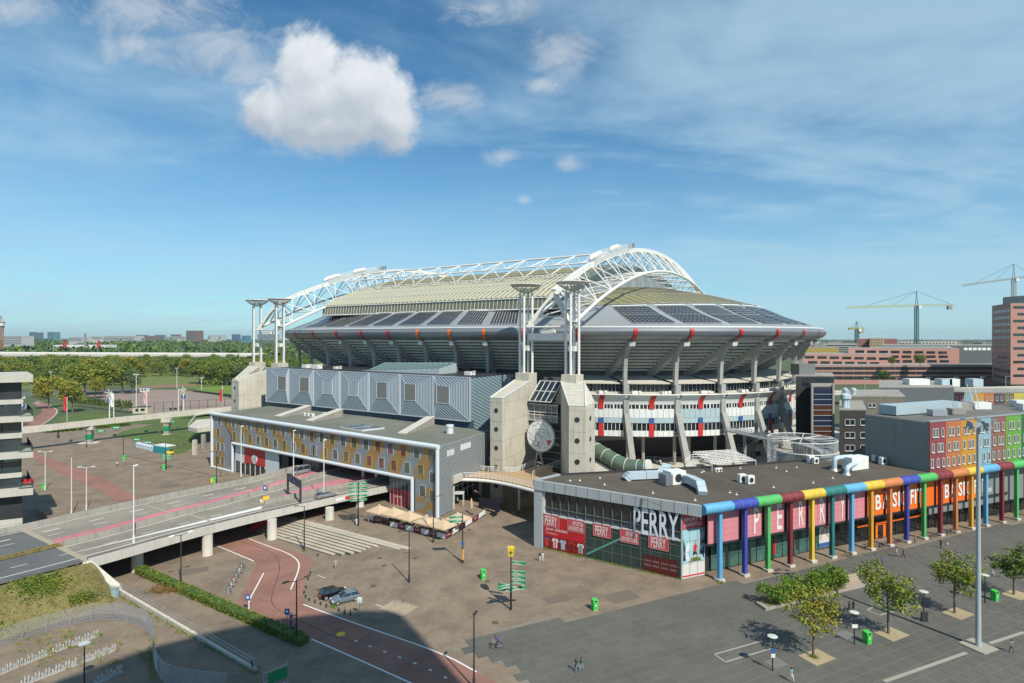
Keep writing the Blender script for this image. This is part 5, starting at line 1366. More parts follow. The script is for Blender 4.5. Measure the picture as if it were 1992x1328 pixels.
q = MB(); PF.slab(q, ucs[0] - 1.7, ucs[14] + 10, pz0 - .35, pz0, -2.6, .02); q.build('soffit_edge', m_dark, shop)
for wd in ([('B', 1702, 1713), ('A', 1715, 1728), ('S', 1735, 1744), ('I', 1746, 1749), ('C', 1751, 1761), ('F', 1770, 1776.5), ('I', 1778, 1781), ('T', 1783, 1792)], [('B', 1836.5, 1845.5), ('A', 1847, 1857.5), ('S', 1863, 1871), ('I', 1872.5, 1875.5), ('C', 1877.5, 1886.5), ('F', 1894, 1899.5), ('I', 1901, 1903.5), ('T', 1905, 1913)]):
 for tx, xa, xb in wd:
  u0, u1 = PF.px(xa, 960)[0], PF.px(xb, 960)[0]
  l = MB(); lettering(l, tx, PF.P(u0, pz0 + 1.0, .12), PF.e.to_3d() * (u1 - u0), (0, 0, 2.9), .02)
  if tx == 'A':
   c = (u0 + u1) / 2
   for a in range(-2, 3): l.bar(PF.P(c, pz0 + 3.8, .14), PF.P(c + a * .28, pz0 + 4.55 - abs(a) * .12, .14), .12)
  l.build('lettering', m_white, shop)
  if tx == 'A': l = MB(); l.bar(PF.P(c - .1, pz0 + 1.1, .16), PF.P(c + .15, pz0 + 2.6, .16), .14); l.bar(PF.P(c + .15, pz0 + 2.6, .16), PF.P(c + .45, pz0 + 1.1, .16), .14); l.build('lettering_figure', m_orange, shop)
nb2 = 46
m_gl3 = glass('shop_glass_green', (.05, .13, .11), .06, .9, .5)
m_gl4 = glass('gym_glass', (.012, .014, .016), .06, .6, .5)
for k in range(nb2):
 u0, u1 = 1.2 + k * 2.05, 1.2 + (k + 1) * 2.05
 for z0, z1 in ((.15, 2.3), (2.3, 4.0), (4.0, 5.9)):
  q = MB(); WF.slab(q, u0 + .05, u1 - .05, z0 + .04, z1 - .04, -.05, 0); q.build('pane', m_gl3 if u0 < ucs[6] - 1 else m_gl4, shop)
 q = MB(); WF.slab(q, u0 - .06, u0 + .06, .1, 5.9, -.08, .08); q.build('mullion', m_dark, shop)
q = MB(); WF.slab(q, 1.2, 95, 5.9, PB, -.1, .05); q.build('upper_wall', m_dark, shop)
for i in (7, 8, 9, 10, 11, 12):
 u0, u1 = ucs[i] + .4, ucs[i + 1] - .6; q = MB(); WF.slab(q, u0, u1, 3.1, 3.5, .05, .5); q.build('orange_strip', m_orange, shop)
q = MB(); WF.slab(q, ucs[8] + .8, ucs[9] - 1.2, .2, 3.1, .05, .2); o = q.build('gym_entrance', m_orange, shop)
q = MB(); WF.slab(q, ucs[8] + 1.4, ucs[9] - 2.0, .2, 2.7, .2, .24); q.build('doorway', m_gl4, o)
q = MB(); WF.slab(q, ucs[5] + .9, ucs[6] - .7, .5, 5.8, .05, .12); o = q.build('poster', mat('poster_cream', (.62, .60, .55), .5, .08, 1), shop)
ux = (ucs[5] + ucs[6]) / 2
for nm, pts, m in (('player_body', [(ux - 1.0, 5.6), (ux + .9, 5.7), (ux + 1.0, 4.6), (ux + .3, 3.9), (ux - .4, 4.3), (ux - 1.2, 4.4)], m_orange), ('player_leg', [(ux + .2, 4.2), (ux + .6, 4.1), (ux + .4, 3.1), (ux + .9, 2.3), (ux + .7, 2.1), (ux + .1, 3.0)], m_skin), ('player_leg', [(ux - .4, 4.3), (ux, 4.2), (ux - .8, 3.0), (ux - 1.3, 1.9), (ux - 1.5, 2.0), (ux - 1.0, 3.1)], m_skin), ('poster_band', [(ux - 1.7, .55), (ux + 1.7, .55), (ux + 1.7, 1.3), (ux - 1.7, 1.3)], m_blue)):
 q = MB(); WF.poly(q, pts, .12, .14); q.build(nm, m, o)
q = MB(); WF.slab(q, ucs[14] + .5, ucs[15] - .6, 6.6, 7.4, .05, .1); q.build('dark_fascia', m_dark, shop)
l = MB(); lettering(l, 'CES', WF.P(ucs[14] + .9, 6.9, 3.0), WF.e.to_3d() * 2.2, (0, 0, .8), .015); l.build('lettering', m_white, shop)
for u, m in ((ucs[2] + 5.2, m_redp), (ucs[3] + 5.6, m_dark)):
 q = MB(); WF.poly(q, [(u - .35, 2.1), (u + .35, 2.1), (u + .4, 3.3), (u + .12, 3.5), (u + .12, 3.8), (u - .12, 3.8), (u - .12, 3.5), (u - .4, 3.3)], .01, .03); WF.poly(q, [(u - .3, .8), (u - .05, .8), (u, 2.1), (u + .08, .8), (u + .32, .8), (u + .33, 2.1), (u - .33, 2.1)], .01, .03); q.build('window_figure', m, shop)
m_duct = mat('duct_blue', (.45, .56, .62), .45, .08, .8, streak=.1)
def rp_(px, py, z=RZ - .12): return G(px, py, z)
def duct(name, label, pts, w, h, group='air ducts on the shop roof'):
 p = [Vector(q) for q in pts]; o = thing(name, label, 'duct', (p[0].x, p[0].y, RZ), 0, group)
 for a, b in zip(p, p[1:]):
  d = (b - a).normalized() * .15; MB().bar(a - d, b + d, w, h).build('duct_run', m_duct, o)
  m_ = a.lerp(b, .5); MB().bar(m_ - d * .3, m_ + d * .3, w + .1, h + .1).build('duct_flange', m_steel, o)
 return o
a1, a2, a3 = rp_(1218, 934) + Vector((0, 0, .9)), rp_(1286, 931) + Vector((0, 0, .9)), rp_(1298, 924) + Vector((0, 0, 1.6))
duct('air_duct', 'long pale blue metal duct running left from the white roof unit', [a1 + Vector((0, 0, -.6)), a1 + Vector((.6, .1, 0)), a2, a3], 1.5, 1.3)
b1, b2, b3, b4 = rp_(1322, 935) + Vector((0, 0, .9)), rp_(1345, 946) + Vector((0, 0, 1.2)), rp_(1362, 955) + Vector((0, 0, 1.2)), rp_(1367, 962) + Vector((0, 0, .1))
duct('air_duct', 'short humped pale blue duct ending near the coloured tube corner', [b1, b2, b3, b4], 1.5, 1.4)
def ac_unit(px, py, w, d, h, label, name='roof_air_unit', m=m_fac, fan=True, rz=.4):
 p = rp_(px, py); o = thing(name, label, 'air unit', (p.x, p.y, RZ - .12), rz, 'white air units on the shop roof')
 MB().box((0, 0, h / 2 + .08), (w, d, h)).build('casing', m, o, world=False)
 MB().box((-w * .35, 0, .05), (.15, d, .12)).build('foot', m_dark, o, world=False); MB().box((w * .35, 0, .05), (.15, d, .12)).build('foot', m_dark, o, world=False)
 if fan:
  q = MB(); q._add([(r * math.cos(k * .5236) * .34 * h, -d / 2 - .01, h * .52 + r * math.sin(k * .5236) * .34 * h) for r in (1,) for k in range(12)], [tuple(range(12))]); q.build('fan_grille', m_dark, o, world=False)
 return o
u = ac_unit(1312, 940, 3.4, 2.4, 2.4, 'large white roof unit joined to two pale blue ducts');
MB().box((-2.2, -.2, 1.1), (1.6, 2.2, 2.0)).build('louvre_box', m_gut, u, world=False)
for px, py, lb, s_ in ((1394, 918.5, 'small white air unit, left of a tiny pair on the roof middle', .8), (1400.5, 918, 'small dark sided air unit, right of a tiny pair on the roof middle', .8), (1443, 938, 'upright white air unit, left of the pair near roof centre', 1.5), (1459, 941, 'upright grilled air unit, right of the pair near roof centre', 1.5), (1577, 900, 'white air unit at the far roof edge before the cage ramp', 1.5), (1586, 902, 'white fan unit at the far roof edge beside its twin', 1.3), (1703, 897, 'grey air unit against the windowless grey wall', 1.4), (1717, 903, 'twin fan grey air unit beside the windowless grey wall', 1.5)):
 ac_unit(px, py, s_ * 1.0, s_ * .55, s_, lb, rz=.35)
big = ac_unit(1664, 912, 5.0, 2.2, 2.6, 'big white air handler with curved silver pipes on the shop roof', fan=False)
def pipe(pts, r, name, label):
 o = thing(name, label, 'pipe', (pts[0].x, pts[0].y, RZ), 0, 'curved silver roof pipes')
 MB().tube(smooth_line(pts, 3), r, 12).build('pipe_run', m_duct, o, smooth=True); MB().lathe((pts[0].x, pts[0].y, RZ - .15), [(r * 1.7, 0), (r * 1.5, .15), (r, .5)], 12).build('pipe_foot', m_steel, o, smooth=True)
p = rp_(1623, 915); e_ = rp_(1652, 908); pipe([p, p + Vector((0, 0, 2.3)), p + Vector((.8, .2, 2.6)), e_ + Vector((0, 0, 2.2)) + Vector((.5, 0, 0))], .48, 'roof_pipe', 'curved silver pipe left of the big air handler')
p = rp_(1647, 923); pipe([p, p + Vector((0, 0, 1.3)), p + Vector((1.0, .5, 1.7)), rp_(1664, 914) + Vector((0, 0, 1.4))], .48, 'roof_pipe', 'lower curved silver pipe in front of the big air handler')
for k, (px, py) in enumerate(((1109, 935), (1128, 935), (1176, 943), (1167, 930), (1270, 959), (1352, 973), (1420, 958), (1433, 962), (1505, 948), (1582, 939), (1620, 930), (1530, 917), (1369, 917), (1365, 919), (1440, 911), (1510, 910), (1550, 909))):
 p = rp_(px, py); o = MB().lathe((p.x, p.y, RZ - .12), [(.25, 0), (.2, .06), (.05, .08), (.05, .4)], 8).build('roof_anchor', m_white); o['label'] = 'small white anchor point on the dark shop roof, %s counted from the front corner' % 'first second third fourth fifth sixth seventh eighth ninth tenth eleventh twelfth thirteenth fourteenth fifteenth sixteenth last'.split()[k]; o['category'] = 'roof anchor'; o['group'] = 'white anchor points on the shop roof'
for a, b in (((1105, 945), (1165, 937)), ((1160, 936), (1290, 985)), ((1350, 912), (1500, 965)), ((1440, 908), (1600, 945)), ((1100, 935), (1240, 918))):
 p, q_ = rp_(*a), rp_(*b); MB().bar(p, q_, .25, .03).build('felt_seam', mat('felt_seam', (.15, .135, .11), .9, .25, .6), shop)
# ================================================================== coloured block and neighbours behind the shop
FB = Face(TF.P(0, 0, -1.2)[:2], TF.P(60, 0, -1.2)[:2])
uc = FB.px(1808.6, 860)[0]; zc = FB.px(1808.6, 820)[1]
cblk = thing('rainbow_block', 'four storey building with red, orange, ochre, blue and green facade strips', 'building', FB.P(uc, 0))
ux_ = [FB.px(x, 860)[0] for x in (1808.6, 1840, 1869.7, 1900, 1928, 1957, 1987, 2015, 2045, 2080)]
cc_ = [(.22, .05, .055), (.40, .14, .05), (.47, .23, .02), (.20, .36, .42), (.22, .10, .07), (.12, .30, .045), (.03, .12, .06), (.5, .4, .04), (.3, .1, .1)]
Dp = 10.0
while Dp < 60 and 996 + FB.P(uc, 0, -Dp).x / FB.P(uc, 0, -Dp).y * F > 1683: Dp += .25
MB().prism([FB.P(uc, 0, -.15)[:2], FB.P(ux_[-1], 0, -.15)[:2], FB.P(ux_[-1], 0, -Dp)[:2], FB.P(uc, 0, -Dp)[:2]], 4, zc - .3).build('block_body', mat('grey_panel_wall', (.20, .225, .215), .6, .08, .5, streak=.1), cblk)
MB().prism([FB.P(uc + .3, 0, -.4)[:2], FB.P(ux_[-1], 0, -.4)[:2], FB.P(ux_[-1], 0, -Dp + .3)[:2], FB.P(uc + .3, 0, -Dp + .3)[:2]], zc - .32, zc - .22).build('flat_roof', mat('grey_felt', (.15, .145, .125), .9, .15, .4, stain=.2), cblk)
z0_ = RZ - .2
rows_ = [z0_ + 1.0 + k * (zc - z0_ - 1.2) / 3 for k in range(3)]
wh = (zc - z0_) / 3 * .52
for i in range(9):
 q = MB(); FB.slab(q, ux_[i] + .01, ux_[i + 1] - .01, z0_ - 1, zc, -.2, 0); st = q.build('facade_strip', mat('strip_%d' % i, cc_[i], .7, .08, .4, streak=.06), cblk)
 n_ = 3; w = ux_[i + 1] - ux_[i]
 for r in range(3):
  for k in range(n_):
   u = ux_[i] + w * (.18 + .3 * k + .05 * ((i * 3 + r + k) % 3 - 1)); FB.window(cblk, u - .42, u + .42, rows_[r], rows_[r] + wh, m_wfw, m_og1, .12, .1)
SWF = Face(FB.P(uc, 0)[:2], FB.P(uc, 0, -Dp)[:2])
q = MB()
for k in range(1, 9): SWF.slab(q, Dp * k / 9 - .03, Dp * k / 9 + .03, RZ, zc - .3, 0, .02) if True else None
for z in (RZ + 3, RZ + 6, RZ + 9): SWF.slab(q, .2, Dp - .2, z - .03, z + .03, 0, .02)
q.build('wall_joints', m_concd, cblk)
q = MB(); FB.slab(q, uc - .1, ux_[-1], zc - .15, zc + .1, -.5, .12); q.build('roof_edge', m_steel, cblk)
def blk(name, label, pxl, pxr, ytop, ybase, d, depth, m, cat='building', roofm=None, sk=None):
 """simple block facing the camera: pixel box at depth d"""
 a, b = PD(pxl, ytop, d), PD(pxr, ytop, d); zb = max(0, PD(pxl, ybase, d).z) if ybase else 0
 sk = sk if sk is not None else max(.25, a.x / a.y); o = thing(name, label, cat, (a.x, a.y, zb))
 MB().prism([a[:2], b[:2], (b.x + depth * sk, b.y + depth), (a.x + depth * sk, a.y + depth)], zb - 1, a.z).build('walls', m, o)
 MB().prism([(a.x - .1, a.y - .1), (b.x + .1, b.y - .1), (b.x + depth * sk, b.y + depth), (a.x + depth * sk, a.y + depth)], a.z, a.z + .4).build('roof', roofm or m_concd, o)
 return o, Face(a[:2], b[:2]), a.z
for k in range(7):
 u = uc + 12 + k * 7.5 + random.uniform(-1, 1); p = FB.P(u, zc, -4 - random.uniform(0, Dp - 7)); s_ = random.uniform(1.0, 2.0)
 MB().box((p.x, p.y, zc + s_ * .4), (s_ * 2.4, s_ * 1.4, s_)).build('roof_unit', random.choice((m_fac, m_grey, m_concd)), cblk)
a_, b_ = FB.P(uc + 3, zc, -Dp + 3), FB.P(uc + 26, zc, -Dp + 3)
MB().bar(a_ + Vector((0, 0, 1.0)), b_ + Vector((0, 0, 1.0)), 4, 2.0).build('roof_storey', mat('pale_blue_sheet', (.36, .45, .48), .5, .08, .5), cblk)
for dx in (0, .8): MB().tube([a_ + Vector((22 + dx, 3, 1)), a_ + Vector((20 + dx * 2, 3, 6.5))], .09, 5).build('antenna', m_white, cblk)
o, fc, zt_ = blk('dark_wing', 'dark brown brick wing with white paired windows behind the shop roof', 1633, 1684, 798, None, 150, 20, mat('dark_brick', (.045, .043, .04), .85, .15, 1.5))
for r in range(3):
 for (xa, xb) in ((1643, 1663), (1673, 1684)):
  ya = 815 + 25 * r; u0, z1 = fc.px(xa, ya); u1, _ = fc.px(xb, ya); z0 = fc.px(xa, ya + 12)[1]
  fc.window(o, u0, u1, z0, z1, m_wfw, m_glass, .12, .12, bars=1 if xb - xa > 15 else 0)
for px in (1643, 1648):
 p = PD(px, 800, 153); MB().lathe((p.x, p.y, zt_), [(.7, 0), (.6, .4), (.6, 2.6), (1.0, 2.8), (.9, 3.8), (.3, 4.2)], 12).build('roof_vent', m_duct, o, smooth=True)
o, fc, zt_ = blk('concrete_wing', 'low weathered concrete wing with small square windows behind the dark wing', 1636, 1760, 772, None, 185, 22, mat('weathered_concrete', (.16, .15, .115), .85, .2, .7, streak=.2))
for px in (1653, 1668, 1677, 1692, 1700, 1716, 1724): u, z1 = fc.px(px, 784); fc.window(o, u - .6, u + .6, z1 - 1.4, z1, m_wfw, m_glass, .12, .12)
for px, py in ((1644, 770), (1660, 771)):
 p = PD(px, py, 190); MB().lathe((p.x, p.y, zt_), [(.7, 0), (.6, 1.2), (.9, 1.4), (.9, 2.2), (.2, 2.6)], 12).build('roof_vent', m_duct, o, smooth=True)
o, fc, zt_ = blk('grey_shed', 'long windowless dark grey shed roof behind the concrete wing', 1710, 1856, 754, None, 215, 30, mat('shed_sheet', (.105, .125, .13), .6, .1, .5))
for k, px in enumerate((1782, 1835, 1850, 1895)): p = PD(px, 745, 225); MB().box((p.x, p.y, zt_ + 1.2), (8 if k < 1 else 4, 4, 3)).build('roof_unit', m_fac if k % 2 == 0 else m_duct, o)
o, fc, zt_ = blk('far_rainbow_row', 'distant low row of red, blue, yellow and green facades with slit windows', 1855, 2040, 764, None, 230, 16, m_concd)
cs = [(.22, .05, .055), (.20, .36, .42), (.52, .26, .02), (.42, .15, .04), (.08, .06, .08), (.14, .13, .06), (.55, .45, .04), (.05, .18, .08), (.22, .05, .055)]
for i, c in enumerate(cs):
 x0 = 1855 + 19.5 * i; u0, z1 = fc.px(x0, 765); u1, _ = fc.px(x0 + 19.3, 765); z0 = fc.px(x0, 784)[1] - 4
 q = MB(); fc.slab(q, u0, u1, z0, z1, 0, .15); q.build('facade_strip', mat('farstrip_%d' % i, c, .7, .08, .4), o)
 for f in (.3, .75): u = u0 + (u1 - u0) * f; fc.window(o, u - .45, u + .45, z1 - 2.9, z1 - 1.0, m_wfw, m_glass, .25, .1)
o, fc, zt_ = blk('lift_tower', 'steel framed tower of dark blue and rust glass panels beside the stadium bowl', 1577, 1622, 752, None, 152, 7, m_dark)
for k in range(11):
 ya = 757 + k * 10.3; u0, z1 = fc.px(1582, ya); u1, _ = fc.px(1617, ya); z0 = fc.px(1582, ya + 9)[1]
 q = MB(); fc.slab(q, u0, u1, z0, z1, 0, .12); q.build('glass_panel', (mat('panel_navy', (.02, .03, .06), .2, .3, .5), mat('panel_rust', (.09, .035, .02), .25, .3, .5))[1 if k in (3, 4, 7, 8) else 0], o)
 q = MB(); fc.slab(q, u0, u1, z0 - .15, z0 + .02, .1, .3); q.build('sill', m_grey, o)
for px in (1579, 1620): q = MB(); u, z = fc.px(px, 750); fc.slab(q, u - .25, u + .25, 2, z + .5, 0, .4); q.build('steel_post', mat('post_mauve', (.34, .29, .28), .6, .1, 1), o)
o, fc, zt_ = blk('link_building', 'glazed dark link building with a plain grey box on top', 1548, 1622, 732, None, 160, 12, m_dark)
for k in range(6):
 u0, z1 = fc.px(1561 + 10 * k, 735); u1 = fc.px(1570 + 10 * k, 735)[0]; q = MB(); fc.slab(q, u0, u1, z1 - 2.2, z1, 0, .08); q.build('pane', m_glass, o)
q = MB(); p, r_ = PD(1553, 730, 163), PD(1584, 708, 163); q.box(((p.x + r_.x) / 2, 165, (p.z + r_.z) / 2), (r_.x - p.x, 5, r_.z - p.z)); q.build('roof_box', mat('box_grey', (.17, .19, .18), .7, .08, 1), o)
cg = PD(1560, 880, 132); R_ = 7.3
cage = thing('cage_ramp', 'round spiral ramp wrapped in pale steel mesh behind the shop roof', 'ramp', (cg.x, cg.y, 2.6))
zt0, zb0 = PD(1560, 852, 132).z, 3.0
m_mesh = mat('mesh_steel', (.50, .53, .53), .5, .1, 1, metal=.4)
for z in np.linspace(zb0 + 1, zt0, 6): MB().tube([(cg.x + R_ * math.cos(a), cg.y + R_ * math.sin(a), z) for a in np.linspace(0, 2 * math.pi, 40)[:-1]], .10, 5, close=True).build('hoop', m_white, cage)
q = MB()
for k in range(150):
 a = 2 * math.pi * k / 150; q.bar((cg.x + R_ * math.cos(a), cg.y + R_ * math.sin(a), zb0), (cg.x + R_ * math.cos(a), cg.y + R_ * math.sin(a), zt0), .045)
q.build('mesh_bars', m_mesh, cage, kind='stuff')
for k in range(12):
 a = 2 * math.pi * k / 12; MB().bar((cg.x, cg.y, zt0), (cg.x + R_ * math.cos(a), cg.y + R_ * math.sin(a), zt0), .14).build('roof_spoke', m_white, cage)
q = MB(); n_ = 60; A1 = [(cg.x + 6.6 * math.cos(k * .25), cg.y + 6.6 * math.sin(k * .25), zb0 + (zt0 - zb0 - 1.2) * k / n_) for k in range(n_)]; A2 = [(cg.x + 4.0 * math.cos(k * .25), cg.y + 4.0 * math.sin(k * .25), zb0 + (zt0 - zb0 - 1.2) * k / n_) for k in range(n_)]; q.strip(A1, A2); q.build('ramp_deck', m_grey, cage)
ga, gb = PD(1420, 838, 158), PD(1512, 858, 136)
gang = thing('steel_gangway', 'grey steel gangway sloping from the white facade towards the cage ramp', 'gangway', (gb.x, gb.y, 2.6))
MB().bar(ga, gb, 2.6, .3).build('gangway_deck', m_grey, gang)
w = Vector((-(gb - ga).y, (gb - ga).x, 0)).normalized() * 1.3
for s_ in (-1, 1):
 q = MB()
 for hh_ in (.4, .8, 1.3): q.tube([ga + w * s_ + Vector((0, 0, hh_)), gb + w * s_ + Vector((0, 0, hh_))], .06, 4)
 for k in range(21): c = ga.lerp(gb, k / 20) + w * s_; q.bar(c, c + Vector((0, 0, 1.3)), .07)
 q.build('gangway_rail', m_grey, gang)
for k in (.35, .95): c = ga.lerp(gb, k); MB().bar((c.x, c.y, 2.6), c, .6).build('gangway_post', m_grey, gang)
ea, eb, ec = PD(1138, 862, 139), PD(1215, 908, 128), PD(1260, 910, 125)
escal = thing('escalator_tube', 'green glass escalator tube sloping down from the right stair tower', 'escalator', (ec.x, ec.y, 2.6))
pts_ = smooth_line([ea, ea.lerp(eb, .5), eb, ec], 2)
MB().tube(pts_, 1.75, 16).build('tube_glass', glass('escalator_glass', (.10, .16, .11), .12, .4, .4), escal, smooth=True)
for p, nxt in list(zip(pts_, pts_[1:]))[::2]:
 d = (nxt - p).normalized() * .06; MB().tube([p - d, p + d], 1.82, 16).build('tube_ring', m_white, escal)
MB().bar(ea + Vector((0, 0, -2.2)), eb + Vector((0, 0, -1.9)), 2.6, .5).build('tube_beam', m_grey, escal)
MB().tube([ec, ec + (ec - eb).normalized() * .4], 1.9, 16).build('tube_end', m_white, escal)
lc = [PD(1348, 880, 127), PD(1425, 876, 135), PD(1470, 896, 122), PD(1385, 903, 116)]
lat = thing('lattice_canopy', 'white steel lattice canopy lying over the deck stairs behind the shop', 'canopy', (lc[3].x, lc[3].y, 2.6))
for k in range(13): u = k / 12; MB().bar(lc[0].lerp(lc[1], u), lc[3].lerp(lc[2], u), .16).build('lattice_bar', m_white, lat)
for k in range(9): u = k / 8; MB().bar(lc[0].lerp(lc[3], u) + Vector((0, 0, .15)), lc[1].lerp(lc[2], u) + Vector((0, 0, .15)), .14).build('lattice_bar', m_white, lat)
for c in lc: MB().bar((c.x, c.y, 2.6), c, .25).build('lattice_post', m_steel, lat)
q = MB(); a, b = PD(1332, 905, 119), PD(1345, 893, 123)
ws = thing('deck_stair', 'short white railed stair at the beige deck wall above the shop roof', 'stair', (a.x, a.y, 2.6))
for k in range(6): q.bar(a.lerp(b, k / 5), a.lerp(b, k / 5) + Vector((2.2, 0, 0)), .3, .1)
for hh_ in (.5, 1.0): q.tube([a + Vector((0, 0, hh_)), b + Vector((0, 0, hh_)), b + Vector((4, 0, hh_))], .06, 4)
q.build('stair_rail', m_white, ws)
# ================================================================== distant right: pink offices, tower, cranes, skyline
m_sal = mat('salmon_render', (.43, .225, .175), .8, .06, .1)
def strip_rows(fc, parent, rows, m=m_glass):
 for (x0, x1, y0, y1) in rows:
  u0, z1 = fc.px(x0, y0); u1, _ = fc.px(x1, y0); z0 = fc.px(x0, y1)[1]; q = MB(); fc.slab(q, u0, u1, z0, z1, -.2, .12); q.build('window', m, parent)
o, fc, _ = blk('salmon_office', 'long salmon pink office with rows of dark oblong windows beyond the bowl', 1545, 1735, 689, 712, 500, 40, m_sal)
strip_rows(fc, o, [(1566 + 24 * k, 1584 + 24 * k, 692 + .5 * k, 697 + .5 * k) for k in range(7)] + [(1572 + 24 * k, 1590 + 24 * k, 702 + .4 * k, 707 + .4 * k) for k in range(6)])
o, fc, _ = blk('salmon_office', 'taller salmon pink wing with eight dark window slots under the green crane', 1650, 1866, 678, 712, 520, 40, m_sal)
strip_rows(fc, o, [(1664 + 23 * k, 1681 + 23 * k, 681 + .3 * k, 686 + .3 * k) for k in range(8)] + [(1730 + 24 * k, 1748 + 24 * k, 691, 696) for k in range(5)] + [(1732 + 24 * k, 1750 + 24 * k, 700, 705) for k in range(5)])
o, fc, _ = blk('salmon_terrace', 'low salmon pink block with long dark glass bands in front of the wings', 1560, 2100, 711, 746, 480, 30, m_sal)
for y0, y1 in ((713.5, 719), (722.5, 728), (731.5, 738)): strip_rows(fc, o, [(1580 + 20.2 * k, 1599.5 + 20.2 * k, y0, y1) for k in range(25)], m_glass)
o, fc, _ = blk('salmon_tower', 'tall salmon pink office tower with stacked dark window slots', 1966, 2100, 590, 745, 420, 40, m_sal, sk=.5)
for k in range(11): strip_rows(fc, o, [(1971 + (8 if k % 2 else 0), 2060, 595 + 13.3 * k, 600 + 13.3 * k)])
lf_ = Face(PD(1966, 600, 420)[:2], (PD(1966, 600, 420) + Vector((20, 40, 0)))[:2])
for k in range(11):
 z = PD(1930, 603 + 13.3 * k, 420).z
 for j in range(7): w_ = MB(); lf_.slab(w_, 2 + j * 5.6, 5.6 + j * 5.6, z - 1.2, z + 1.0, -.2, .12); w_.build('window', m_glassb, o)
q = MB(); p = PD(1990, 585, 440); q.box((p.x + 15, p.y, p.z), (44, 20, 7)); q.build('roof_box', m_concd, o)
o, fc, _ = blk('yellow_office', 'small yellow and glass office block peeping over the salmon office', 1540, 1632, 676, 690, 560, 30, mat('mustard_render', (.35, .27, .06), .7, .1, .3))
o, fc, _ = blk('parking_garage', 'pale layered parking garage beside the stadium roof edge', 1604, 1668, 669, 690, 640, 40, mat('garage_pale', (.34, .36, .35), .8, .1, .3))
strip_rows(fc, o, [(1606, 1667, 671 + 4 * k, 673 + 4 * k) for k in range(4)])
o, fc, _ = blk('brick_flats', 'distant mixed red and ochre brick flats right of the small crane', 1668, 1745, 659, 675, 800, 40, mat('brick_red', (.22, .09, .07), .8, .15, .3))
o, fc, _ = blk('ochre_flats', 'distant ochre brick flats with tiny windows near the small crane', 1692, 1720, 658, 675, 790, 40, mat('brick_ochre', (.36, .27, .15), .8, .15, .3))
strip_rows(fc, o, [(1694 + 4 * k, 1696 + 4 * k, 660 + 5 * r, 662.5 + 5 * r) for k in range(6) for r in range(3)])
o, fc, _ = blk('grey_hall', 'flat grey green hall behind the salmon wing roof', 1716, 1840, 671, 690, 600, 60, mat('hall_grey', (.23, .25, .24), .7, .1, .3))
o, fc, _ = blk('white_flats', 'long pale flats with small windows at the foot of the crane', 1740, 1862, 664, 680, 900, 40, mat('flat_cream', (.42, .40, .35), .8, .1, .3))
strip_rows(fc, o, [(1743 + 6.5 * k, 1746 + 6.5 * k, 666 + 5 * r, 668.5 + 5 * r) for k in range(18) for r in range(2)])
o, fc, _ = blk('dark_sheds', 'low dark roofed sheds between the green crane and the tower', 1850, 1935, 672, 712, 620, 60, mat('shed_dark', (.10, .11, .11), .8, .2, .2))
strip_rows(fc, o, [(1875 + 9 * k, 1882 + 9 * k, 676, 681) for k in range(6)], m_fac)
o = thing('rail_viaduct', 'pale concrete rail viaduct with posts running below the salmon offices', 'viaduct', (140, 400, 0))
a, b = PD(1600, 765, 330), PD(2080, 752, 430)
MB().bar(a, b, 9, 1.2).build('deck', m_concl, o)
a2, b2 = a + Vector((0, -4, 1.6)), b + Vector((0, -4, 1.6)); MB().bar(a2, b2, .3, .7).build('parapet', m_concl, o)
for k in range(34): c = a2.lerp(b2, k / 33); MB().bar(c + Vector((0, 0, -1.6)), c + Vector((0, 0, .6)), .35).build('post', m_concl, o)
for k in range(8): c = a.lerp(b, k / 7); MB().bar((c.x, c.y, 0), c, 1.4).build('pier', m_concd, o)
for k in range(9):
 c = a.lerp(b, (k + .3) / 9) + Vector((0, 2, .5)); MB().bar(c, c + Vector((0, 0, 8)), .25).bar(c + Vector((0, 0, 7.6)), c + Vector((3, 0, 7.8)), .15).build('mast', m_steel, o)
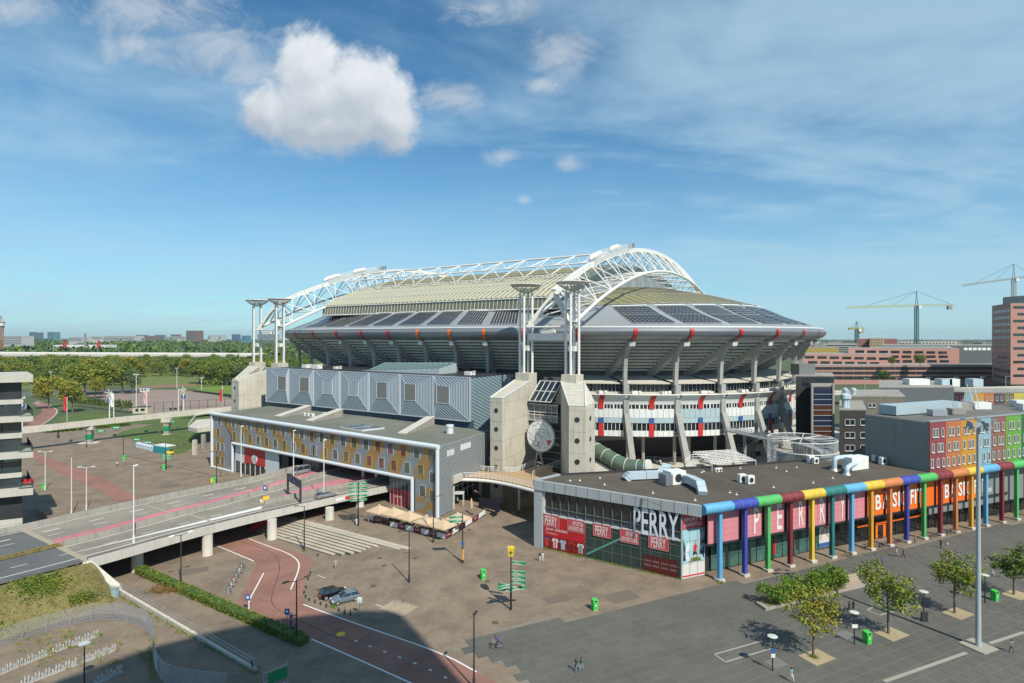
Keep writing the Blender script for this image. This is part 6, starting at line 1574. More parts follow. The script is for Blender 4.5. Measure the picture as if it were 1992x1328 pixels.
def crane(name, label, px, ytop, ybase, d, jl, jr, m1, m2, tilt=0.0):
 base = PD(px, ybase, d); top = PD(px, ytop, d); o = thing(name, label, 'crane', (base.x, base.y, 0)); s_ = d / F
 w = 5.0 * s_
 def lattice(mb, p, q, wd, n, up):
  p, q = Vector(p), Vector(q); ax = (q - p).normalized(); r_ = ax.cross(Vector(up)).normalized() * wd / 2; u_ = r_.cross(ax).normalized() * wd / 2
  cs_ = [r_ + u_, r_ - u_, -r_ - u_, -r_ + u_]
  for c in cs_: mb.bar(p + c, q + c, wd * .16)
  for k in range(n):
   a, b = p.lerp(q, k / n), p.lerp(q, (k + 1) / n)
   for i in range(4): mb.bar(a + cs_[i], b + cs_[(i + 1) % 4], wd * .09); mb.bar(a + cs_[i], a + cs_[(i + 1) % 4], wd * .09)
 zj = top.z - 28 * s_ * (1 if jl > 60 else .5)
 q = MB(); lattice(q, (base.x, base.y, 0), (base.x, base.y, zj), w, 30, (0, 1, 0)); q.build('mast', m1, o)
 q = MB(); q.tube([(base.x - w * .5, base.y, zj), (base.x, base.y, top.z), (base.x + w * .5, base.y, zj)], w * .12, 5); q.build('apex', m1, o)
 L = Vector((base.x - jl * s_, base.y, zj - tilt * s_)); R_2 = Vector((base.x + jr * s_, base.y, zj + tilt * .3 * s_))
 q = MB(); lattice(q, (base.x, base.y, zj), L, w * .7, 26, (0, 0, 1)); q.build('jib', m2, o)
 q = MB(); lattice(q, (base.x, base.y, zj), R_2, w * .7, 10, (0, 0, 1)); q.build('counter_jib', m2, o)
 q = MB()
 for t_ in (.35, .75): q.tube([(base.x, base.y, top.z), Vector((base.x, base.y, zj)).lerp(L, t_) + Vector((0, 0, w * .3))], w * .05, 4)
 q.tube([(base.x, base.y, top.z), R_2], w * .05, 4); q.build('stay_cable', m_dark, o)
 MB().box((R_2.x - 6 * s_, R_2.y, R_2.z - 5 * s_), (8 * s_, 5 * s_, 8 * s_)).build('counterweight', m_concd, o)
 MB().box((base.x + w * .8, base.y - w * .4, zj - w * .6), (w, w, w * 1.1)).build('cab', m_fac, o)
 return o
m_cg = mat('crane_green', (.03, .13, .11), .5, .1, 1); m_cy = mat('crane_yellow', (.48, .46, .14), .5, .1, 1); m_cs = mat('crane_grey', (.33, .33, .30), .5, .1, 1)
crane('tower_crane', 'tall green mast tower crane with long pale yellow jib', 1783, 566, 670, 850, 136, 70, m_cg, m_cy, 4)
crane('tower_crane', 'small green and yellow crane seen end on beside the bowl edge', 1667, 625, 672, 900, 16, 14, m_cg, m_cy, 0)
crane('tower_crane', 'grey tower crane rising behind the salmon tower', 1972, 513, 600, 520, 100, 40, m_cs, m_cs, 14)
crane('tower_crane', 'rust coloured crane mast at the far edge above the office roof', 2, 614, 660, 900, 30, 7, mat('crane_rust', (.40, .20, .11), .6, .1, 1), MATS.get('crane_rust') or m_cy, 0)
# ================================================================== left: dark office building
OB = G(42, 1030, 3.0)
offb = thing('dark_office', 'dark glazed office with pale concrete floor bands at the road side', 'building', (OB.x - 6, OB.y, 0))
cx, cy = OB.x, OB.y
ob_e = Vector((-.893, -.45)); ob_b = Vector((-.73, .683))
c0_ = Vector((cx, cy)); c1_ = c0_ + ob_e * 40; c2_ = c1_ + ob_b * 30; c3_ = c0_ + ob_b * 30
BF = Face(c0_, c1_)
m_dkc = mat('charcoal_cladding', (.035, .036, .040), .45, .15, .6); m_bandc = mat('band_concrete', (.47, .45, .39), .8, .07, .8, streak=.15)
MB().prism([c0_, c1_, c2_, c3_], 0, 32).build('core', m_dkc, offb)
fl = [(728, 742, 60), (776, 785, 44), (808, 818, 60), (841, 851, 44), (877, 888, 60), (918, 927, 44), (947, 960, 60)]
zs2 = []
for k, (ya, yb, xr) in enumerate(fl):
 z1, z0 = PD(42, ya, cy).z, PD(42, yb, cy).z; zs2.append((z0, z1))
 ex = 2.2 if xr > 50 else .15
 A = c0_ - ob_e * ex + ob_b * 0
 out = BF.n * (1.9 if xr > 50 else .4)
 MB().prism([c0_ - ob_e * ex + out, c1_ + out, c1_ + ob_b * 12, c0_ - ob_e * ex + ob_b * (12 if xr > 50 else 3)], z0, z1).build('floor_band', m_bandc, offb)
for k in range(len(zs2) - 1):
 zt2_, zb2 = zs2[k][0], zs2[k + 1][1]
 for j in range(14):
  u0, u1 = j * 2.85 + .1, (j + 1) * 2.85 - .06
  q = MB(); BF.slab(q, u0, u1, zb2 + .05, zt2_ - .05, .02, .12); q.build('window_panel', m_dkc if k == 0 else glass('office_tint', (.03, .045, .05), .08, .6, .5), offb)
  if k in (1, 4): q = MB(); BF.slab(q, u0 + .2, u1 - .2, zb2 + 2.2, zt2_ - .2, .12, .14); q.build('blind', mat('mint_blind', (.17, .30, .27), .6, .15, .6), offb)
z0 = zs2[-1][0]
q = MB(); BF.slab(q, -.1, 40, z0 - 4.6, z0, .02, .15); q.build('dark_wall', m_dkc, offb)
for k in range(5):
 q = MB(); BF.slab(q, -.2, 40, 0 + (z0 - 4.6) * k / 5, (z0 - 4.6) * (k + 1) / 5 - .04, .02, .35); q.build('concrete_panel', m_concl, offb)
for k, (ya, yb, xr) in enumerate(fl):
 if xr > 50 and k > 0:
  z1 = zs2[k][1]; A = c0_ - ob_e * 2.1 + BF.n * 1.8; B = c0_ - ob_e * 2.1 + ob_b * 11; C = c0_ + BF.n * 1.8
  for p, r_ in ((A, B), ): MB().bar((*p, z1 + .65), (*r_, z1 + .65), .06, 1.3).build('balcony_screen', m_dark, offb)
  MB().bar((*A, z1 + .65), (*C, z1 + .65), .05, 1.2).build('balcony_screen', m_cgl, offb)
z1 = zs2[6][1]
chair = thing('lounge_chair', 'red lounge chair on the lowest balcony, nearest the corner', 'chair', (*(c0_ - ob_e * 1.5 + ob_b * 1.2), z1), .4, 'red chairs on the lowest balcony')
MB().box((0, 0, .42), (.75, .7, .16)).build('seat', m_redp, chair, world=False); MB().box((0, .34, .75), (.75, .14, .7)).build('backrest', m_redp, chair, world=False)
for sx in (-1, 1): MB().box((sx * .4, 0, .55), (.1, .7, .25)).build('armrest', m_redp, chair, world=False)
for sx in (-1, 1):
 for sy in (-1, 1): MB().box((sx * .32, sy * .28, .17), (.06, .06, .34)).build('leg', m_dark, chair, world=False)
for off, lb in ((.75, 'red lounge chair on the lowest balcony, second from the corner'), (.3, 'red lounge chair on the lowest balcony, closest to the glass wall')):
 copy_tree(chair, None, (*(c0_ - ob_e * off + ob_b * (2.6 - off * 2)), z1), .4 + off, lb)
# ================================================================== left: pedestrian bridge with columns
pb = thing('pedestrian_bridge', 'long pale concrete footbridge on square pillars crossing behind the plaza', 'footbridge', G(170, 862))
ZP = 7.6
near = smooth_line([G(-90, 856, ZP - 1), G(60, 842, ZP - 1), G(170, 829, ZP - 1), G(300, 815, ZP - 1), G(420, 803, ZP - 1), G(520, 796, ZP - 1)], 2)
far = [p + Vector((1.2, 6.0, 0)) for p in near]
top_n = [p + Vector((0, 0, 2.3)) for p in near]
q = MB(); q.strip(near, top_n); q.strip(top_n, [p + Vector((.05, .35, 0)) for p in top_n]); q.strip([p + Vector((.05, .35, 0)) for p in top_n], [p + Vector((.05, .35, 1)) for p in near]); q.strip([p + Vector((.05, .35, 1.0)) for p in near], [p + Vector((0, 0, 1.0)) for p in far]); q.strip(far, near)
q.strip([p + Vector((0, 0, 2.0)) for p in far], far)
q.build('bridge_deck', m_concl, pb)
for px, py in ((172, 862), (323, 845)):
 p = G(px, py); MB().box((p.x, p.y + .5, (ZP - 1) / 2), (2.0, 2.0, ZP - 1), .2).build('pillar', m_concd, pb); MB().box((p.x, p.y + .4, ZP - 1.8), (3.4, 2.6, 1.5), .2).build('pillar_head', m_concl, pb)
 MB().box((p.x, p.y + .5, 2.4), (2.1, 2.1, 1.9), .2).build('green_wrap', mat('sign_green', (.01, .24, .09), .5, .08, 1), pb)
 MB().box((p.x, p.y + .5, .1), (6.5 if px < 200 else 2.6, 3.4 if px < 200 else 2.6, .25), .2).build('pillar_base', m_concl, pb)
ld = thing('bridge_landing', 'concrete landing on a pillar with white railings left of striped office', 'landing', G(378, 885))
q = MB(); P_ = [G(366, 832, 6.0), G(384, 836, 6.0), G(415, 832, 6.0), G(418, 815, 6.0), G(382, 818, 6.0)]; q.prism([p[:2] for p in P_], 5.0, 6.4); q.build('landing_slab', m_concl, ld)
railing(ipol([P_[1] + Vector((0, 0, .4)), P_[2] + Vector((0, 0, .4))], 8), 1.1, ld); railing(ipol([P_[0] + Vector((0, 0, .4)), P_[4] + Vector((0, 0, 2.0)), P_[4] + Vector((8, 4, 3.5))], 8), 1.1, ld)
p = G(379, 884); MB().bar((p.x, p.y, 0), (p.x, p.y, 5.0), 1.2).build('pillar', m_conc, ld)
p = G(396, 872); MB().bar((p.x, p.y, 0), (p.x, p.y, 5.0), 1.2).build('pillar', m_concd, ld)
# ================================================================== left background: fields, cycle road, fences
o = sheet('cycle_road', [(60, 785), (75, 778), (92, 786), (110, 795), (112, 803), (98, 816), (70, 832), (40, 842), (20, 840), (66, 812), (82, 802), (80, 794)], m_red, .02)
mb = MB(); paint(mb, [(92, 786), (110, 795), (112, 803), (98, 816), (75, 830)], .3, .04); mb.build('road_marking', m_line, kind='structure')
sheet('verge', [(112, 812), (135, 806), (160, 801), (200, 803), (240, 812), (250, 818), (110, 832)], m_grass, .016)
sheet('verge', [(96, 786), (112, 795), (135, 800), (160, 790), (130, 780)], m_grass, .024)
sheet('side_road', [(20, 772), (120, 765), (300, 760), (300, 755), (120, 758), (20, 763)], m_asph, .02)
m_court = mat('gravel_court', (.27, .205, .165), .95, .1, .2, stain=.15)
sheet('gravel_court', [(168, 768), (305, 758), (350, 758), (420, 768), (520, 792), (520, 802), (400, 804), (300, 806), (250, 798)], m_court, .03)
m_pitch = mat('pitch_grass', (.13, .20, .03), .95, .12, .3)
sheet('football_pitch', [(375, 757), (440, 747), (560, 745), (560, 772), (450, 768), (400, 762)], m_pitch, .05)
for k in range(6):
 a = 375 + k * 14; sheet('mown_stripe', [(a + 4, 757 + k * .6 - 1), (a + 10, 757 + k * .6 - 1), (470 + k * 8, 748), (464 + k * 8, 748)], mat('pitch_grass_light', (.17, .25, .04), .95, .12, .3), .065)
p, r_ = G(376, 762), G(470, 774)
o = MB().bar(p + Vector((0, 0, .7)), r_ + Vector((0, 0, .7)), .3, 1.4).build('pitch_board', m_dark); o['label'] = 'long black boarding along the near side of the bright pitch'; o['category'] = 'boarding'
o = sheet('field', [(-400, 760), (30, 757), (160, 752), (300, 752), (380, 755), (560, 740), (700, 735), (700, 720), (400, 725), (100, 730), (-400, 735)], mat('meadow', (.14, .17, .04), .95, .3, .08), .01)
sheet('running_track', [(266, 752), (360, 747), (400, 745), (400, 748), (350, 751), (268, 757)], m_red, .03)
fence = thing('court_fence', 'tall dark mesh fence of thin posts along the gravel court', 'fence', G(400, 805))
fp = [G(300, 806), G(350, 803), G(400, 800), G(450, 797), G(500, 795)]; Q = ipol(fp, 24)
for p in Q[::2]: MB().bar(p, p + Vector((0, 0, 6.2)), .16).build('post', m_dark, fence)
q = MB()
for hh_ in (2.6, 6.1): q.tube([p + Vector((0, 0, hh_)) for p in Q], .06, 4)
q.build('fence_rail', m_dark, fence)
def cabin(px, py, w, d, h, m, mroof, label, name='cabin', rz=.1):
 p = G(px, py); o = thing(name, label, 'cabin', p, rz)
 MB().box((0, 0, h / 2), (w, d, h)).build('walls', m, o, world=False); MB().box((0, 0, h + .1), (w + .3, d + .3, .2)).build('roof', mroof, o, world=False)
 MB().box((-w * .2, -d / 2 - .01, h * .55), (w * .22, .06, h * .5)).build('door', m_dark, o, world=False); MB().box((w * .2, -d / 2 - .01, h * .6), (w * .3, .06, h * .4)).build('window', m_glass, o, world=False)
 return o
cabin(282, 762, 5.2, 3, 3.0, m_white, m_blue, 'small white cabin with open windows on the gravel court edge')
cabin(276, 803, 7, 4, 3.2, mat('cream_wall', (.55, .50, .36), .8, .1, .5), m_dark, 'cream shed with steel frame at the near court corner')
cabin(340, 800, 6, 4, 2.8, m_concd, m_concd, 'low grey concrete shed overgrown by a shrub beside the court')
def flood(px, pyb, h, label):
 p = G(px, pyb); o = thing('floodlight', label, 'floodlight', p, 0, 'sports floodlights by the courts')
 MB().tube([(0, 0, 0), (0, 0, h)], [.2, .12], 8).build('pole', m_white, o, world=False); MB().box((0, 0, h), (3.0, .2, .2)).build('crossbar', m_white, o, world=False)
 for x in (-1.2, -.4, .4, 1.2): MB().box((x, -.15, h - .1), (.5, .35, .3)).build('lamp', m_fac, o, world=False)
flood(265, 804, 20.5, 'slender floodlight mast at the near court corner'); flood(344, 756, 16, 'white floodlight mast behind the gravel court'); flood(392, 758, 9, 'short floodlight mast beside the bright pitch'); flood(99, 752, 12, 'floodlight mast among the trees at the far left')
def windpost(px, pyb, label, sc=1.0):
 p = G(px, pyb); o = thing('wind_solar_post', label, 'wind turbine', p, 0, 'white posts with small turbine and solar panel')
 MB().tube([(0, 0, 0), (0, 0, 12.5)], [.3, .16], 10).build('post', m_white, o, world=False)
 MB().hexa([(-1.7, -.5, 8.3), (1.7, -.5, 8.3), (1.7, .5, 9.9), (-1.7, .5, 9.9)], [(-1.7, -.42, 8.26), (1.7, -.42, 8.26), (1.7, .58, 9.86), (-1.7, .58, 9.86)]).build('panel_frame', m_white, o, world=False)
 for x in (-.85, .85): MB().quad((x - .72, -.52, 8.34), (x + .72, -.52, 8.34), (x + .72, .46, 9.86), (x - .72, .46, 9.86)).build('solar_panel', mat('solar_blue', (.03, .07, .19), .3, .2, 2), o, world=False)
 MB().box((0, .2, 12.6), (.4, 1.4, .4)).build('nacelle', m_white, o, world=False); MB().box((0, 1.2, 12.9), (.08, .9, 1.0)).build('tail_fin', m_white, o, world=False)
 for k in range(5):
  a = k * 2 * math.pi / 5 + .3; q = MB(); q.bar((0, -.55, 12.6), (1.9 * math.cos(a), -.55, 12.6 + 1.9 * math.sin(a)), .1, .32); q.build('blade', m_white, o, world=False)
windpost(213, 815, 'wind and solar post beside the row of young trees'); windpost(357, 806, 'wind and solar post in front of the court fence'); windpost(43, 830, 'wind and solar post peeping out behind the dark office')
def flag(px, py, m, label, h=9.5):
 p = near[0]; u_ = min(near, key=lambda c: abs(996 + c.x / c.y * F - px)); p = Vector((u_.x, u_.y, u_.z + 2.2))
 o = thing('banner_pole', label, 'flag', p, 0, 'banner poles on the concrete footbridge')
 MB().tube([(0, 0, 0), (0, 0, h)], .16, 8).build('pole', m_white, o, world=False)
 if m:
  q = MB(); q.grid([[(-.2 - 1.1 * i / 4, .12 * math.sin(i * 1.3 + j), h - .1 - 5.2 * j / 8) for i in range(5)] for j in range(9)]); q.build('banner', m, o, world=False)
flag(131, 812, m_redp, 'white pole with bright red banner left of the young trees'); flag(139, 812, None, 'bare white pole beside the red banner'); flag(216, 806, mat('banner_white', (.7, .68, .68), .7, .08, 1), 'pole with furled white banner near the wind post')
flag(289, 803, mat('banner_pink', (.62, .35, .35), .7, .2, 1), 'pole with red and white banner at the court corner'); flag(421, 797, None, 'bare white pole nearest the striped office'); flag(426, 797, m_redp, 'pole with red banner close to the left stair tower', 8); flag(356, 800, None, 'bare white pole before the second wind post'); flag(54, 822, MATS['banner_white'], 'pole with white banner behind the dark office balcony')
o = thing('far_rail_viaduct', 'long pale rail viaduct running through the tree belt', 'viaduct', (-400, 800, 0))
a, b = PD(-60, 689, 760), PD(520, 691, 860)
MB().bar(a, b, 12, 2.4).build('deck', m_concl, o); MB().bar(a + Vector((0, -5, 2.6)), b + Vector((0, -5, 2.6)), .5, 2.2).build('parapet', m_white, o)
MB().bar(a + Vector((0, -6.2, -2.0)), b + Vector((0, -6.2, -2.0)), .5, 1.6).build('fascia', m_concd, o)
for k in range(14): c = a.lerp(b, (k + .5) / 14); MB().bar((c.x, c.y, 0), c, 4).build('pier', m_concl, o); MB().bar(c + Vector((0, 4, 2)), c + Vector((0, 4, 13)), .35).build('mast', m_steel, o)
o = thing('red_trussed_hall', 'white roofed hall with two red masts beyond the rail viaduct', 'building', PD(160, 675, 1000))
a, b = PD(108, 669, 1000), PD(208, 678, 1000)
MB().box(((a.x + b.x) / 2, 1010, (a.z + b.z) / 2), (b.x - a.x, 30, 5)).build('roof', m_white, o); MB().box(((a.x + b.x) / 2, 1015, 9), (b.x - a.x - 6, 26, 16)).build('walls', m_concd, o)
for px in (126, 192):
 p = PD(px, 662, 990); q = MB()
 for s_ in (-1, 1): q.bar((p.x + 4 * s_, p.y, p.z - 16), (p.x, p.y, p.z), 1.6)
 q.bar((p.x - 2.6, p.y, p.z - 9), (p.x + 2.6, p.y, p.z - 9), 1.2); q.build('red_mast', m_redp, o)
o = thing('lattice_mast', 'grey square lattice mast rising beside the white roofed hall', 'mast', PD(165, 690, 960)); p = PD(165.5, 648, 960)
MB().box((p.x, p.y, p.z / 2), (2.6, 2.6, p.z)).build('mast_shaft', m_steel, o); MB().box((p.x, p.y, p.z - 1), (4, 4, 2)).build('mast_head', m_concl, o)
m_far1 = mat('far_white', (.45, .45, .43), .8, .1, .1); m_far2 = mat('far_blue', (.10, .16, .24), .5, .1, .1); m_far3 = mat('far_brown', (.20, .14, .12), .8, .1, .1)
far_list = [('far_flats', 'pale layered slab flats behind the trees at the far left', 5, 42, 651, 670, 1500, m_far1, 5), ('far_tower', 'dark blue cylindrical looking tower on the left skyline', 62, 73, 644, 660, 3000, m_far2, 0), ('far_tower', 'teal glass tower pair on the left skyline', 92, 106, 643, 660, 3000, mat('far_teal', (.10, .24, .27), .4, .1, .1), 0), ('far_tower', 'thin dark chimney tower left of the blue tower', 57, 59, 643, 660, 3000, m_far2, 0),
   ('far_flats', 'white terraced flats between the trees left of the mast', 133, 160, 653, 664, 1700, m_far1, 3), ('far_flats', 'long pale slab of flats right of the lattice mast', 201, 262, 651, 664, 1600, m_far1, 4), ('far_tower', 'leaning dark brown tower block on the skyline', 362, 382, 640.5, 660, 1900, m_far3, 0), ('far_tower', 'low brown tower left of the dark tower block', 264, 276, 649, 660, 2200, m_far3, 0), ('far_tower', 'small blue roofed block on the skyline', 301, 311, 649, 660, 2400, m_far2, 0),
   ('far_tower', 'pinkish twin block near the dark tower block', 332, 340, 648, 660, 2300, m_far3, 0), ('far_tower', 'pale block right of the dark tower block', 424, 430, 649, 660, 2400, m_far1, 0), ('far_tower', 'blue tower beside the left pylon', 451, 459, 647.5, 660, 2600, m_far2, 0), ('far_tower', 'teal block nearest the left pylon', 470, 479, 650, 660, 2400, MATS['far_teal'], 0), ('far_flats', 'thin pale flats in the gap before the left pylon', 320, 360, 652, 660, 2000, m_far1, 2), ('far_tower', 'small white spire block on the skyline', 404, 410, 649, 660, 2100, m_far1, 0), ('far_flats', 'low pale flats above the wood near the white hall', 176, 198, 652, 660, 1900, m_far1, 2), ('far_flats', 'low brown flats at the skyline middle', 284, 300, 651, 660, 2100, m_far3, 2)]
for nm, lb, x0, x1, y0, y1, d, m, bands in far_list:
 y0 += 2.5
 o, fc, _ = blk(nm, lb, x0, x1, y0, None, d, 30, m)
 n_ = bands or 5
 for k in range(n_):
  ya = y0 + 1.2 + (y1 - y0) * k / n_; strip_rows(fc, o, [(x0 + .4, x1 - .4, ya, ya + (y1 - y0) / n_ * .45)], m_glassb)
# ================================================================== street furniture
def gp(px, py, z=None):
 p = G(px, py, 0 if z is None else z)
 if z is None:
  zz_ = gz(p.x, p.y)
  if zz_ > .02: p = G(px, py, zz_)
  p.z = gz(p.x, p.y)
 return p
def lamp(px, py, h, label, arms=(1,), m=m_dark, z=None, rz=0.0, head=None, rad=.11, al=1.4, grp='lamp posts'):
 p = gp(px, py, z); o = thing('street_lamp', label, 'street lamp', p, rz, grp)
 MB().tube([(0, 0, 0), (0, 0, 1.2), (0, 0, 1.25), (0, 0, h)], [rad * 1.5, rad * 1.5, rad, rad * .7], 8).build('pole', m, o, world=False, smooth=True)
 for s_ in arms:
  MB().tube([(0, 0, h - .15), (s_ * al * .5, 0, h - .02), (s_ * al, 0, h + .08)], .05, 5).build('arm', m, o, world=False)
  MB().hexa([(s_ * al - .4, -.16, h + .02), (s_ * al + .4, -.16, h + .10), (s_ * al + .4, .16, h + .10), (s_ * al - .4, .16, h + .02)], [(s_ * al - .38, -.11, h + .16), (s_ * al + .38, -.11, h + .22), (s_ * al + .38, .11, h + .22), (s_ * al - .38, .11, h + .16)]).build('lamp_head', head or m, o, world=False)
 return o
lt_ = m_white
lamp(352, 1140, 8.3, 'dark post with two pale lamp heads beside the hedge and viaduct', (-1, 1), m_dark, None, .9, m_fac)
lamp(577, 1252, 8.3, 'black twin armed street lamp rising from the hedge end', (-1, 1), m_dark, None, .7)
lamp(592, 1071, 8.4, 'black single armed street lamp at the foot of the steps', (-1,), m_dark, None, .4)
lamp(796, 1131, 8.3, 'tall black street lamp on the open plaza below the cafe', (-1,), m_dark, None, .35)
lamp(843, 1055, 8.6, 'black twin armed lamp in front of the cafe barrier', (-1, 1), m_dark, None, .3)
lamp(922, 1338, 8.3, 'black street lamp at the bottom edge beside the cycle road', (1,), m_dark, None, 1.2, al=.35)
lamp(697, 1022, 9.0, 'black lamp post carrying stacked green direction signs near the viaduct', (-1, 1), m_dark, None, .25)
lamp(240, 892, 7.5, 'dark lamp post with green bin at its foot on the far plaza', (), m_dark)
lamp(322, 912, 8.0, 'dark twin armed lamp near the waste containers', (-1, 1), m_dark, None, .5)
lamp(421, 939, 8.6, 'dark twin armed lamp in front of the red fan shop', (-1, 1), m_dark, None, .4)
lamp(168, 870, 6.5, 'dark lamp post left of the green wrapped bridge pillar', (), m_dark)
lamp(113, 852, 6.0, 'short dark column lamp beyond the far plaza', (), m_dark, rad=.25)
lamp(386, 858, 6.0, 'thin dark lamp between the pillars by the lawn', (1,), m_dark)
lamp(88, 953, 10, 'white twin armed lamp with green bin nearest the dark office', (-1, 1), lt_, None, .1, m_fac)
lamp(139, 1003, 13.0, 'tall white road lamp on the far parapet, left one', (), lt_, None, 0, m_fac)
lamp(168, 993, 10, 'white twin armed lamp on the brown plaza above the parapet', (-1, 1), lt_, None, .2, m_fac)
lamp(260, 1056, 13.0, 'tall white lamp on the near edge of the viaduct', (1,), lt_, 5.0, 1.2, m_fac, al=.3)
lamp(469, 927, 12.5, 'tall white lamp on the far parapet before the fan shop', (1,), lt_, 5.0, 1.2, m_fac, al=.3)
lamp(571, 934, 12.0, 'tall white lamp on the median behind the gantry sign', (1,), lt_, 5.0, 1.2, m_fac, al=.3)
lamp(630, 969, 12.5, 'tall white lamp beside the grey sports car on the viaduct', (1,), lt_, 5.0, 1.2, m_fac, al=.3)
lamp(1000, 1003, 5, 'dark post lamp with round head in the shade below the footbridge', (), m_dark)
def disc_lamp(px, py, h, label, sign=None):
 p = gp(px, py); o = thing('disc_lamp', label, 'street lamp', p, 0, 'posts with flat round lamp heads')
 MB().tube([(0, 0, 0), (0, 0, h)], [.09, .06], 8).build('pole', m_dark, o, world=False); MB().lathe((0, 0, h), [(.08, 0), (.55, .12), (.58, .18), (.2, .26)], 18).build('lamp_head', mat('lamp_disc', (.55, .58, .52), .5, .05, 1), o, world=False, smooth=True)
 if sign == 'round':
  q = MB(); q._add([(.33 * math.cos(k * .5236), -.1, h * .62 + .33 * math.sin(k * .5236)) for k in range(12)], [tuple(range(12))]); q.build('round_sign', m_blue, o, world=False); MB().box((.02, -.1, h * .47), (.5, .04, .45)).build('plate', m_white, o, world=False)
 if sign == 'board': MB().box((0, -.1, h * .6), (.75, .05, .45)).build('sign_plate', m_fac, o, world=False)
 if sign == 'dark': MB().box((.0, -.12, .7), (.9, .25, 1.3)).build('info_panel', m_dark, o, world=False)
 return o
disc_lamp(164, 1340, 5.0, 'disc headed lamp among the bike racks in the corner')
disc_lamp(1503, 1305, 4.0, 'disc headed lamp with round blue sign on the slabs', 'round'); disc_lamp(1662, 1253, 4.0, 'disc headed lamp with small board beside a green bin', 'board'); disc_lamp(1797, 1208, 4.0, 'disc headed lamp with dark panel between two trees', 'dark'); disc_lamp(1916, 1172, 4.0, 'disc headed lamp beside the farthest boulevard tree', None)
p = gp(1903, 1258); o = thing('flood_mast', 'very tall grey mast with floodlight cluster on the boulevard', 'light mast', p)
MB().tube([(0, 0, 0), (0, 0, .3), (0, 0, 28.3)], [.42, .31, .2], 14).build('mast', mat('mast_grey', (.34, .40, .41), .5, .06, 1), o, world=False, smooth=True); MB().box((0, 0, .1), (3.0, 3.0, .12), .4).build('footing', m_inl, o, world=False)
for k in range(12): a = k * .52; MB().box((1.6 * math.cos(a) * (1 if k % 2 else .6), 1.6 * math.sin(a) * (1 if k % 2 else .6), 28.3 + .5 * (k % 3)), (.5, .35, .45), a).build('floodlight', m_grey, o, world=False)
MB().box((0, 0, 28.3), (3.6, .2, .2)).build('crossbar', m_grey, o, world=False)
def bin_(px, py, label, yellow=False, z=None):
 p = gp(px, py, z); o = thing('litter_bin', label, 'litter bin', p, .35, 'green litter bins')
 mg = mat('bin_green', (.05, .50, .07), .45, .06, 1)
 MB().hexa([(-.36, -.36, .08), (.36, -.36, .08), (.36, .36, .08), (-.36, .36, .08)], [(-.4, -.4, 1.25), (.4, -.4, 1.25), (.4, .4, 1.25), (-.4, .4, 1.25)]).build('body', mg, o, world=False)
 MB().hexa([(-.42, -.42, 1.25), (.42, -.42, 1.25), (.42, .42, 1.25), (-.42, .42, 1.25)], [(-.38, -.30, 1.5), (.38, -.30, 1.5), (.38, .38, 1.6), (-.38, .38, 1.6)]).build('hood', mg, o, world=False)
 MB().box((0, -.37, 1.37), (.5, .1, .16)).build('slot', m_dark, o, world=False); MB().box((0, -.385, .8), (.18, .02, .26)).build('pictogram', m_white, o, world=False); MB().box((0, 0, .04), (.7, .7, .08)).build('plinth', m_concl, o, world=False)
 if yellow: MB().box((-.62, 0, .7), (.4, .6, 1.2)).build('side_box', m_yel, o, world=False)
for px, py, lb, y in ((940, 1126, 'green litter bin left of the signpost with yellow cube', False), (1157, 1186, 'green litter bin near the edge of the grey slabs', False), (1687, 1251, 'green litter bin between the first and second boulevard trees', False), (1935, 1168, 'green litter bin near the farthest boulevard tree', False), (85, 952, 'green litter bin at the foot of the white lamp by the office', False), (242, 895, 'green litter bin at the dark lamp on the far plaza', False), (319, 913, 'green litter bin below the lamp by the waste containers', False), (417, 939, 'green and yellow litter bin before the fan shop', True)):
 bin_(px, py, lb, y)
m_sg = mat('sign_green', (.01, .24, .09), .5, .08, 1)
def arrow_sign(o, z, az, L=2.3, h=.52, txt=True, side=1):
 ca, sa = math.cos(az), math.sin(az)
 def q(x, y, zz_): return (x * ca - y * sa, x * sa + y * ca, zz_)
 b = MB(); prof = [(.12, z - h / 2), (L - .3, z - h / 2), (L, z), (L - .3, z + h / 2), (.12, z + h / 2)]; n = 5
 b._add([q(x, -.05, zz_) for x, zz_ in prof] + [q(x, .05, zz_) for x, zz_ in prof], [tuple(range(n)), tuple(range(n, 2 * n))[::-1]] + [(i, n + i, n + (i + 1) % n, (i + 1) % n) for i in range(n)])
 s_ = b.build('sign_arm', m_sg, o, world=False)
 e = MB()
 for yy in (-.056, .056):
  for r_ in range(2): e.bar(q(.35, yy, z - .11 + .22 * r_), q(L - .8 - .4 * (r_ % 2), yy, z - .11 + .22 * r_), .02, .05)
  e.bar(q(.12, yy, z - h / 2 + .03), q(L - .3, yy, z - h / 2 + .03), .02, .05); e.bar(q(.12, yy, z + h / 2 - .03), q(L - .3, yy, z + h / 2 - .03), .02, .05)
 e.build('sign_text_bars', m_white, s_, world=False)
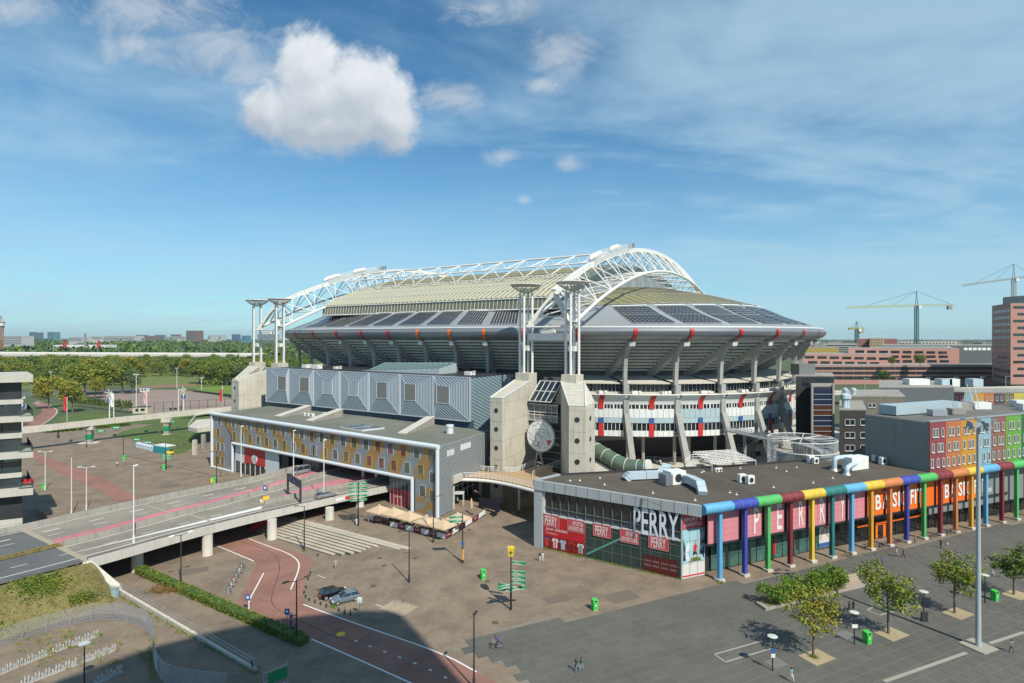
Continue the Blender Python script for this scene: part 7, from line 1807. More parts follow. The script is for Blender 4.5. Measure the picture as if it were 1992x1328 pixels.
def signpost(px, py, h, label, arms, cube=False, extra=None):
 p = gp(px, py); o = thing('direction_signpost', label, 'signpost', p, 0, 'green direction signposts')
 MB().tube([(0, 0, 0), (0, 0, 2.6), (0, 0, 2.65), (0, 0, h)], [.16, .16, .11, .09], 10).build('post', m_black, o, world=False, smooth=True)
 for z, az, L in arms: arrow_sign(o, z, az, L)
 if cube:
  a, z0, z1 = .42, h, h + 1.3
  MB().hexa([(-a * .8, -a * .8, z0), (a * .8, -a * .8, z0), (a * .8, a * .8, z0), (-a * .8, a * .8, z0)], [(-a * 1.15, -a * 1.15, z1), (a * 1.15, -a * 1.15, z1), (a * 1.15, a * 1.15, z1), (-a * 1.15, a * 1.15, z1)]).build('yellow_cube', m_yel, o, world=False)
  q = MB(); q.bar((0, -.46, z0 + .35), (0, -.46, z0 + .95), .05, .09); q.bar((-.25, -.46, z0 + .65), (.25, -.46, z0 + .65), .05, .09); q.build('cube_symbol', m_dark, o, world=False)
 if extra: extra(o)
 return o
signpost(994, 1186, 7.9, 'tall black signpost with yellow cube and many green arrow signs', [(7.0, -.25, 2.3), (5.6, -.25, 2.3), (4.9, -.25, 2.3), (4.2, -.25, 2.3), (3.4, 2.7, 2.2), (3.1, .25, 2.4), (3.6, 3.6, 2.2), (2.9, 2.9, 2.0)], True)
def ex900(o):
 q = MB(); q._add([(.35 * math.cos(k * .5236), -.15, 3.4 + .35 * math.sin(k * .5236)) for k in range(12)], [tuple(range(12))]); q.build('round_sign', m_blue, o, world=False); MB().tube([(0, 0, .6), (0, 0, 2.4)], .26, 8).build('sticker_wrap', mat('sticker_mix', (.55, .30, .10), .6, .8, 4), o, world=False)
signpost(900, 1094, 8.4, 'black signpost with two green signs and a round blue sign', [(7.9, 3.3, 2.4), (7.2, 3.3, 2.4)], False, ex900)
so_ = signpost(696.5, 1023, 6.5, 'stack of green direction signs on the lamp near the viaduct', [(8.6 - .8 * k, a, 1.9) for k in range(5) for a in (.2, 3.34)])
signpost(323, 913, 6.0, 'small dark green signpost by the waste containers', [(4.4 - .6 * k, a, 1.7) for k in range(3) for a in (.2, 3.2)])
def small_sign(px, py, h, label, shape='square', m=None, z=None, w=.7):
 p = gp(px, py, z); o = thing('road_sign', label, 'road sign', p, 0, 'small blue and white road signs')
 MB().tube([(0, 0, 0), (0, 0, h)], .05, 6).build('post', m_steel, o, world=False); MB().box((0, -.08, h - w * .6), (w, .05, w * 1.2)).build('plate', m or m_blue, o, world=False)
 MB().box((0, -.115, h - w * .55), (w * .45, .02, w * .5)).build('symbol', m_white if (m or m_blue) is not m_white else m_blue, o, world=False)
small_sign(700, 1196, 2.6, 'white and blue parking sign on the plaza behind the grey car', m=m_fac); small_sign(559, 1217, 2.4, 'small blue sign behind the hedge beside the cyclists'); small_sign(482.5, 1188, 2.4, 'small blue sign at the hedge where the cycle road bends')
small_sign(516, 971, 3.0, 'blue traffic sign on the viaduct divider', z=5.0, w=.9); small_sign(221, 1160, 1.6, 'pale blue box sign at the foot of the wing wall', m=mat('cabinet_blue', (.30, .42, .46), .6, .1, 1), w=.9); small_sign(591, 1066, 3.2, 'small grey notice plate on the lamp at the steps', m=m_steel, w=.55)
o = thing('utility_box', 'pale blue utility cabinet at the end of the sloping wing wall', 'cabinet', gp(224, 1163)); MB().box((0, 0, .75), (.8, .6, 1.5)).build('cabinet_body', MATS['cabinet_blue'], o, world=False); MB().box((0, 0, 1.53), (.9, .7, .08)).build('cabinet_lid', m_steel, o, world=False)
p = G(517, 977, 5.0); o = thing('crash_cushion', 'yellow crash cushion box at the tip of the viaduct divider', 'barrier', p); MB().box((0, 0, .6), (1.3, .9, 1.2), .6).build('cushion', m_yel, o, world=False); MB().tube([(-1.0, -.7, .3), (-.6, -.4, .3)], .5, 10).build('nose', m_concl, o, world=False)
ga_, gb_ = G(560, 961, 5.0), G(584.5, 978, 5.0); o = thing('gantry_sign', 'dark overhead gantry sign across the viaduct lane', 'gantry', ga_)
for c in (ga_, gb_): MB().bar(c, c + Vector((0, 0, 4.6)), .35).build('gantry_post', m_dark, o)
MB().bar(ga_ + Vector((0, 0, 3.9)), gb_ + Vector((0, 0, 3.9)), .4, 1.5).build('gantry_board', m_dark, o)
dn = Vector((-(gb_ - ga_).y, (gb_ - ga_).x, 0)).normalized() * -.23
for t_ in (.25, .6): c = ga_.lerp(gb_, t_) + Vector((0, 0, 3.9)) + dn; e_ = (gb_ - ga_).normalized() * .5; MB().bar(c - e_, c + e_, .05, .8).build('blue_symbol', m_blue, o)
bol = thing('bollard', 'x', 'bollard', (0, 0, 0), 0, 'slim dark bollards round the parking bay'); MB().tube([(0, 0, 0), (0, 0, .8), (0, 0, .95)], [.09, .09, .05], 8).build('post', m_dark, bol, world=False); MB().tube([(0, 0, .7), (0, 0, .78)], .1, 8).build('white_band', m_white, bol, world=False)
names_ = ['nearest the black car', 'second from the black car', 'third from the black car', 'in front of the grey car bonnet', 'left of the weeds by the grey car', 'right of the weeds by the grey car', 'near the parking sign, left one', 'near the parking sign, right one', 'along the cycle road bend, lowest', 'along the cycle road bend, second', 'along the cycle road bend, third', 'along the cycle road bend, topmost', 'at the foot of the steps']
for k, (x, y) in enumerate(((1065, 510), (1100, 540), (1155, 560), (1210, 580), (1265, 602), (1385, 640), (1440, 662), (1495, 682), (1050, 470), (1068, 420), (1090, 340), (1112, 280), (1180, 110))):
 p = gp(380 + x / 4.955, 1060 + y / 4.955); lb = 'slim dark bollard ' + names_[k]
 if k == 0: bol.location = p; bol['label'] = lb
 else: copy_tree(bol, None, p, 0, lb)
m_hoop = mat('rack_steel', (.62, .64, .64), .4, .08, 2, metal=.3)
hoop_me = MB().tube([(0, -.22, 0), (0, -.20, .55), (0, -.10, .82), (0, .10, .82), (0, .20, .55), (0, .22, 0)], .035, 5).mesh('hoop', m_hoop); hoop_lo = MB().tube([(0, -.2, 0), (0, -.18, .35), (0, -.08, .52), (0, .08, .52), (0, .18, .35), (0, .2, 0)], .035, 5).mesh('hoop', m_hoop)
def rack(a, b, n, label):
 p, r_ = gp(*a), gp(*b); o = thing('bike_rack', label, 'bike rack', p, 0, 'bike racks in the fenced yard'); d = r_ - p; az = math.atan2(d.y, d.x)
 w = Vector((-d.y, d.x, 0)).normalized() * .2
 for s_ in (-1, 1): MB().bar(p + w * s_ + Vector((0, 0, .05)), r_ + w * s_ + Vector((0, 0, .05)), .07).build('ground_rail', m_hoop, o)
 for k in range(n): c = d * ((k + .5) / n); link_mesh('hoop', hoop_me if k % 3 else hoop_lo, o, (c.x, c.y, .05), az + random.uniform(-.06, .06))
 return o
rack((-20, 1320), (92, 1273), 16, 'bike rack, near end of the back row along the fence'); rack((100, 1270), (192, 1236), 15, 'bike rack, far end of the back row along the fence'); rack((38, 1335), (150, 1292), 17, 'bike rack, near half of the middle row behind the disc lamp'); rack((160, 1289), (226, 1264), 12, 'bike rack, far half of the middle row'); rack((180, 1335), (238, 1306), 9, 'bike rack in the building shadow, front row')
cf = thing('yard_fence', 'curved silver mesh fence around the bike yard', 'fence', gp(219, 1206))
fpx = [(-60, 1283), (43, 1244), (91, 1229), (137, 1217), (180, 1208), (219, 1206), (247, 1210), (273, 1217), (287, 1226), (294, 1243), (297, 1262), (299, 1289), (308, 1318), (330, 1335), (380, 1345), (440, 1350)]
FP = [gp(*q_) for q_ in fpx]; Lf = smooth_line(FP, 1); hF = 2.35
for p in FP: MB().bar(p, p + Vector((0, 0, hF + .1)), .09).build('post', m_steel, cf)
q = MB()
for k in range(12): q.tube([p + Vector((0, 0, .12 + (hF - .12) * k / 11)) for p in Lf], .026, 3)
Qf = ipol(Lf, 330)
for p in Qf: q.bar(p + Vector((0, 0, .1)), p + Vector((0, 0, hF)), .014)
q.build('mesh_wires', m_steel, cf, kind='stuff')
gt = thing('yard_gate', 'steel gate with green board at the bottom of the picture', 'gate', gp(540, 1345)); a, b = gp(513, 1350), gp(559, 1330)
for hh_ in (.3, 1.2, 2.3): MB().bar(a + Vector((0, 0, hh_)), b + Vector((0, 0, hh_)), .08).build('gate_rail', m_steel, gt)
for k in range(2): c = a.lerp(b, k); MB().bar(c, c + Vector((0, 0, 2.6)), .12).build('gate_post', m_steel, gt)
MB().bar(a.lerp(b, .2) + Vector((0, -.1, 1.5)), b + Vector((0, -.1, 1.5)), .06, 1.2).build('green_board', m_sg, gt)
ud = math.atan2(OF.e.y, OF.e.x)
umb = thing('parasol', 'x', 'parasol', (0, 0, 0), ud, 'square tan cafe parasols'); w = 1.95
cv_ = [(-w, -w, 2.5), (w, -w, 2.5), (w, w, 2.5), (-w, w, 2.5)]
q = MB()
for i in range(4): q._add([cv_[i], cv_[(i + 1) % 4], (0, 0, 3.6)], [(0, 1, 2)])
for i in range(4): a, b = Vector(cv_[i]), Vector(cv_[(i + 1) % 4]); q.quad(a, b, b + Vector((0, 0, -.22)), a + Vector((0, 0, -.22)))
q.build('canopy', m_tan, umb, world=False); MB().tube([(0, 0, 0), (0, 0, 3.6)], .05, 6).build('pole', m_wood, umb, world=False); MB().lathe((0, 0, 3.55), [(.12, 0), (.15, .1), (.02, .2)], 8).build('finial', m_white, umb, world=False); MB().box((0, 0, .06), (.9, .9, .12)).build('base', m_dark, umb, world=False)
for i in range(4):
 q = MB(); q.bar((0, 0, 3.4), Vector(cv_[i]) + Vector((0, 0, -.03)), .05); q.build('rib', m_wood, umb, world=False)
ul = ['first tan parasol of the row, nearest the viaduct', 'second tan parasol of the row from the viaduct', 'third tan parasol of the row, middle one', 'fourth tan parasol of the row', 'tan parasol at the front corner of the cafe terrace', 'tan parasol set back beside the ribbed grey end wall']
for k, (x, y) in enumerate(((737.8, 982), (766, 987), (796.5, 994.5), (829.8, 1002), (862, 1010), (890.5, 997))):
 p = G(x, y, TOPZ + 3.6); p.z = TOPZ
 if k == 0: umb.location = p; umb['label'] = ul[0]
 else: copy_tree(umb, None, p, ud, ul[k])
p = G(917, 998, TOPZ); p.z = gz(p.x, p.y); o = thing('folded_parasol', 'folded tan parasol standing beside the glass porch', 'parasol', p); MB().lathe((0, 0, 1.2), [(.28, 0), (.36, .6), (.22, 1.8), (.05, 2.3)], 10).build('folded_cloth', m_tan, o, world=False, smooth=True); MB().tube([(0, 0, 0), (0, 0, 1.4)], .05, 6).build('pole', m_wood, o, world=False); MB().box((0, 0, .06), (.8, .8, .12)).build('base', m_dark, o, world=False)
m_mar = mat('maroon_board', (.20, .018, .035), .5, .08, 1)
bars_ = []
def barrier(a, b, m, label):
 A, B = gp(*a), gp(*b); c = (A + B) / 2; d = (B - A); L = d.length; o = thing('terrace_screen', label, 'screen', c, math.atan2(d.y, d.x), 'screens round the cafe terrace')
 MB().box((0, 0, .62), (L - .1, .06, .95)).build('board', m, o, world=False)
 for s_ in (-1, 1): MB().box((s_ * (L / 2 - .06), 0, .6), (.07, .1, 1.2)).build('post', m_steel, o, world=False)
 MB().box((0, 0, .06), (L * .8, .4, .06)).build('foot', m_dark, o, world=False)
 if m is m_mar:
  l = MB(); lettering(l, 'Café', (-.55, -.045, .5), (1.1, 0, 0), (0, 0, .36), .01); l.build('lettering', m_white, o, world=False)
f0, f1 = (758.5, 1024.5), (865, 1049)
ordn = ['nearest the viaduct', 'second from the viaduct', 'third from the viaduct', 'fourth, behind the twin lamp', 'fifth, right of the twin lamp', 'sixth', 'at the front corner']
for k in range(7):
 a = (f0[0] + (f1[0] - f0[0]) * k / 7, f0[1] + (f1[1] - f0[1]) * k / 7); b = (f0[0] + (f1[0] - f0[0]) * (k + 1) / 7, f0[1] + (f1[1] - f0[1]) * (k + 1) / 7)
 barrier(a, b, m_mar if k % 2 else m_fac, ('maroon' if k % 2 else 'white') + ' terrace screen of the front row, ' + ordn[k])
r0, r1 = (866, 1049), (944, 1001)
rn = ['maroon terrace screen just round the front corner', 'white terrace screen on the side row behind the green signs', 'maroon terrace screen half way along the side row', 'white terrace screen with plants behind on the side row', 'maroon terrace screen near the folded parasol', 'white terrace screen at the far end of the side row']
for k in range(6):
 a = (r0[0] + (r1[0] - r0[0]) * k / 6, r0[1] + (r1[1] - r0[1]) * k / 6); b = (r0[0] + (r1[0] - r0[0]) * (k + 1) / 6, r0[1] + (r1[1] - r0[1]) * (k + 1) / 6); barrier(a, b, m_fac if k % 2 else m_mar, rn[k])
barrier((727, 1015), (741, 1019), m_mar, 'maroon terrace screen standing alone near the green sign stack'); barrier((718, 1011), (726, 1014), m_fac, 'white terrace screen standing alone near the green sign stack')
tab = thing('cafe_table', 'small dark cafe table under the tan parasols', 'table', (0, 0, 0), 0, 'cafe tables under the parasols'); MB().lathe((0, 0, .72), [(.45, 0), (.45, .04)], 16).build('table_top', m_wood, tab, world=False); MB().tube([(0, 0, 0), (0, 0, .72)], .04, 6).build('leg', m_dark, tab, world=False); MB().lathe((0, 0, 0), [(.3, 0), (.3, .03)], 12).build('foot', m_dark, tab, world=False)
chr_ = thing('cafe_chair', 'dark cafe chair with orange cushion under the tan parasols', 'chair', (0, 0, 0), 0, 'cafe chairs under the parasols'); MB().box((0, 0, .45), (.48, .48, .07)).build('seat', mat('cushion_orange', (.50, .15, .04), .8, .1, 1), chr_, world=False); MB().box((0, .24, .72), (.48, .06, .5)).build('backrest', m_dark, chr_, world=False)
for sx in (-.2, .2):
 for sy in (-.2, .2): MB().box((sx, sy, .21), (.04, .04, .42)).build('leg', m_dark, chr_, world=False)
OX = 'first second third fourth fifth sixth seventh eighth ninth'.split()
for k, (x, y) in enumerate(((762, 1019), (785, 1024), (808, 1029), (832, 1034), (856, 1038), (880, 1028), (898, 1018), (776, 1012), (820, 1020))):
 p = gp(x, y); t_ = tab if k == 0 else copy_tree(tab)
 t_.location = p; t_['label'] = 'small round cafe table under the parasols, %s from the viaduct end' % OX[k]
 for j in range(3):
  a = 2.1 * j + k; cl = Vector((p.x + .75 * math.cos(a), p.y + .75 * math.sin(a), p.z)); c_ = chr_ if (k == 0 and j == 0) else copy_tree(chr_)
  c_.location = cl; c_['label'] = 'cafe chair with orange cushion, %s seat at the %s table from the viaduct end' % (OX[j], OX[k]); c_.rotation_euler = (0, 0, a - math.pi / 2)
wc = thing('bottle_bank', 'x', 'container', (0, 0, 0), .4, 'row of pale domed containers by the lawn')
MB().lathe((0, 0, 0), [(.75, 0), (.85, .3), (.95, 1.2), (.8, 1.75), (.35, 2.1)], 14).build('dome', mat('container_pale', (.42, .50, .58), .5, .08, 1), wc, world=False, smooth=True); MB().box((0, -.9, 1.4), (.5, .2, .3)).build('slot', m_dark, wc, world=False); MB().lathe((0, 0, 2.05), [(.15, 0), (.15, .25)], 8).build('lifting_eye', m_steel, wc, world=False)
on_ = ['first', 'second', 'third', 'fourth', 'fifth', 'sixth']
for k in range(6):
 p = gp(269 + 5.3 * k, 871 + 1.3 * k); lb = 'pale domed container by the lawn, %s from the green board' % on_[k]
 if k == 0: wc.location = p; wc['label'] = lb
 else: copy_tree(wc, None, p, .4, lb)
p = gp(317, 881); o = thing('toilet_cabin_row', 'teal row of portable cabins with a white roof by the lawn corner', 'cabins', p, -.5)
for k in range(6): MB().box((-4 + 1.15 * k, 0, 1.15), (1.1, 1.6, 2.2)).build('cabin', mat('teal_plastic', (.02, .27, .30), .5, .1, 1), o, world=False); MB().box((-4 + 1.15 * k, 1.2, 2.4), (1.1, 3.4, .25)).build('roof', m_white, o, world=False)
p = gp(331, 884); o = thing('yellow_cart', 'small yellow utility cart beside the teal cabins', 'cart', p, .3); MB().box((0, 0, .8), (2.2, 1.2, .8)).build('body', m_yel, o, world=False); MB().box((.5, 0, 1.4), (.9, 1.1, .6)).build('cab', m_glass, o, world=False)
for sx in (-.7, .7):
 for sy in (-.55, .55): MB().tube([(sx, sy - .06, .3), (sx, sy + .06, .3)], .3, 12).build('wheel', m_black, o, world=False)
for k, (x, y, lb) in enumerate(((266, 862, 'green banner board on legs behind the domed containers'), (288, 868, 'smaller green banner board behind the domed containers'), (196, 845, 'green banner board on the verge behind the bridge pillar'), (226, 838, 'long green banner board under the footbridge'), (333, 826, 'green and white banner board under the footbridge end'))):
 p = gp(x, y); o = thing('banner_board', lb, 'banner', p, .1 * k, 'green banner boards by the lawn')
 MB().box((0, 0, 1.5), (3.2 if k != 1 else 2.2, .06, 1.2)).build('board', m_sg, o, world=False); q = MB(); q.bar((-1, -.05, 1.5), (1, -.05, 1.5), .02, .3); q.build('print_bar', m_white, o, world=False)
 for s_ in (-1, 1): MB().box((s_ * .9, 0, .5), (.08, .08, 1.0)).build('leg', m_steel, o, world=False)
# ================================================================== vegetation
rng = np.random.default_rng(5)
def leafmat(name, rgb, var=.35, sc=.5, tr=.25):
 m = mat(name, rgb, .6, var, sc, spec=.25)
 return m
def leaf_mesh(name, centers, per, spread, size, mats, wts=None, mi=None, flat=.0):
 """many small leaf quads round clump centres, as one mesh"""
 C = np.repeat(np.asarray(centers, float), per, axis=0); n = len(C)
 P = C + rng.normal(0, 1, (n, 3)) * (np.asarray(spread) if np.ndim(spread) else spread)
 a = rng.normal(0, 1, (n, 3)); a[:, 2] *= (1 - flat); a /= np.linalg.norm(a, axis=1)[:, None]
 b = rng.normal(0, 1, (n, 3)); b -= (b * a).sum(1)[:, None] * a; b /= np.linalg.norm(b, axis=1)[:, None]
 s = (size * rng.uniform(.6, 1.3, n))[:, None]
 V = np.stack([P - a * s * .7, P + b * s * .42, P + a * s * .7, P - b * s * .42], 1).reshape(-1, 3)
 me = bpy.data.meshes.new(name); me.vertices.add(n * 4); me.loops.add(n * 4); me.polygons.add(n)
 me.vertices.foreach_set('co', V.ravel()); me.loops.foreach_set('vertex_index', np.arange(n * 4)); me.polygons.foreach_set('loop_start', np.arange(0, n * 4, 4))
 try: me.polygons.foreach_set('loop_total', np.full(n, 4))
 except Exception: pass
 for m in mats: me.materials.append(m)
 if len(mats) > 1:
  if mi is None: k = rng.choice(len(mats), len(centers), p=wts); mi = np.repeat(k, per)
  me.polygons.foreach_set('material_index', mi.astype(np.int32))
 me.update(); me.validate()
 return me
m_bark = mat('bark', (.16, .125, .09), .95, .25, 2, bump=.2)
LG = {'dark': leafmat('leaf_dark', (.058, .105, .020)), 'mid': leafmat('leaf_mid', (.118, .185, .028)), 'lite': leafmat('leaf_light', (.215, .265, .032)), 'yel': leafmat('leaf_yellow', (.30, .25, .03)), 'gry': leafmat('leaf_grey', (.125, .165, .085)), 'oliv': leafmat('leaf_olive', (.23, .225, .034)), 'vivid': leafmat('leaf_vivid', (.115, .24, .025))}
def crown_pts(n, rx, rz, zc, lobes=7, inner=.45):
 L = [(0, 0, 0, 1.0)] + [(math.cos(a) * .5, math.sin(a) * .5, rng.uniform(-.35, .55), rng.uniform(.45, .62)) for a in rng.uniform(0, 6.28, lobes)]
 out = []
 while len(out) < n:
  l = L[rng.integers(len(L))]; d = rng.normal(0, 1, 3); d /= np.linalg.norm(d); r = rng.uniform(inner, 1.0) ** .6 * l[3]
  p = np.array([l[0], l[1], l[2]]) * (1 if l[3] < 1 else 0) + d * r
  if l[3] == 1.0: p *= .8
  out.append((p[0] * rx, p[1] * rx, zc + p[2] * rz))
 return out
def make_tree(name, label, h, rx, kind, n=260, per=10, leaf=.34, trunk=.2, group='trees', trunk_h=.28):
 o = thing(name, label, 'tree', (0, 0, 0), 0, group)
 zc = h * (trunk_h + (1 - trunk_h) * .5); rz = h * (1 - trunk_h) * .52
 t = MB(); t.tube([(0, 0, 0), (.05, 0, h * trunk_h), (.1, .05, h * .62), (0, 0, h * .82)], [trunk * 1.3, trunk, trunk * .6, trunk * .15], 7)
 for k in range(7):
  a = k * .9 + rng.uniform(0, .5); z = h * (trunk_h + .08 * k * .7); t.tube([(0, 0, z), (math.cos(a) * rx * .35, math.sin(a) * rx * .35, z + h * .10), (math.cos(a) * rx * .75, math.sin(a) * rx * .75, z + h * .16)], [trunk * .5, trunk * .3, trunk * .08], 5)
 t.build('trunk', m_bark, o, world=False)
 ms, w = kind
 me = leaf_mesh('crown', crown_pts(n, rx, rz, zc), per, (rx * .085, rx * .085, rz * .075), leaf, [LG[k] for k in ms], w)
 link_mesh('crown', me, o)
 return o
K1 = (['dark', 'mid', 'lite'], [.35, .45, .2]); K2 = (['mid', 'lite', 'oliv'], [.3, .4, .3]); K3 = (['gry', 'mid'], [.75, .25]); K4 = (['oliv', 'yel', 'lite'], [.4, .35, .25]); K5 = (['dark', 'mid'], [.6, .4])
bt = []
for k, (px, py, h, rx, kd, lb) in enumerate(((1582, 1278, 8.4, 3.3, (['oliv', 'yel', 'lite'], [.45, .2, .35]), 'yellow green boulevard tree nearest the camera in a sandy pit'), (1728, 1233, 8.9, 3.5, K2, 'olive green boulevard tree, second, behind the green bin'), (1857, 1193, 8.7, 3.1, K2, 'boulevard tree, third, beside the tall grey mast'), (1972, 1157, 7.8, 3.0, K1, 'dark boulevard tree at the far end of the row'))):
 o = make_tree('boulevard_tree', lb, h, rx, kd, 165, 19, .24, .13, 'trees along the boulevard', .32); o.location = gp(px, py); o.rotation_euler = (0, 0, k * 1.7)
 c = gp(px, py); q = MB(); rr = 2.0; q.box((c.x + .4, c.y - .1, .05), (3.6, 2.5, .05), .45); t_ = q.build('tree_pit', mat('sandy_soil', (.36, .29, .17), .95, .2, 1.5, stain=.2)); t_['kind'] = 'structure'
pl = thing('planter', 'long stone edged planter with timber seat on the boulevard', 'planter', gp(1560, 1165)); PQ = [G(1471, 1176), G(1489.5, 1188.5), G(1684, 1141), G(1664, 1127)]
MB().prism([p[:2] for p in PQ], -.05, .42).build('planter_edge', m_concd, pl)
inn_ = [PQ[0].lerp(PQ[2], .03), PQ[1].lerp(PQ[3], .04), PQ[1].lerp(PQ[2], .78).lerp(PQ[3], .05), PQ[0].lerp(PQ[3], .78)]
MB().prism([p[:2] for p in (inn_[0], inn_[1], inn_[2], inn_[3])], .40, .46).build('soil', m_emb, pl)
bq = [PQ[1].lerp(PQ[2], .80), PQ[1].lerp(PQ[2], .99), PQ[0].lerp(PQ[3], .99), PQ[0].lerp(PQ[3], .80)]
for k in range(9): a, b = bq[0].lerp(bq[1], k / 9), bq[0].lerp(bq[1], (k + .85) / 9); c, d = bq[3].lerp(bq[2], (k + .85) / 9), bq[3].lerp(bq[2], k / 9); MB().prism([a[:2], b[:2], c[:2], d[:2]], .42, .5).build('plank', mat('pale_timber', (.40, .33, .24), .85, .15, 1), pl)
bb = [bq[0].lerp(bq[3], .45).lerp(bq[1].lerp(bq[2], .45), .1), bq[0].lerp(bq[3], .45).lerp(bq[1].lerp(bq[2], .45), .9)]
for k in range(6): MB().bar(bb[0] + Vector((0, .05 * k, .62 + .19 * k)), bb[1] + Vector((0, .05 * k, .62 + .19 * k)), .1, .17).build('plank', MATS['pale_timber'], pl)
MB().hexa([bb[0] + Vector((0, .1, .5)), bb[1] + Vector((0, .1, .5)), bb[1] + Vector((.1, .9, .5)), bb[0] + Vector((.1, .9, .5))], [bb[0] + Vector((0, .32, 1.6)), bb[1] + Vector((0, .32, 1.6)), bb[1] + Vector((.1, .55, 1.6)), bb[0] + Vector((.1, .55, 1.6))]).build('backrest_body', MATS['pale_timber'], pl)
ns = ['leftmost', 'second', 'third', 'fourth', 'fifth', 'rightmost']
for k in range(6):
 c = inn_[0].lerp(inn_[3], (k + .5) / 6).lerp(inn_[1].lerp(inn_[2], (k + .5) / 6), .5)
 o = thing('shrub', 'bright green leafy shrub in the planter, ' + ns[k] + ' of six', 'shrub', (c.x, c.y, .45), 0, 'shrubs in the boulevard planter')
 link_mesh('foliage', leaf_mesh('foliage', [(x, y, abs(z)) for x, y, z in crown_pts(150, 2.1, 1.35 + .15 * (k % 3), 1.3 + .25 * (k % 2))], 15, .17, .20, [LG['vivid'], LG['mid'], LG['lite']], [.5, .25, .25]), o)
 MB().tube([(0, 0, 0), (.1, 0, 1.2)], [.06, .02], 5).build('stem', m_bark, o, world=False)
hd = thing('hedge', 'clipped green hedge running diagonally beside the cycle road', 'hedge', gp(430, 1180)); h0, h1 = gp(270, 1113), gp(592, 1254)
pts_ = []
dirh = (h1 - h0).normalized(); nh = Vector((-dirh.y, dirh.x, 0)); Lh = (h1 - h0).length
for k in range(int(Lh * 30)):
 u = rng.uniform(0, Lh); f = rng.integers(3); v = rng.uniform(-.75, .75); z = rng.uniform(.05, 1.05)
 if f == 0: z = 1.05 + .08 * math.sin(u * 2.1) + rng.uniform(-.08, .05)
 elif f == 1: v = -.75
 else: v = .75
 p = h0 + dirh * u + nh * (v + .07 * math.sin(u * 1.7)); pts_.append((p.x, p.y, p.z + z))
me = leaf_mesh('hedge_leaves', pts_, 9, .07, .13, [LG['oliv'], LG['mid'], LG['lite'], LG['dark']], [.35, .3, .15, .2]); link_mesh('hedge_leaves', me, hd, tuple(-hd.location))
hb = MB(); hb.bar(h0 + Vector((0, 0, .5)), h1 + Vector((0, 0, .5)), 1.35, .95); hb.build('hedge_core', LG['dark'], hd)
p = gp(320, 1150); o = thing('dead_shrub', 'rusty brown dry shrub spilling over the path beside the hedge', 'shrub', p); link_mesh('foliage', leaf_mesh('foliage', [(rng.normal(0, 1.3), rng.normal(0, .6), abs(rng.normal(.25, .2))) for _ in range(130)], 10, .14, .14, [leafmat('leaf_rust', (.24, .11, .05)), LG['oliv']], [.7, .3]), o)
p0_, p1_ = gp(90, 842), gp(250, 828); o = thing('hedge', 'low dark green hedge under the concrete footbridge', 'hedge', p0_); cpts = []
for k in range(900): c = p0_.lerp(p1_, rng.uniform(0, 1)); cpts.append((c.x + rng.normal(0, .6) - p0_.x, c.y + rng.normal(0, .6) - p0_.y, rng.uniform(.1, 1.4)))
link_mesh('hedge_leaves', leaf_mesh('hedge_leaves', cpts, 6, .2, .35, [LG['vivid'], LG['mid'], LG['dark']], [.3, .4, .3]), o)
ER = EMB_ROWS
def embp(u, v):
 r = v * 12; i = min(11, int(r)); c = u * 24; j = min(23, int(c)); a = Vector(ER[i][j]).lerp(Vector(ER[i][j + 1]), c - j); b = Vector(ER[i + 1][j]).lerp(Vector(ER[i + 1][j + 1]), c - j); return a.lerp(b, r - i)
cl = []
for u0, v0, su, sv, n_ in ((.70, .45, .035, .09, 700), (.60, .72, .07, .10, 1300), (.88, .30, .022, .12, 520), (.74, .72, .03, .08, 500), (.42, .8, .06, .09, 700), (.93, .72, .015, .05, 120)):
 for _ in range(n_):
  u, v = min(.99, max(.01, rng.normal(u0, su))), min(.98, max(.02, rng.normal(v0, sv))); p = embp(u, v); cl.append((p.x, p.y, p.z + abs(rng.normal(.18, .16))))
o = link_mesh('ground_cover', leaf_mesh('ground_cover', cl, 9, .16, .17, [LG['mid'], LG['dark'], LG['lite']], [.5, .2, .3])); o['kind'] = 'stuff'; o['label'] = 'patches of green ground cover on the embankment'; o['category'] = 'ground cover'
cl = []
for _ in range(5200): p = embp(rng.uniform(.01, .99), rng.uniform(.02, .98)); cl.append((p.x, p.y, p.z + .06))
for AB in (MEDG, VERG):
 A_, B_ = AB
 for _ in range(1600): i = rng.integers(len(A_) - 1); p = A_[i].lerp(A_[i + 1], rng.uniform(0, 1)).lerp(B_[i].lerp(B_[i + 1], rng.uniform(0, 1)), rng.uniform(0, 1)); cl.append((p.x, p.y, p.z + .12))
o = link_mesh('rough_grass', leaf_mesh('rough_grass', cl, 6, .12, .13, [leafmat('straw', (.26, .20, .085)), LG['oliv'], LG['lite']], [.5, .35, .15])); o['kind'] = 'stuff'; o['label'] = 'dry rough grass on the embankment and verges'; o['category'] = 'grass'
cl = []
def weedline(a, b, n_, s_=.12):
 for _ in range(n_): p = gp(*a).lerp(gp(*b), rng.uniform(0, 1)); cl.append((p.x + rng.normal(0, s_), p.y + rng.normal(0, s_), p.z + .05 + abs(rng.normal(0, .08))))
weedline((1058, 1067), (1326, 1129), 190, .15); weedline((645, 1081), (800, 1075), 60); weedline((590, 1072), (596, 1073), 12); weedline((1400, 1133), (1404, 1134), 25, .2); weedline((228, 1157), (500, 1310), 260, .3); weedline((646, 1178), (650, 1184), 18, .2); weedline((1582, 1278), (1585, 1280), 45, .22)
for _ in range(60):
 a = (rng.uniform(10, 290), rng.uniform(1225, 1300)); weedline(a, (a[0] + 10, a[1] + 1), 5, .25)
weedline((296, 1240), (300, 1320), 90, .3); weedline((1056, 1060), (1062, 1068), 40, .3)
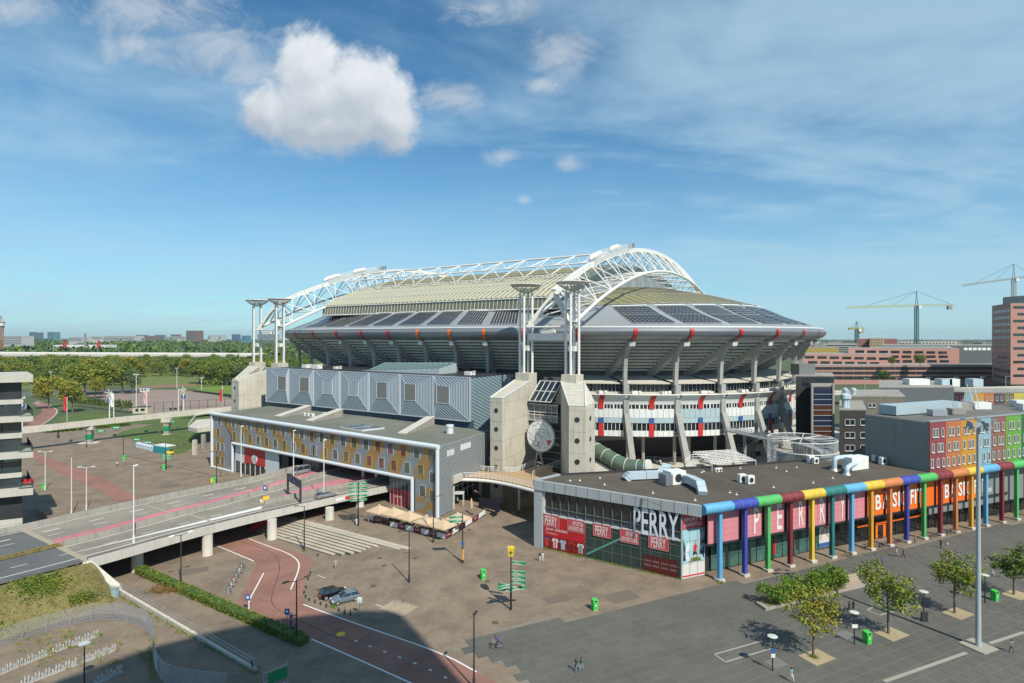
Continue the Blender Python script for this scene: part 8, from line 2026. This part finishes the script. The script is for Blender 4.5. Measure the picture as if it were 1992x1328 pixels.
o = link_mesh('weeds', leaf_mesh('weeds', cl, 8, .10, .12, [LG['oliv'], LG['vivid'], LG['yel']], [.45, .35, .2])); o['kind'] = 'stuff'; o['label'] = 'weeds along walls and between the bike racks'; o['category'] = 'weeds'
lit_ = MB()
for _ in range(110):
 p = gp(rng.uniform(620, 1250), rng.uniform(1040, 1190)); s_ = rng.uniform(.02, .07); lit_.box((p.x, p.y, p.z + .03), (s_ * 1.6, s_, .02), rng.uniform(0, 3))
o = lit_.build('litter', m_white); o['kind'] = 'stuff'; o['label'] = 'tiny scraps of white litter on the plaza'; o['category'] = 'litter'
protos = [make_tree('park_tree', 'x', 16, 6.2, k, 300, 9, .62, .3, g_) for k, g_ in ((K1, 'trees of the park belt'), (K5, 'trees of the park belt'), (K2, 'trees of the park belt'), (K3, 'trees of the park belt'), (K4, 'trees of the park belt'))]
used = [False] * 5
def plant(i, p, h, rz, label, wide=1.0):
 if used[i]: o = copy_tree(protos[i])
 else: o = protos[i]; used[i] = True
 o.location = p; o.rotation_euler = (0, 0, rz); s_ = h / 16; o.scale = (s_ * wide, s_ * wide, s_); o['label'] = label
 return o
kindn = ['dark leafed park tree', 'very dark dense park tree', 'light green park tree', 'grey green willow like tree', 'yellowing olive park tree']
sp = [(95, 795, 18, 4, 'yellowing tree standing left of the red banner', 1.0), (141, 803, 17, 4, 'yellowing tree standing behind the red banner pole', 1.05), (165, 768, 22, 2, 'broad light green tree, left of the big group behind the court', 1.25), (203, 768, 23, 2, 'broad light green tree, middle of the big group behind the court', 1.3), (238, 764, 21, 0, 'broad green tree, right of the big group behind the court', 1.2), (258, 766, 16, 3, 'grey green rounded tree at the court corner', 1.0), (185, 775, 14, 4, 'smaller yellow green tree before the big group', 1.1)]
for x, y, h, i, lb, w_ in sp: plant(i, gp(x, y), h, rng.uniform(0, 6), lb, w_)
for k, x in enumerate((388, 402, 418, 434, 450, 466, 480)): plant((0, 2, 1, 0, 2, 0, 1)[k], gp(x, 746 + (k % 3)), 19 + 2 * (k % 2), rng.uniform(0, 6), 'dark green tree of the row behind the bright pitch, number %s from the shrubs' % ('one', 'two', 'three', 'four', 'five', 'six', 'seven')[k], 1.1)
cnt = 0
O1 = 'first second third fourth fifth sixth seventh eighth ninth tenth eleventh twelfth thirteenth fourteenth fifteenth sixteenth seventeenth eighteenth nineteenth'.split(); OW = O1 + ['twentieth'] + ['twenty-' + w for w in O1[:9]] + ['thirtieth'] + ['thirty-' + w for w in O1[:9]] + ['fortieth'] + ['forty-' + w for w in O1[:9]]; RW = ['front'] + O1[1:]
zones = ['deep in the park belt', 'along the front of the park belt', 'in the park belt near the rail viaduct', 'beyond the rail viaduct']
for d in list(np.arange(470, 765, 29)):
 step = 17
 x = -1.05 * d; nrow = 0
 while x < (-.36 * d):
  px_ = 996 + x / d * F + rng.uniform(-6, 6); xx = x + rng.uniform(-5, 5); dd = d + rng.uniform(-10, 10); pxx = 996 + xx / dd * F
  yy = HZ + 40 * F / dd
  ok = not (255 < pxx < 385 and yy > 735) and pxx < 620 and pxx > -30
  if ok:
   nrow += 1
   i = int(rng.choice(5, p=[.32, .22, .22, .14, .10])); zn = zones[1] if d < 500 else zones[0] if d < 660 else zones[2] if d < 800 else zones[3]
   plant(i, (xx, dd, 0), rng.uniform(13, 20) if d < 640 else rng.uniform(12, 17.5), rng.uniform(0, 6), '%s, %s from the left in the %s row of the park' % (kindn[i], OW[nrow - 1], RW[int((d - 470) / 29)]), rng.uniform(1.0, 1.45)); cnt += 1
  x += step * rng.uniform(.8, 1.3)
print('park trees', cnt)
cl = [(rng.uniform(-1.0, -.33) * d, d, rng.uniform(.5, 5)) for d in rng.uniform(455, 800, 2600)]
cl = [c for c in cl if not (255 < 996 + c[0] / c[1] * F < 390 and c[1] < 560)]
o = link_mesh('undergrowth', leaf_mesh('undergrowth', cl, 9, (2.2, 1.4, 1.0), 1.3, [LG['mid'], LG['dark'], LG['oliv'], LG['lite']], [.4, .25, .15, .2])); o['kind'] = 'stuff'; o['label'] = 'green scrub filling the park belt under the trees'; o['category'] = 'scrub'
cl = []
for d in np.concatenate([rng.uniform(840, 1500, 4200), rng.uniform(1350, 2600, 5000), rng.uniform(2600, 5200, 3000)]):
 x = rng.uniform(-1.1, -.35 if d < 2600 else 1.1) * d
 if x > -.3 * d and d < 1500: continue
 hgt = 9 + 8 * (.5 + .5 * math.sin(x * .011 + d * .004)) * rng.uniform(.7, 1.1) * (2.3 if x < 0 and d > 1300 else 1.4 if x < 0 else 1); cl.append((x, d, hgt * rng.uniform(.45, 1.0)))
o = link_mesh('far_woods', leaf_mesh('far_woods', cl, 8, (9, 6, 2.6), 6.0, [LG['mid'], LG['dark'], LG['gry']], [.4, .4, .2])); o['kind'] = 'stuff'; o['label'] = 'distant belt of woods along the horizon'; o['category'] = 'woods'
cm = MB()
for _ in range(420):
 d = rng.uniform(1000, 3600); x = rng.uniform(.30, 1.05) * d; h = rng.uniform(6, 17); cm.box((x, d, h / 2), (rng.uniform(14, 60), 20, h), rng.uniform(-.3, .3))
o = cm.build('far_city', mat('far_city_walls', (.24, .21, .19), .85, .5, .02)); o['kind'] = 'stuff'; o['label'] = 'low distant city roofs along the right horizon'; o['category'] = 'city'
yt = make_tree('young_tree', 'x', 4.6, 1.35, K5, 70, 9, .26, .07, 'row of young trees by the lawn', .25)
ord_ = ['first', 'second', 'third', 'fourth', 'fifth', 'sixth', 'seventh', 'eighth', 'ninth', 'tenth', 'eleventh', 'twelfth', 'thirteenth', 'fourteenth']
for k in range(14):
 p = gp(149 + 7.7 * k, 790 + 1.05 * k); lb = 'dark green young tree in the row by the lawn, %s from the far end' % ord_[k]; s_ = 1.15 + .03 * k
 if k == 0: yt.location = p; yt['label'] = lb; yt.scale = (s_,) * 3
 else: copy_tree(yt, None, p, k * 1.3, lb, s_)
for k, (px, d, h, i, lb) in enumerate(((1719, 330, 9, 1, 'dark rounded tree beside the rail viaduct below the salmon offices'), (1735, 470, 9, 2, 'light green roof garden tree on the salmon terrace, left'), (1790, 470, 11, 2, 'light green roof garden tree on the salmon terrace, right'))):
 pz = PD(px, 745 if k == 0 else 712, d); plant(i, (pz.x, pz.y, max(0, pz.z - 1)), h, k, lb)
# ================================================================== vehicles
def loft(mb, secs):
 rows = [[(x, y, z) for (y, z) in pr] for x, pr in secs]; mb.grid(rows)
 for r, rev in ((rows[0], True), (rows[-1], False)):
  n = len(mb.v); mb.v.extend(r); f = tuple(range(n, n + len(r))); mb.f.append(f[::-1] if rev else f); mb.mi.append(0)
def car(name, label, cat, loc, rz, paint, L=4.3, W=1.8, Ht=1.46, prof=None, cab=None, group='cars'):
 """prof: (x, belt height) stations; cab: (x0, x1, x2, x3) windscreen foot, roof front, roof rear, rear foot"""
 o = thing(name, label, cat, loc, rz, group); w = W / 2
 prof = prof or [(-.5, .62), (-.485, .80), (-.40, .92), (-.2, .95), (.14, .93), (.34, .84), (.46, .70), (.5, .55)]
 secs = []
 for fx, zb in prof:
  e = 1 - .16 * max(0, (abs(fx) - .38) / .12) ** 2; ww = w * e; zb *= 1
  secs.append((fx * L, [(-ww * .86, .20), (-ww, .38), (-ww, zb - .16), (-ww * .93, zb), (0, zb + .03), (ww * .93, zb), (ww, zb - .16), (ww, .38), (ww * .86, .20)]))
 b = MB(); loft(b, secs); body = b.build('body', paint, o, world=False, smooth=True)
 x0, x1, x2, x3 = [c * L for c in (cab or (.16, -.02, -.30, -.46))]
 zb = float(np.interp((x0 + x3) / 2 / L, [p[0] for p in prof], [p[1] for p in prof])) - .02; wr = w * .70; wb = w * .90
 g = MB(); A = [(x0, -wb, zb), (x0, wb, zb), (x3, wb, zb), (x3, -wb, zb)]; T = [(x1, -wr, Ht - .06), (x1, wr, Ht - .06), (x2, wr, Ht - .06), (x2, -wr, Ht - .06)]
 g.hexa(A, T); g.build('windows', m_glass, o, world=False)
 r = MB(); r.hexa(T, [(x1 - .12, -wr * .9, Ht), (x1 - .12, wr * .9, Ht), (x2 + .12, wr * .9, Ht), (x2 + .12, -wr * .9, Ht)]); r.build('roof', paint, o, world=False, smooth=True)
 for s_ in (-1, 1):
  for a_, t_ in ((A[0], T[0]), (A[3], T[3])):
   p, q = Vector((a_[0], s_ * wb, zb)), Vector((t_[0], s_ * wr, Ht - .04)); MB().bar(p, q, .07).build('pillar', paint, o, world=False)
  xm = (x1 + x2) / 2 + .1; MB().bar((xm, s_ * (wb + .01), zb), (xm, s_ * (wr + .015), Ht - .04), .08).build('pillar', paint, o, world=False)
 for sx, nm in ((.315, 'f'), (-.30, 'r')):
  for s_ in (-1, 1):
   t = MB(); t.tube([(sx * L, s_ * (w - .19), .33), (sx * L, s_ * (w + .012), .33)], .33, 18); wh = t.build('wheel', m_black, o, world=False, smooth=True)
   t = MB(); t.tube([(sx * L, s_ * (w - .05), .33), (sx * L, s_ * (w + .02), .33)], .21, 14); t.build('rim', m_steel, wh, world=False)
 for s_ in (-1, 1):
  MB().box((.475 * L, s_ * w * .66, .66), (.18, .38, .14)).build('headlight', m_fac, o, world=False); MB().box((-.488 * L, s_ * w * .70, .80), (.1, .26, .3)).build('tail_light', m_redp, o, world=False)
  MB().box((x0 - .25, s_ * (w + .08), zb + .08), (.16, .16, .14)).build('mirror', paint, o, world=False)
 MB().box((-.502 * L, 0, .55), (.03, .52, .12)).build('number_plate', m_yel, o, world=False); MB().box((.502 * L, 0, .42), (.03, .52, .12)).build('number_plate', m_yel, o, world=False)
 MB().box((.47 * L, 0, .36), (.3, W * .62, .18)).build('grille', m_dark, o, world=False)
 return o
def paintm(n, c, r=.25): return mat('car_' + n, c, r, .03, 1, metal=.35, spec=.6)
pk, pg, ps, pw, pr_ = paintm('black', (.012, .012, .014)), paintm('grey', (.20, .25, .29)), paintm('silver', (.35, .36, .37)), paintm('white', (.7, .7, .68)), paintm('red', (.4, .02, .02))
hat = [(-.5, .60), (-.49, .85), (-.42, .95), (-.2, .97), (.14, .95), (.34, .86), (.46, .72), (.5, .55)]
car('parked_car', 'black hatchback parked on the plaza seen from behind', 'car', gp(648, 1160), .55, pk, 4.1, 1.75, 1.5, hat, (.2, .02, -.36, -.47), 'cars parked on the plaza')
car('parked_car', 'blue grey hatchback parked on the plaza facing the camera', 'car', gp(672, 1169), .55 + math.pi, pg, 4.3, 1.8, 1.46, hat, (.2, .02, -.36, -.47), 'cars parked on the plaza')
car('sports_car', 'grey coupe driving on the near lane of the viaduct', 'car', G(634, 967, 5.03), .80, ps, 4.5, 1.85, 1.32, None, (.2, .0, -.22, -.46), 'vehicles on the viaduct')
vanp = [(-.5, .8), (-.49, 1.0), (-.3, 1.02), (.1, 1.02), (.3, 1.0), (.4, .92), (.47, .78), (.5, .6)]
car('delivery_van', 'silver panel van emerging from under the striped office', 'van', G(584, 921, 5.03), 4.05, ps, 4.9, 1.9, 2.0, vanp, (.36, .22, -.47, -.49), 'vehicles on the viaduct')
car('parked_car', 'white car parked at the far cycle road bend', 'car', gp(71, 786), 2.6, pw, 4.3, 1.8, 1.45, hat, (.2, .02, -.36, -.47), 'cars parked on the plaza')
for k, (px, py, pm_, lb) in enumerate(((1238, 897, pr_, 'red kart like car on the deck below the bowl'), (1256, 895, pk, 'black car on the deck beside the red one'), (1277, 899, pw, 'white car on the deck at the beige wall'), (1425, 882, pk, 'dark car left of the open ramp under the bowl'), (1440, 868, ps, 'silver car deep under the bowl, left'), (1472, 884, pk, 'black car on the sunny deck ramp'), (1462, 864, pg, 'grey car deep under the bowl, middle'), (1486, 862, pk, 'black car deep under the bowl, right'))):
 car('parked_car', lb, 'car', G(px, py, 2.62), rng.uniform(0, 6), pm_, 4.2, 1.78, 1.46, hat, (.2, .02, -.36, -.47), 'cars under the stadium bowl')
for k, (px, m) in enumerate(((1222, m_dark), (1243, m_blue), (1252, m_orange), (1261, m_dark))):
 p = G(px, 884, 2.62); o = thing('wheeled_bin', ('black', 'blue', 'orange', 'dark grey')[k] + ' wheeled container under the bowl beside the glass escalator', 'container', p, .3, 'wheeled containers under the bowl'); MB().hexa([(-.7, -.5, .2), (.7, -.5, .2), (.7, .5, .2), (-.7, .5, .2)], [(-.8, -.6, 1.3), (.8, -.6, 1.3), (.8, .6, 1.3), (-.8, .6, 1.3)]).build('tub', m, o, world=False); MB().box((0, 0, 1.36), (1.7, 1.3, .12)).build('lid', m, o, world=False)
# ================================================================== bicycles
def make_bike(name, label, paint):
 o = thing(name, label, 'bicycle', (0, 0, 0), 0, 'parked bicycles')
 f = MB()
 A, B, C_, D_ = (-.50, 0, .34), (-.08, 0, .30), (-.18, 0, .85), (.38, 0, .88)
 for p, q in ((A, B), (A, C_), (B, C_), (B, D_), (C_, D_), (D_, (.52, 0, .34))): f.tube([p, q], .022, 5)
 f.tube([(-.08, -.12, .30), (-.08, .12, .30)], .05, 6); f.build('frame', paint, o, world=False)
 for x in (-.50, .52):
  w = MB(); w.tube([(x + .33 * math.cos(a), 0, .34 + .33 * math.sin(a)) for a in np.linspace(0, 2 * math.pi, 21)[:-1]], .022, 5, close=True); wo_ = w.build('wheel', m_black, o, world=False)
  s_ = MB()
  for k in range(6): a = k * math.pi / 6; s_.bar((x + .31 * math.cos(a), 0, .34 + .31 * math.sin(a)), (x - .31 * math.cos(a), 0, .34 - .31 * math.sin(a)), .008)
  s_.build('spokes', m_steel, wo_, world=False, kind='stuff')
 MB().tube([(.38, 0, .88), (.40, 0, 1.02), (.40, -.26, 1.05), (.28, -.28, 1.05)], .016, 5).tube([(.40, 0, 1.02), (.40, .26, 1.05), (.28, .28, 1.05)], .016, 5).build('handlebar', m_steel, o, world=False)
 MB().hexa([(-.32, -.07, .90), (-.04, -.02, .90), (-.04, .02, .90), (-.32, .07, .90)], [(-.33, -.09, .96), (-.04, -.03, .95), (-.04, .03, .95), (-.33, .09, .96)]).build('saddle', m_black, o, world=False)
 MB().box((-.5, 0, .72), (.36, .12, .02)).build('carrier', m_dark, o, world=False)
 return o
bk_m = [mat('bike_black', (.02, .02, .022), .4, .1, 1), mat('bike_silver', (.4, .41, .42), .4, .1, 1, metal=.4), mat('bike_tan', (.50, .40, .26), .5, .1, 1), mat('bike_red', (.45, .05, .03), .5, .1, 1)]
bp_ = [make_bike('parked_bicycle', 'x', m) for m in bk_m]; bu = [0] * 4
def bike(px, py, i, rz, label, z=None):
 o = bp_[i] if not bu[i] else copy_tree(bp_[i]); bu[i] = 1; o.location = gp(px, py, z); o.rotation_euler = (0, 0, rz); o['label'] = label
 return o
for gname, i, lst in (('tan bicycle lying by the seventh blue column', 2, [(1651, 1083), (1657, 1082)]), ('parked bicycle at the first yellow gym column', 1, [(1683, 1068), (1688, 1067), (1693, 1066)]), ('parked bicycle between yellow and orange gym columns', 0, [(1705, 1067), (1711, 1066), (1716, 1064), (1722, 1062), (1727, 1061)]), ('parked bicycle between orange and blue gym columns', 0, [(1738, 1057), (1743, 1057), (1748, 1055), (1754, 1054), (1759, 1052)]), ('parked bicycle in front of the green gym column', 1, [(1806, 1047), (1812, 1046), (1818, 1044), (1824, 1043)]), ('parked bicycle near the dark red gym column', 0, [(1838, 1040), (1843, 1039), (1848, 1037), (1853, 1036), (1858, 1035), (1862, 1033)])):
 for k, (x, y) in enumerate(lst):
  bike(x, y, i if k % 3 else (i if i == 2 else 1 - i if i < 2 else i), 1.3 + rng.uniform(-.5, .5), gname + ', ' + on_[k] + ' from the near end')
rk = thing('bike_stand', 'low diagonal row of bike stands left of the cycle road', 'bike rack', gp(455, 1130)); a, b = gp(474, 1100), gp(443, 1155)
MB().bar(a + Vector((0, 0, .06)), b + Vector((0, 0, .06)), .08).build('ground_rail', m_steel, rk)
for k in range(16): c = a.lerp(b, k / 15); c = c - rk.location; link_mesh('hoop', hoop_me, rk, c, .5)
for k in range(6): c = (474 - 31 * (k + .5) / 6, 1100 + 55 * (k + .5) / 6); bike(c[0], c[1], (0, 1, 0, 3, 1, 0)[k], 2.6 + rng.uniform(-.1, .1), 'bicycle in the diagonal stand left of the cycle road, %s from the viaduct' % on_[k])
bike(490, 1300, 0, 2.2, 'black bicycle leaning on the low wall railing near its end')
for k, (x, y) in enumerate(((70, 1000), (75, 1003), (79, 1005), (84, 1007), (88, 1009))): bike(x, y, (3, 0, 3, 0, 3)[k], .8 + .2 * k, ('red' if k % 2 == 0 else 'black') + ' bicycle in the cluster by the dark office, ' + on_[k] + ' from the wall')
for k, (x, y) in enumerate(((341, 873), (346, 871), (352, 868), (357, 866), (365, 862))): bike(x, y, (1, 0, 1, 0, 1)[k], .6, 'bicycle on the lawn edge near the landing pillar, ' + on_[k] + ' from the yellow cart')
for k, (x, y) in enumerate(((292, 834), (310, 842), (350, 828), (362, 842), (376, 836))): bike(x, y, 1, .3 + k, 'pale bicycle lying on the lawn strip under the footbridge, ' + on_[k] + ' from the left')
# ================================================================== people
POSES = {}
def person_mesh(pose):
 if pose in POSES: return POSES[pose]
 V = []; E = []; R = []; T = []
 def v(p, r): V.append(p); R.append(r); return len(V) - 1
 def e(a, b, t): E.append((a, b)); T.append(t)
 lean = .30 if pose == 'ride' else .0
 pz = .98 if pose == 'ride' else .93
 pel = v((0, 0, pz), .125); sp1 = v((lean * .35, 0, pz + .20), .115); ch = v((lean * .9, 0, pz + .43), .135); nk = v((lean * 1.15, 0, pz + .56), .052); hd_ = v((lean * 1.3 + .01, 0, pz + .68), .088); ht = v((lean * 1.35, 0, pz + .78), .07)
 e(pel, sp1, 1); e(sp1, ch, 1); e(ch, nk, 1); e(nk, hd_, 0); e(hd_, ht, 0)
 sw = {'walk': 1, 'walk2': -1, 'stand': 0, 'ride': 0}[pose]
 for s_ in (-1, 1):
  k = sw * s_
  sh_ = v((lean * .95, s_ * .17, pz + .46), .062); e(ch, sh_, 1)
  if pose == 'ride': el = v((lean + .16, s_ * .24, pz + .26), .045); wr_ = v((lean + .36, s_ * .24, pz + .12), .032)
  else: el = v((-.10 * k - .03, s_ * .23, pz + .20), .045); wr_ = v((-.20 * k + .05, s_ * .25, pz - .02), .032)
  e(sh_, el, 1); e(el, wr_, 0)
  w = Vector(V[wr_]); dn = Vector((.35, 0, -1)).normalized() if pose != 'ride' else Vector((1, 0, -.25)).normalized(); side = Vector((1, 0, .35)).normalized() if pose != 'ride' else Vector((0, s_ * 1.0, 0))
  pa = v(tuple(w + dn * .07), .032); e(wr_, pa, 0)
  for j, (o_, l_) in enumerate(((-.024, .065), (-.008, .078), (.008, .074), (.024, .058))):
   f1 = v(tuple(w + dn * .115 + side * o_), .009); f2 = v(tuple(w + dn * (.115 + l_) + side * o_ + Vector((.012, 0, 0))), .008); e(pa, f1, 0); e(f1, f2, 0)
  t1 = v(tuple(w + dn * .06 + side * .042), .010); t2 = v(tuple(w + dn * .11 + side * .062), .009); e(pa, t1, 0); e(t1, t2, 0)
  hp = v((0, s_ * .085, pz - .06), .095); e(pel, hp, 2)
  if pose == 'ride': kn = v((.36, s_ * .11, pz - (.12 if s_ > 0 else .34)), .065); an = v((.10 if s_ > 0 else .02, s_ * .12, pz - (.42 if s_ > 0 else .78)), .042)
  else: kn = v((.16 * k + .03, s_ * .09, pz - .45), .065); an = v((.22 * k - .03 * (k < 0), s_ * .09, .10 + (.06 if k < 0 else 0)), .042)
  e(hp, kn, 2); e(kn, an, 2)
  a_ = Vector(V[an]); to = v(tuple(a_ + Vector((.13, 0, -.055))), .036); e(an, to, 3)
 me = bpy.data.meshes.new('person_body'); me.from_pydata(V, E, []); ob = bpy.data.objects.new('person_body', me); COL.objects.link(ob)
 md = ob.modifiers.new('skin', 'SKIN'); md.use_smooth_shade = True
 sv = me.skin_vertices[0].data
 for i, r in enumerate(R): sv[i].radius = (r, r * (.78 if i in (0, 1, 2) else 1)); sv[i].use_root = (i == 0)
 ss_ = ob.modifiers.new('sub', 'SUBSURF'); ss_.levels = 1; ss_.render_levels = 1
 dg = bpy.context.evaluated_depsgraph_get(); out = bpy.data.meshes.new_from_object(ob.evaluated_get(dg))
 bpy.data.objects.remove(ob); out.materials.clear()
 for _ in range(4): out.materials.append(m_skin)
 seg = [(np.array(V[a]), np.array(V[b]), t) for (a, b), t in zip(E, T)]
 A_ = np.array([s_[0] for s_ in seg]); D_ = np.array([s_[1] for s_ in seg]) - A_; LL = (D_ ** 2).sum(1)
 idx = []
 for p in out.polygons:
  c = np.array(p.center); t = np.clip(((c - A_) * D_).sum(1) / LL, 0, 1); q = A_ + D_ * t[:, None]; idx.append(seg[int(np.argmin(((c - q) ** 2).sum(1)))][2])
 out.polygons.foreach_set('material_index', idx); out.update(); out.name = 'person_body'
 POSES[pose] = (out, (lean * 1.33, pz + .70)); return POSES[pose]
CL = {}
def cloth(c):
 k = 'cloth_%02d%02d%02d' % tuple(int(x * 99) for x in c); return mat(k, c, .85, .12, 3)
m_hairs = [mat('hair_dark', (.02, .015, .012), .7, .2, 4), mat('hair_brown', (.08, .045, .025), .7, .2, 4), mat('hair_fair', (.25, .17, .08), .7, .2, 4)]
pn = [0]
def person(px, py, rz, shirt, trousers, label, pose='walk', hair=0, z=None, sc=1.0, parent=None):
 me, (hx, hz_) = person_mesh(pose); p = gp(px, py, z) if parent is None else parent
 me = me.copy()
 for i, m in enumerate((m_skin, cloth(shirt), cloth(trousers), m_black)): me.materials[i] = m
 o = link_mesh('person', me, None, p, rz); o.scale = (sc, sc, sc); o['label'] = label; o['category'] = 'person'; o['group'] = 'people on the plaza and boulevard'
 h = MB(); h.lathe((hx - .012, 0, hz_ - .02), [(.088, -.03), (.1, .03), (.09, .09), (.05, .125), (.01, .135)], 12); ho = h.build('hair', m_hairs[hair], o, world=False, smooth=True)
 f = MB()
 for s_ in (-1, 1): f.box((hx + .083, s_ * .032, hz_ - .02), (.012, .018, .012))
 f.build('eyes', m_dark, o, world=False); MB().box((hx + .095, 0, hz_ - .045), (.03, .02, .03)).build('nose', m_skin, o, world=False); MB().box((hx + .086, 0, hz_ - .078), (.012, .04, .010)).build('mouth', m_redp, o, world=False)
 return o
PEOPLE = [(1121, 1307, -2.2, (.03, .04, .09), (.12, .18, .30), 'person in navy jacket and jeans walking beside the green shirt', 'walk', 1), (1131, 1306, -2.2, (.03, .16, .12), (.25, .33, .45), 'person in dark green shirt and light jeans walking on the slabs', 'walk2', 0),
          (1050, 1092, 1.2, (.04, .04, .05), (.6, .6, .6), 'person in dark top and white trousers by the shop front', 'stand', 0), (1056, 1092, 2.6, (.65, .65, .65), (.6, .6, .62), 'person dressed all in white by the shop front', 'stand', 0), (653, 1106, -2.0, (.45, .40, .33), (.40, .36, .30), 'person in beige walking alone below the steps', 'walk', 2),
          (694, 1023, -1.6, (.70, .70, .70), (.65, .65, .66), 'person in white beside the stack of green signs', 'stand', 1), (716, 1016, .4, (.62, .45, .46), (.55, .50, .52), 'person in pink and white at the cafe entrance', 'stand', 1), (228, 908, 2.0, (.65, .65, .64), (.03, .03, .035), 'person in white top and dark trousers alone on the far plaza', 'walk', 0), (430, 927, -.5, (.14, .18, .22), (.10, .12, .15), 'person in grey blue by the fan shop', 'walk2', 0),
          (1540, 1327, -1.2, (.20, .36, .45), (.62, .55, .53), 'person in light blue top carrying a dark bag near the first tree', 'walk', 0), (1652, 1192, 2.2, (.02, .02, .025), (.02, .02, .025), 'person in black in the tree shadow, left of a pair', 'walk', 0), (1660, 1190, 2.2, (.025, .022, .025), (.02, .02, .025), 'person in black in the tree shadow, right of a pair', 'walk2', 1),
          (1702, 1096, 2.4, (.05, .09, .32), (.02, .02, .03), 'person in blue shirt and black trousers on the boulevard, left of two', 'walk', 0), (1715, 1101, 2.4, (.05, .11, .38), (.03, .04, .10), 'person in bright blue shirt on the boulevard, right of two', 'walk2', 0), (1744, 1083, -.6, (.62, .64, .66), (.30, .33, .38), 'person in white shirt walking below the gym sign', 'walk', 0), (1757, 1085, -.6, (.025, .025, .03), (.03, .03, .03), 'person in black walking below the gym sign', 'walk2', 0),
          (1780, 1057, 2.8, (.42, .38, .31), (.03, .03, .03), 'person in beige jumper near the blue gym column', 'stand', 2), (1830, 1066, .8, (.03, .03, .03), (.03, .03, .03), 'person in black coat between gym columns and trees', 'walk', 2), (1842, 1070, .8, (.62, .58, .58), (.40, .24, .22), 'person in white top and reddish trousers beside the black coat', 'walk2', 1), (1931, 1122, -.8, (.4, .4, .42), (.5, .5, .5), 'person in grey right of the tall mast, left of two', 'walk', 0), (1947, 1124, -.8, (.62, .62, .6), (.3, .3, .32), 'person in white right of the tall mast, right of two', 'walk2', 0), (1968, 1270, 1.4, (.25, .26, .24), (.12, .12, .12), 'person in grey near the lower edge beside the mast', 'walk', 0)]
for t in PEOPLE: person(*t[:7], hair=t[7])
def rider(px, py, rz, shirt, trous, lb_p, lb_b, bi):
 p = gp(px, py); o = bike(px, py, bi, rz, lb_b); o['group'] = 'bicycles being ridden'
 d = Vector((math.cos(rz), math.sin(rz), 0)); person(0, 0, rz, shirt, trous, lb_p, 'ride', 0, parent=p - d * .16 + Vector((0, 0, .01)))
rider(967, 1262, math.pi + .15, (.03, .05, .22), (.02, .02, .03), 'cyclist in navy top riding over the slabs', 'silver bicycle ridden by the navy cyclist', 1)
rider(566, 1218, 1.7, (.05, .06, .20), (.30, .30, .33), 'cyclist in dark blue behind the hedge, farther one', 'black bicycle ridden behind the hedge, farther one', 0)
rider(573, 1240, -.25, (.03, .04, .10), (.55, .56, .6), 'cyclist in navy top and pale trousers at the hedge end', 'black bicycle ridden at the hedge end', 0)
# ================================================================== the hotel tower the picture is taken from (out of frame, throws the shadow)
hp_ = 95.0; sx_, sy_ = SUN_AZ; nrm_ = math.hypot(sx_, sy_); kx = hp_ / math.tan(SUN_EL)
shadow = [(108, 1326), (303.5, 1257), (420, 1228), (537, 1205), (683, 1189), (755, 1188), (782, 1196)]
top_ = [Vector((G(*q_).x + sx_ / nrm_ * kx, G(*q_).y + sy_ / nrm_ * kx, 0)) for q_ in shadow]
poly_ = [p[:2] for p in top_] + [(top_[-1].x + 14, top_[-1].y - 24), (top_[-1].x + 6, -44), (top_[0].x + 8, -46), (top_[0].x - 4, top_[0].y - 14)]
print('tower', [tuple(round(c, 1) for c in p) for p in poly_])
hot = thing('unseen_hotel_tower', 'unseen hotel tower beside the camera, out of frame, casting the broad shadow', 'building', (20, -20, 0))
MB().prism(poly_, 0, hp_).build('walls', m_grey, hot)
q = MB(); n_ = len(poly_)
for k in range(28):
 z = 3 + k * 3.3
 for i in range(n_):
  a, b = Vector((*poly_[i], z)), Vector((*poly_[(i + 1) % n_], z)); q.bar(a, b, .16, 1.4)
q.build('window_bands', m_glass, hot, kind='stuff')
# ================================================================== haze
hz = MB().hexa([(-8100, -450, -1.5), (8100, -450, -1.5), (8100, 8100, -1.5), (-8100, 8100, -1.5)], [(-8100, -450, 112), (8100, -450, 112), (8100, 8100, 112), (-8100, 8100, 112)])
mh = bpy.data.materials.new('haze_air'); mh.use_nodes = True; th = mh.node_tree; th.nodes.remove(th.nodes['Principled BSDF'])
pv_ = th.nodes.new('ShaderNodeVolumePrincipled'); pv_.inputs['Color'].default_value = (.80, .90, 1.0, 1); pv_.inputs['Density'].default_value = .00006; pv_.inputs['Anisotropy'].default_value = .3
th.links.new(pv_.outputs[0], th.nodes['Material Output'].inputs['Volume'])
ho_ = hz.build('haze', mh); ho_['kind'] = 'stuff'; ho_['label'] = 'thin pale blue summer haze over the distance'; ho_['category'] = 'haze'
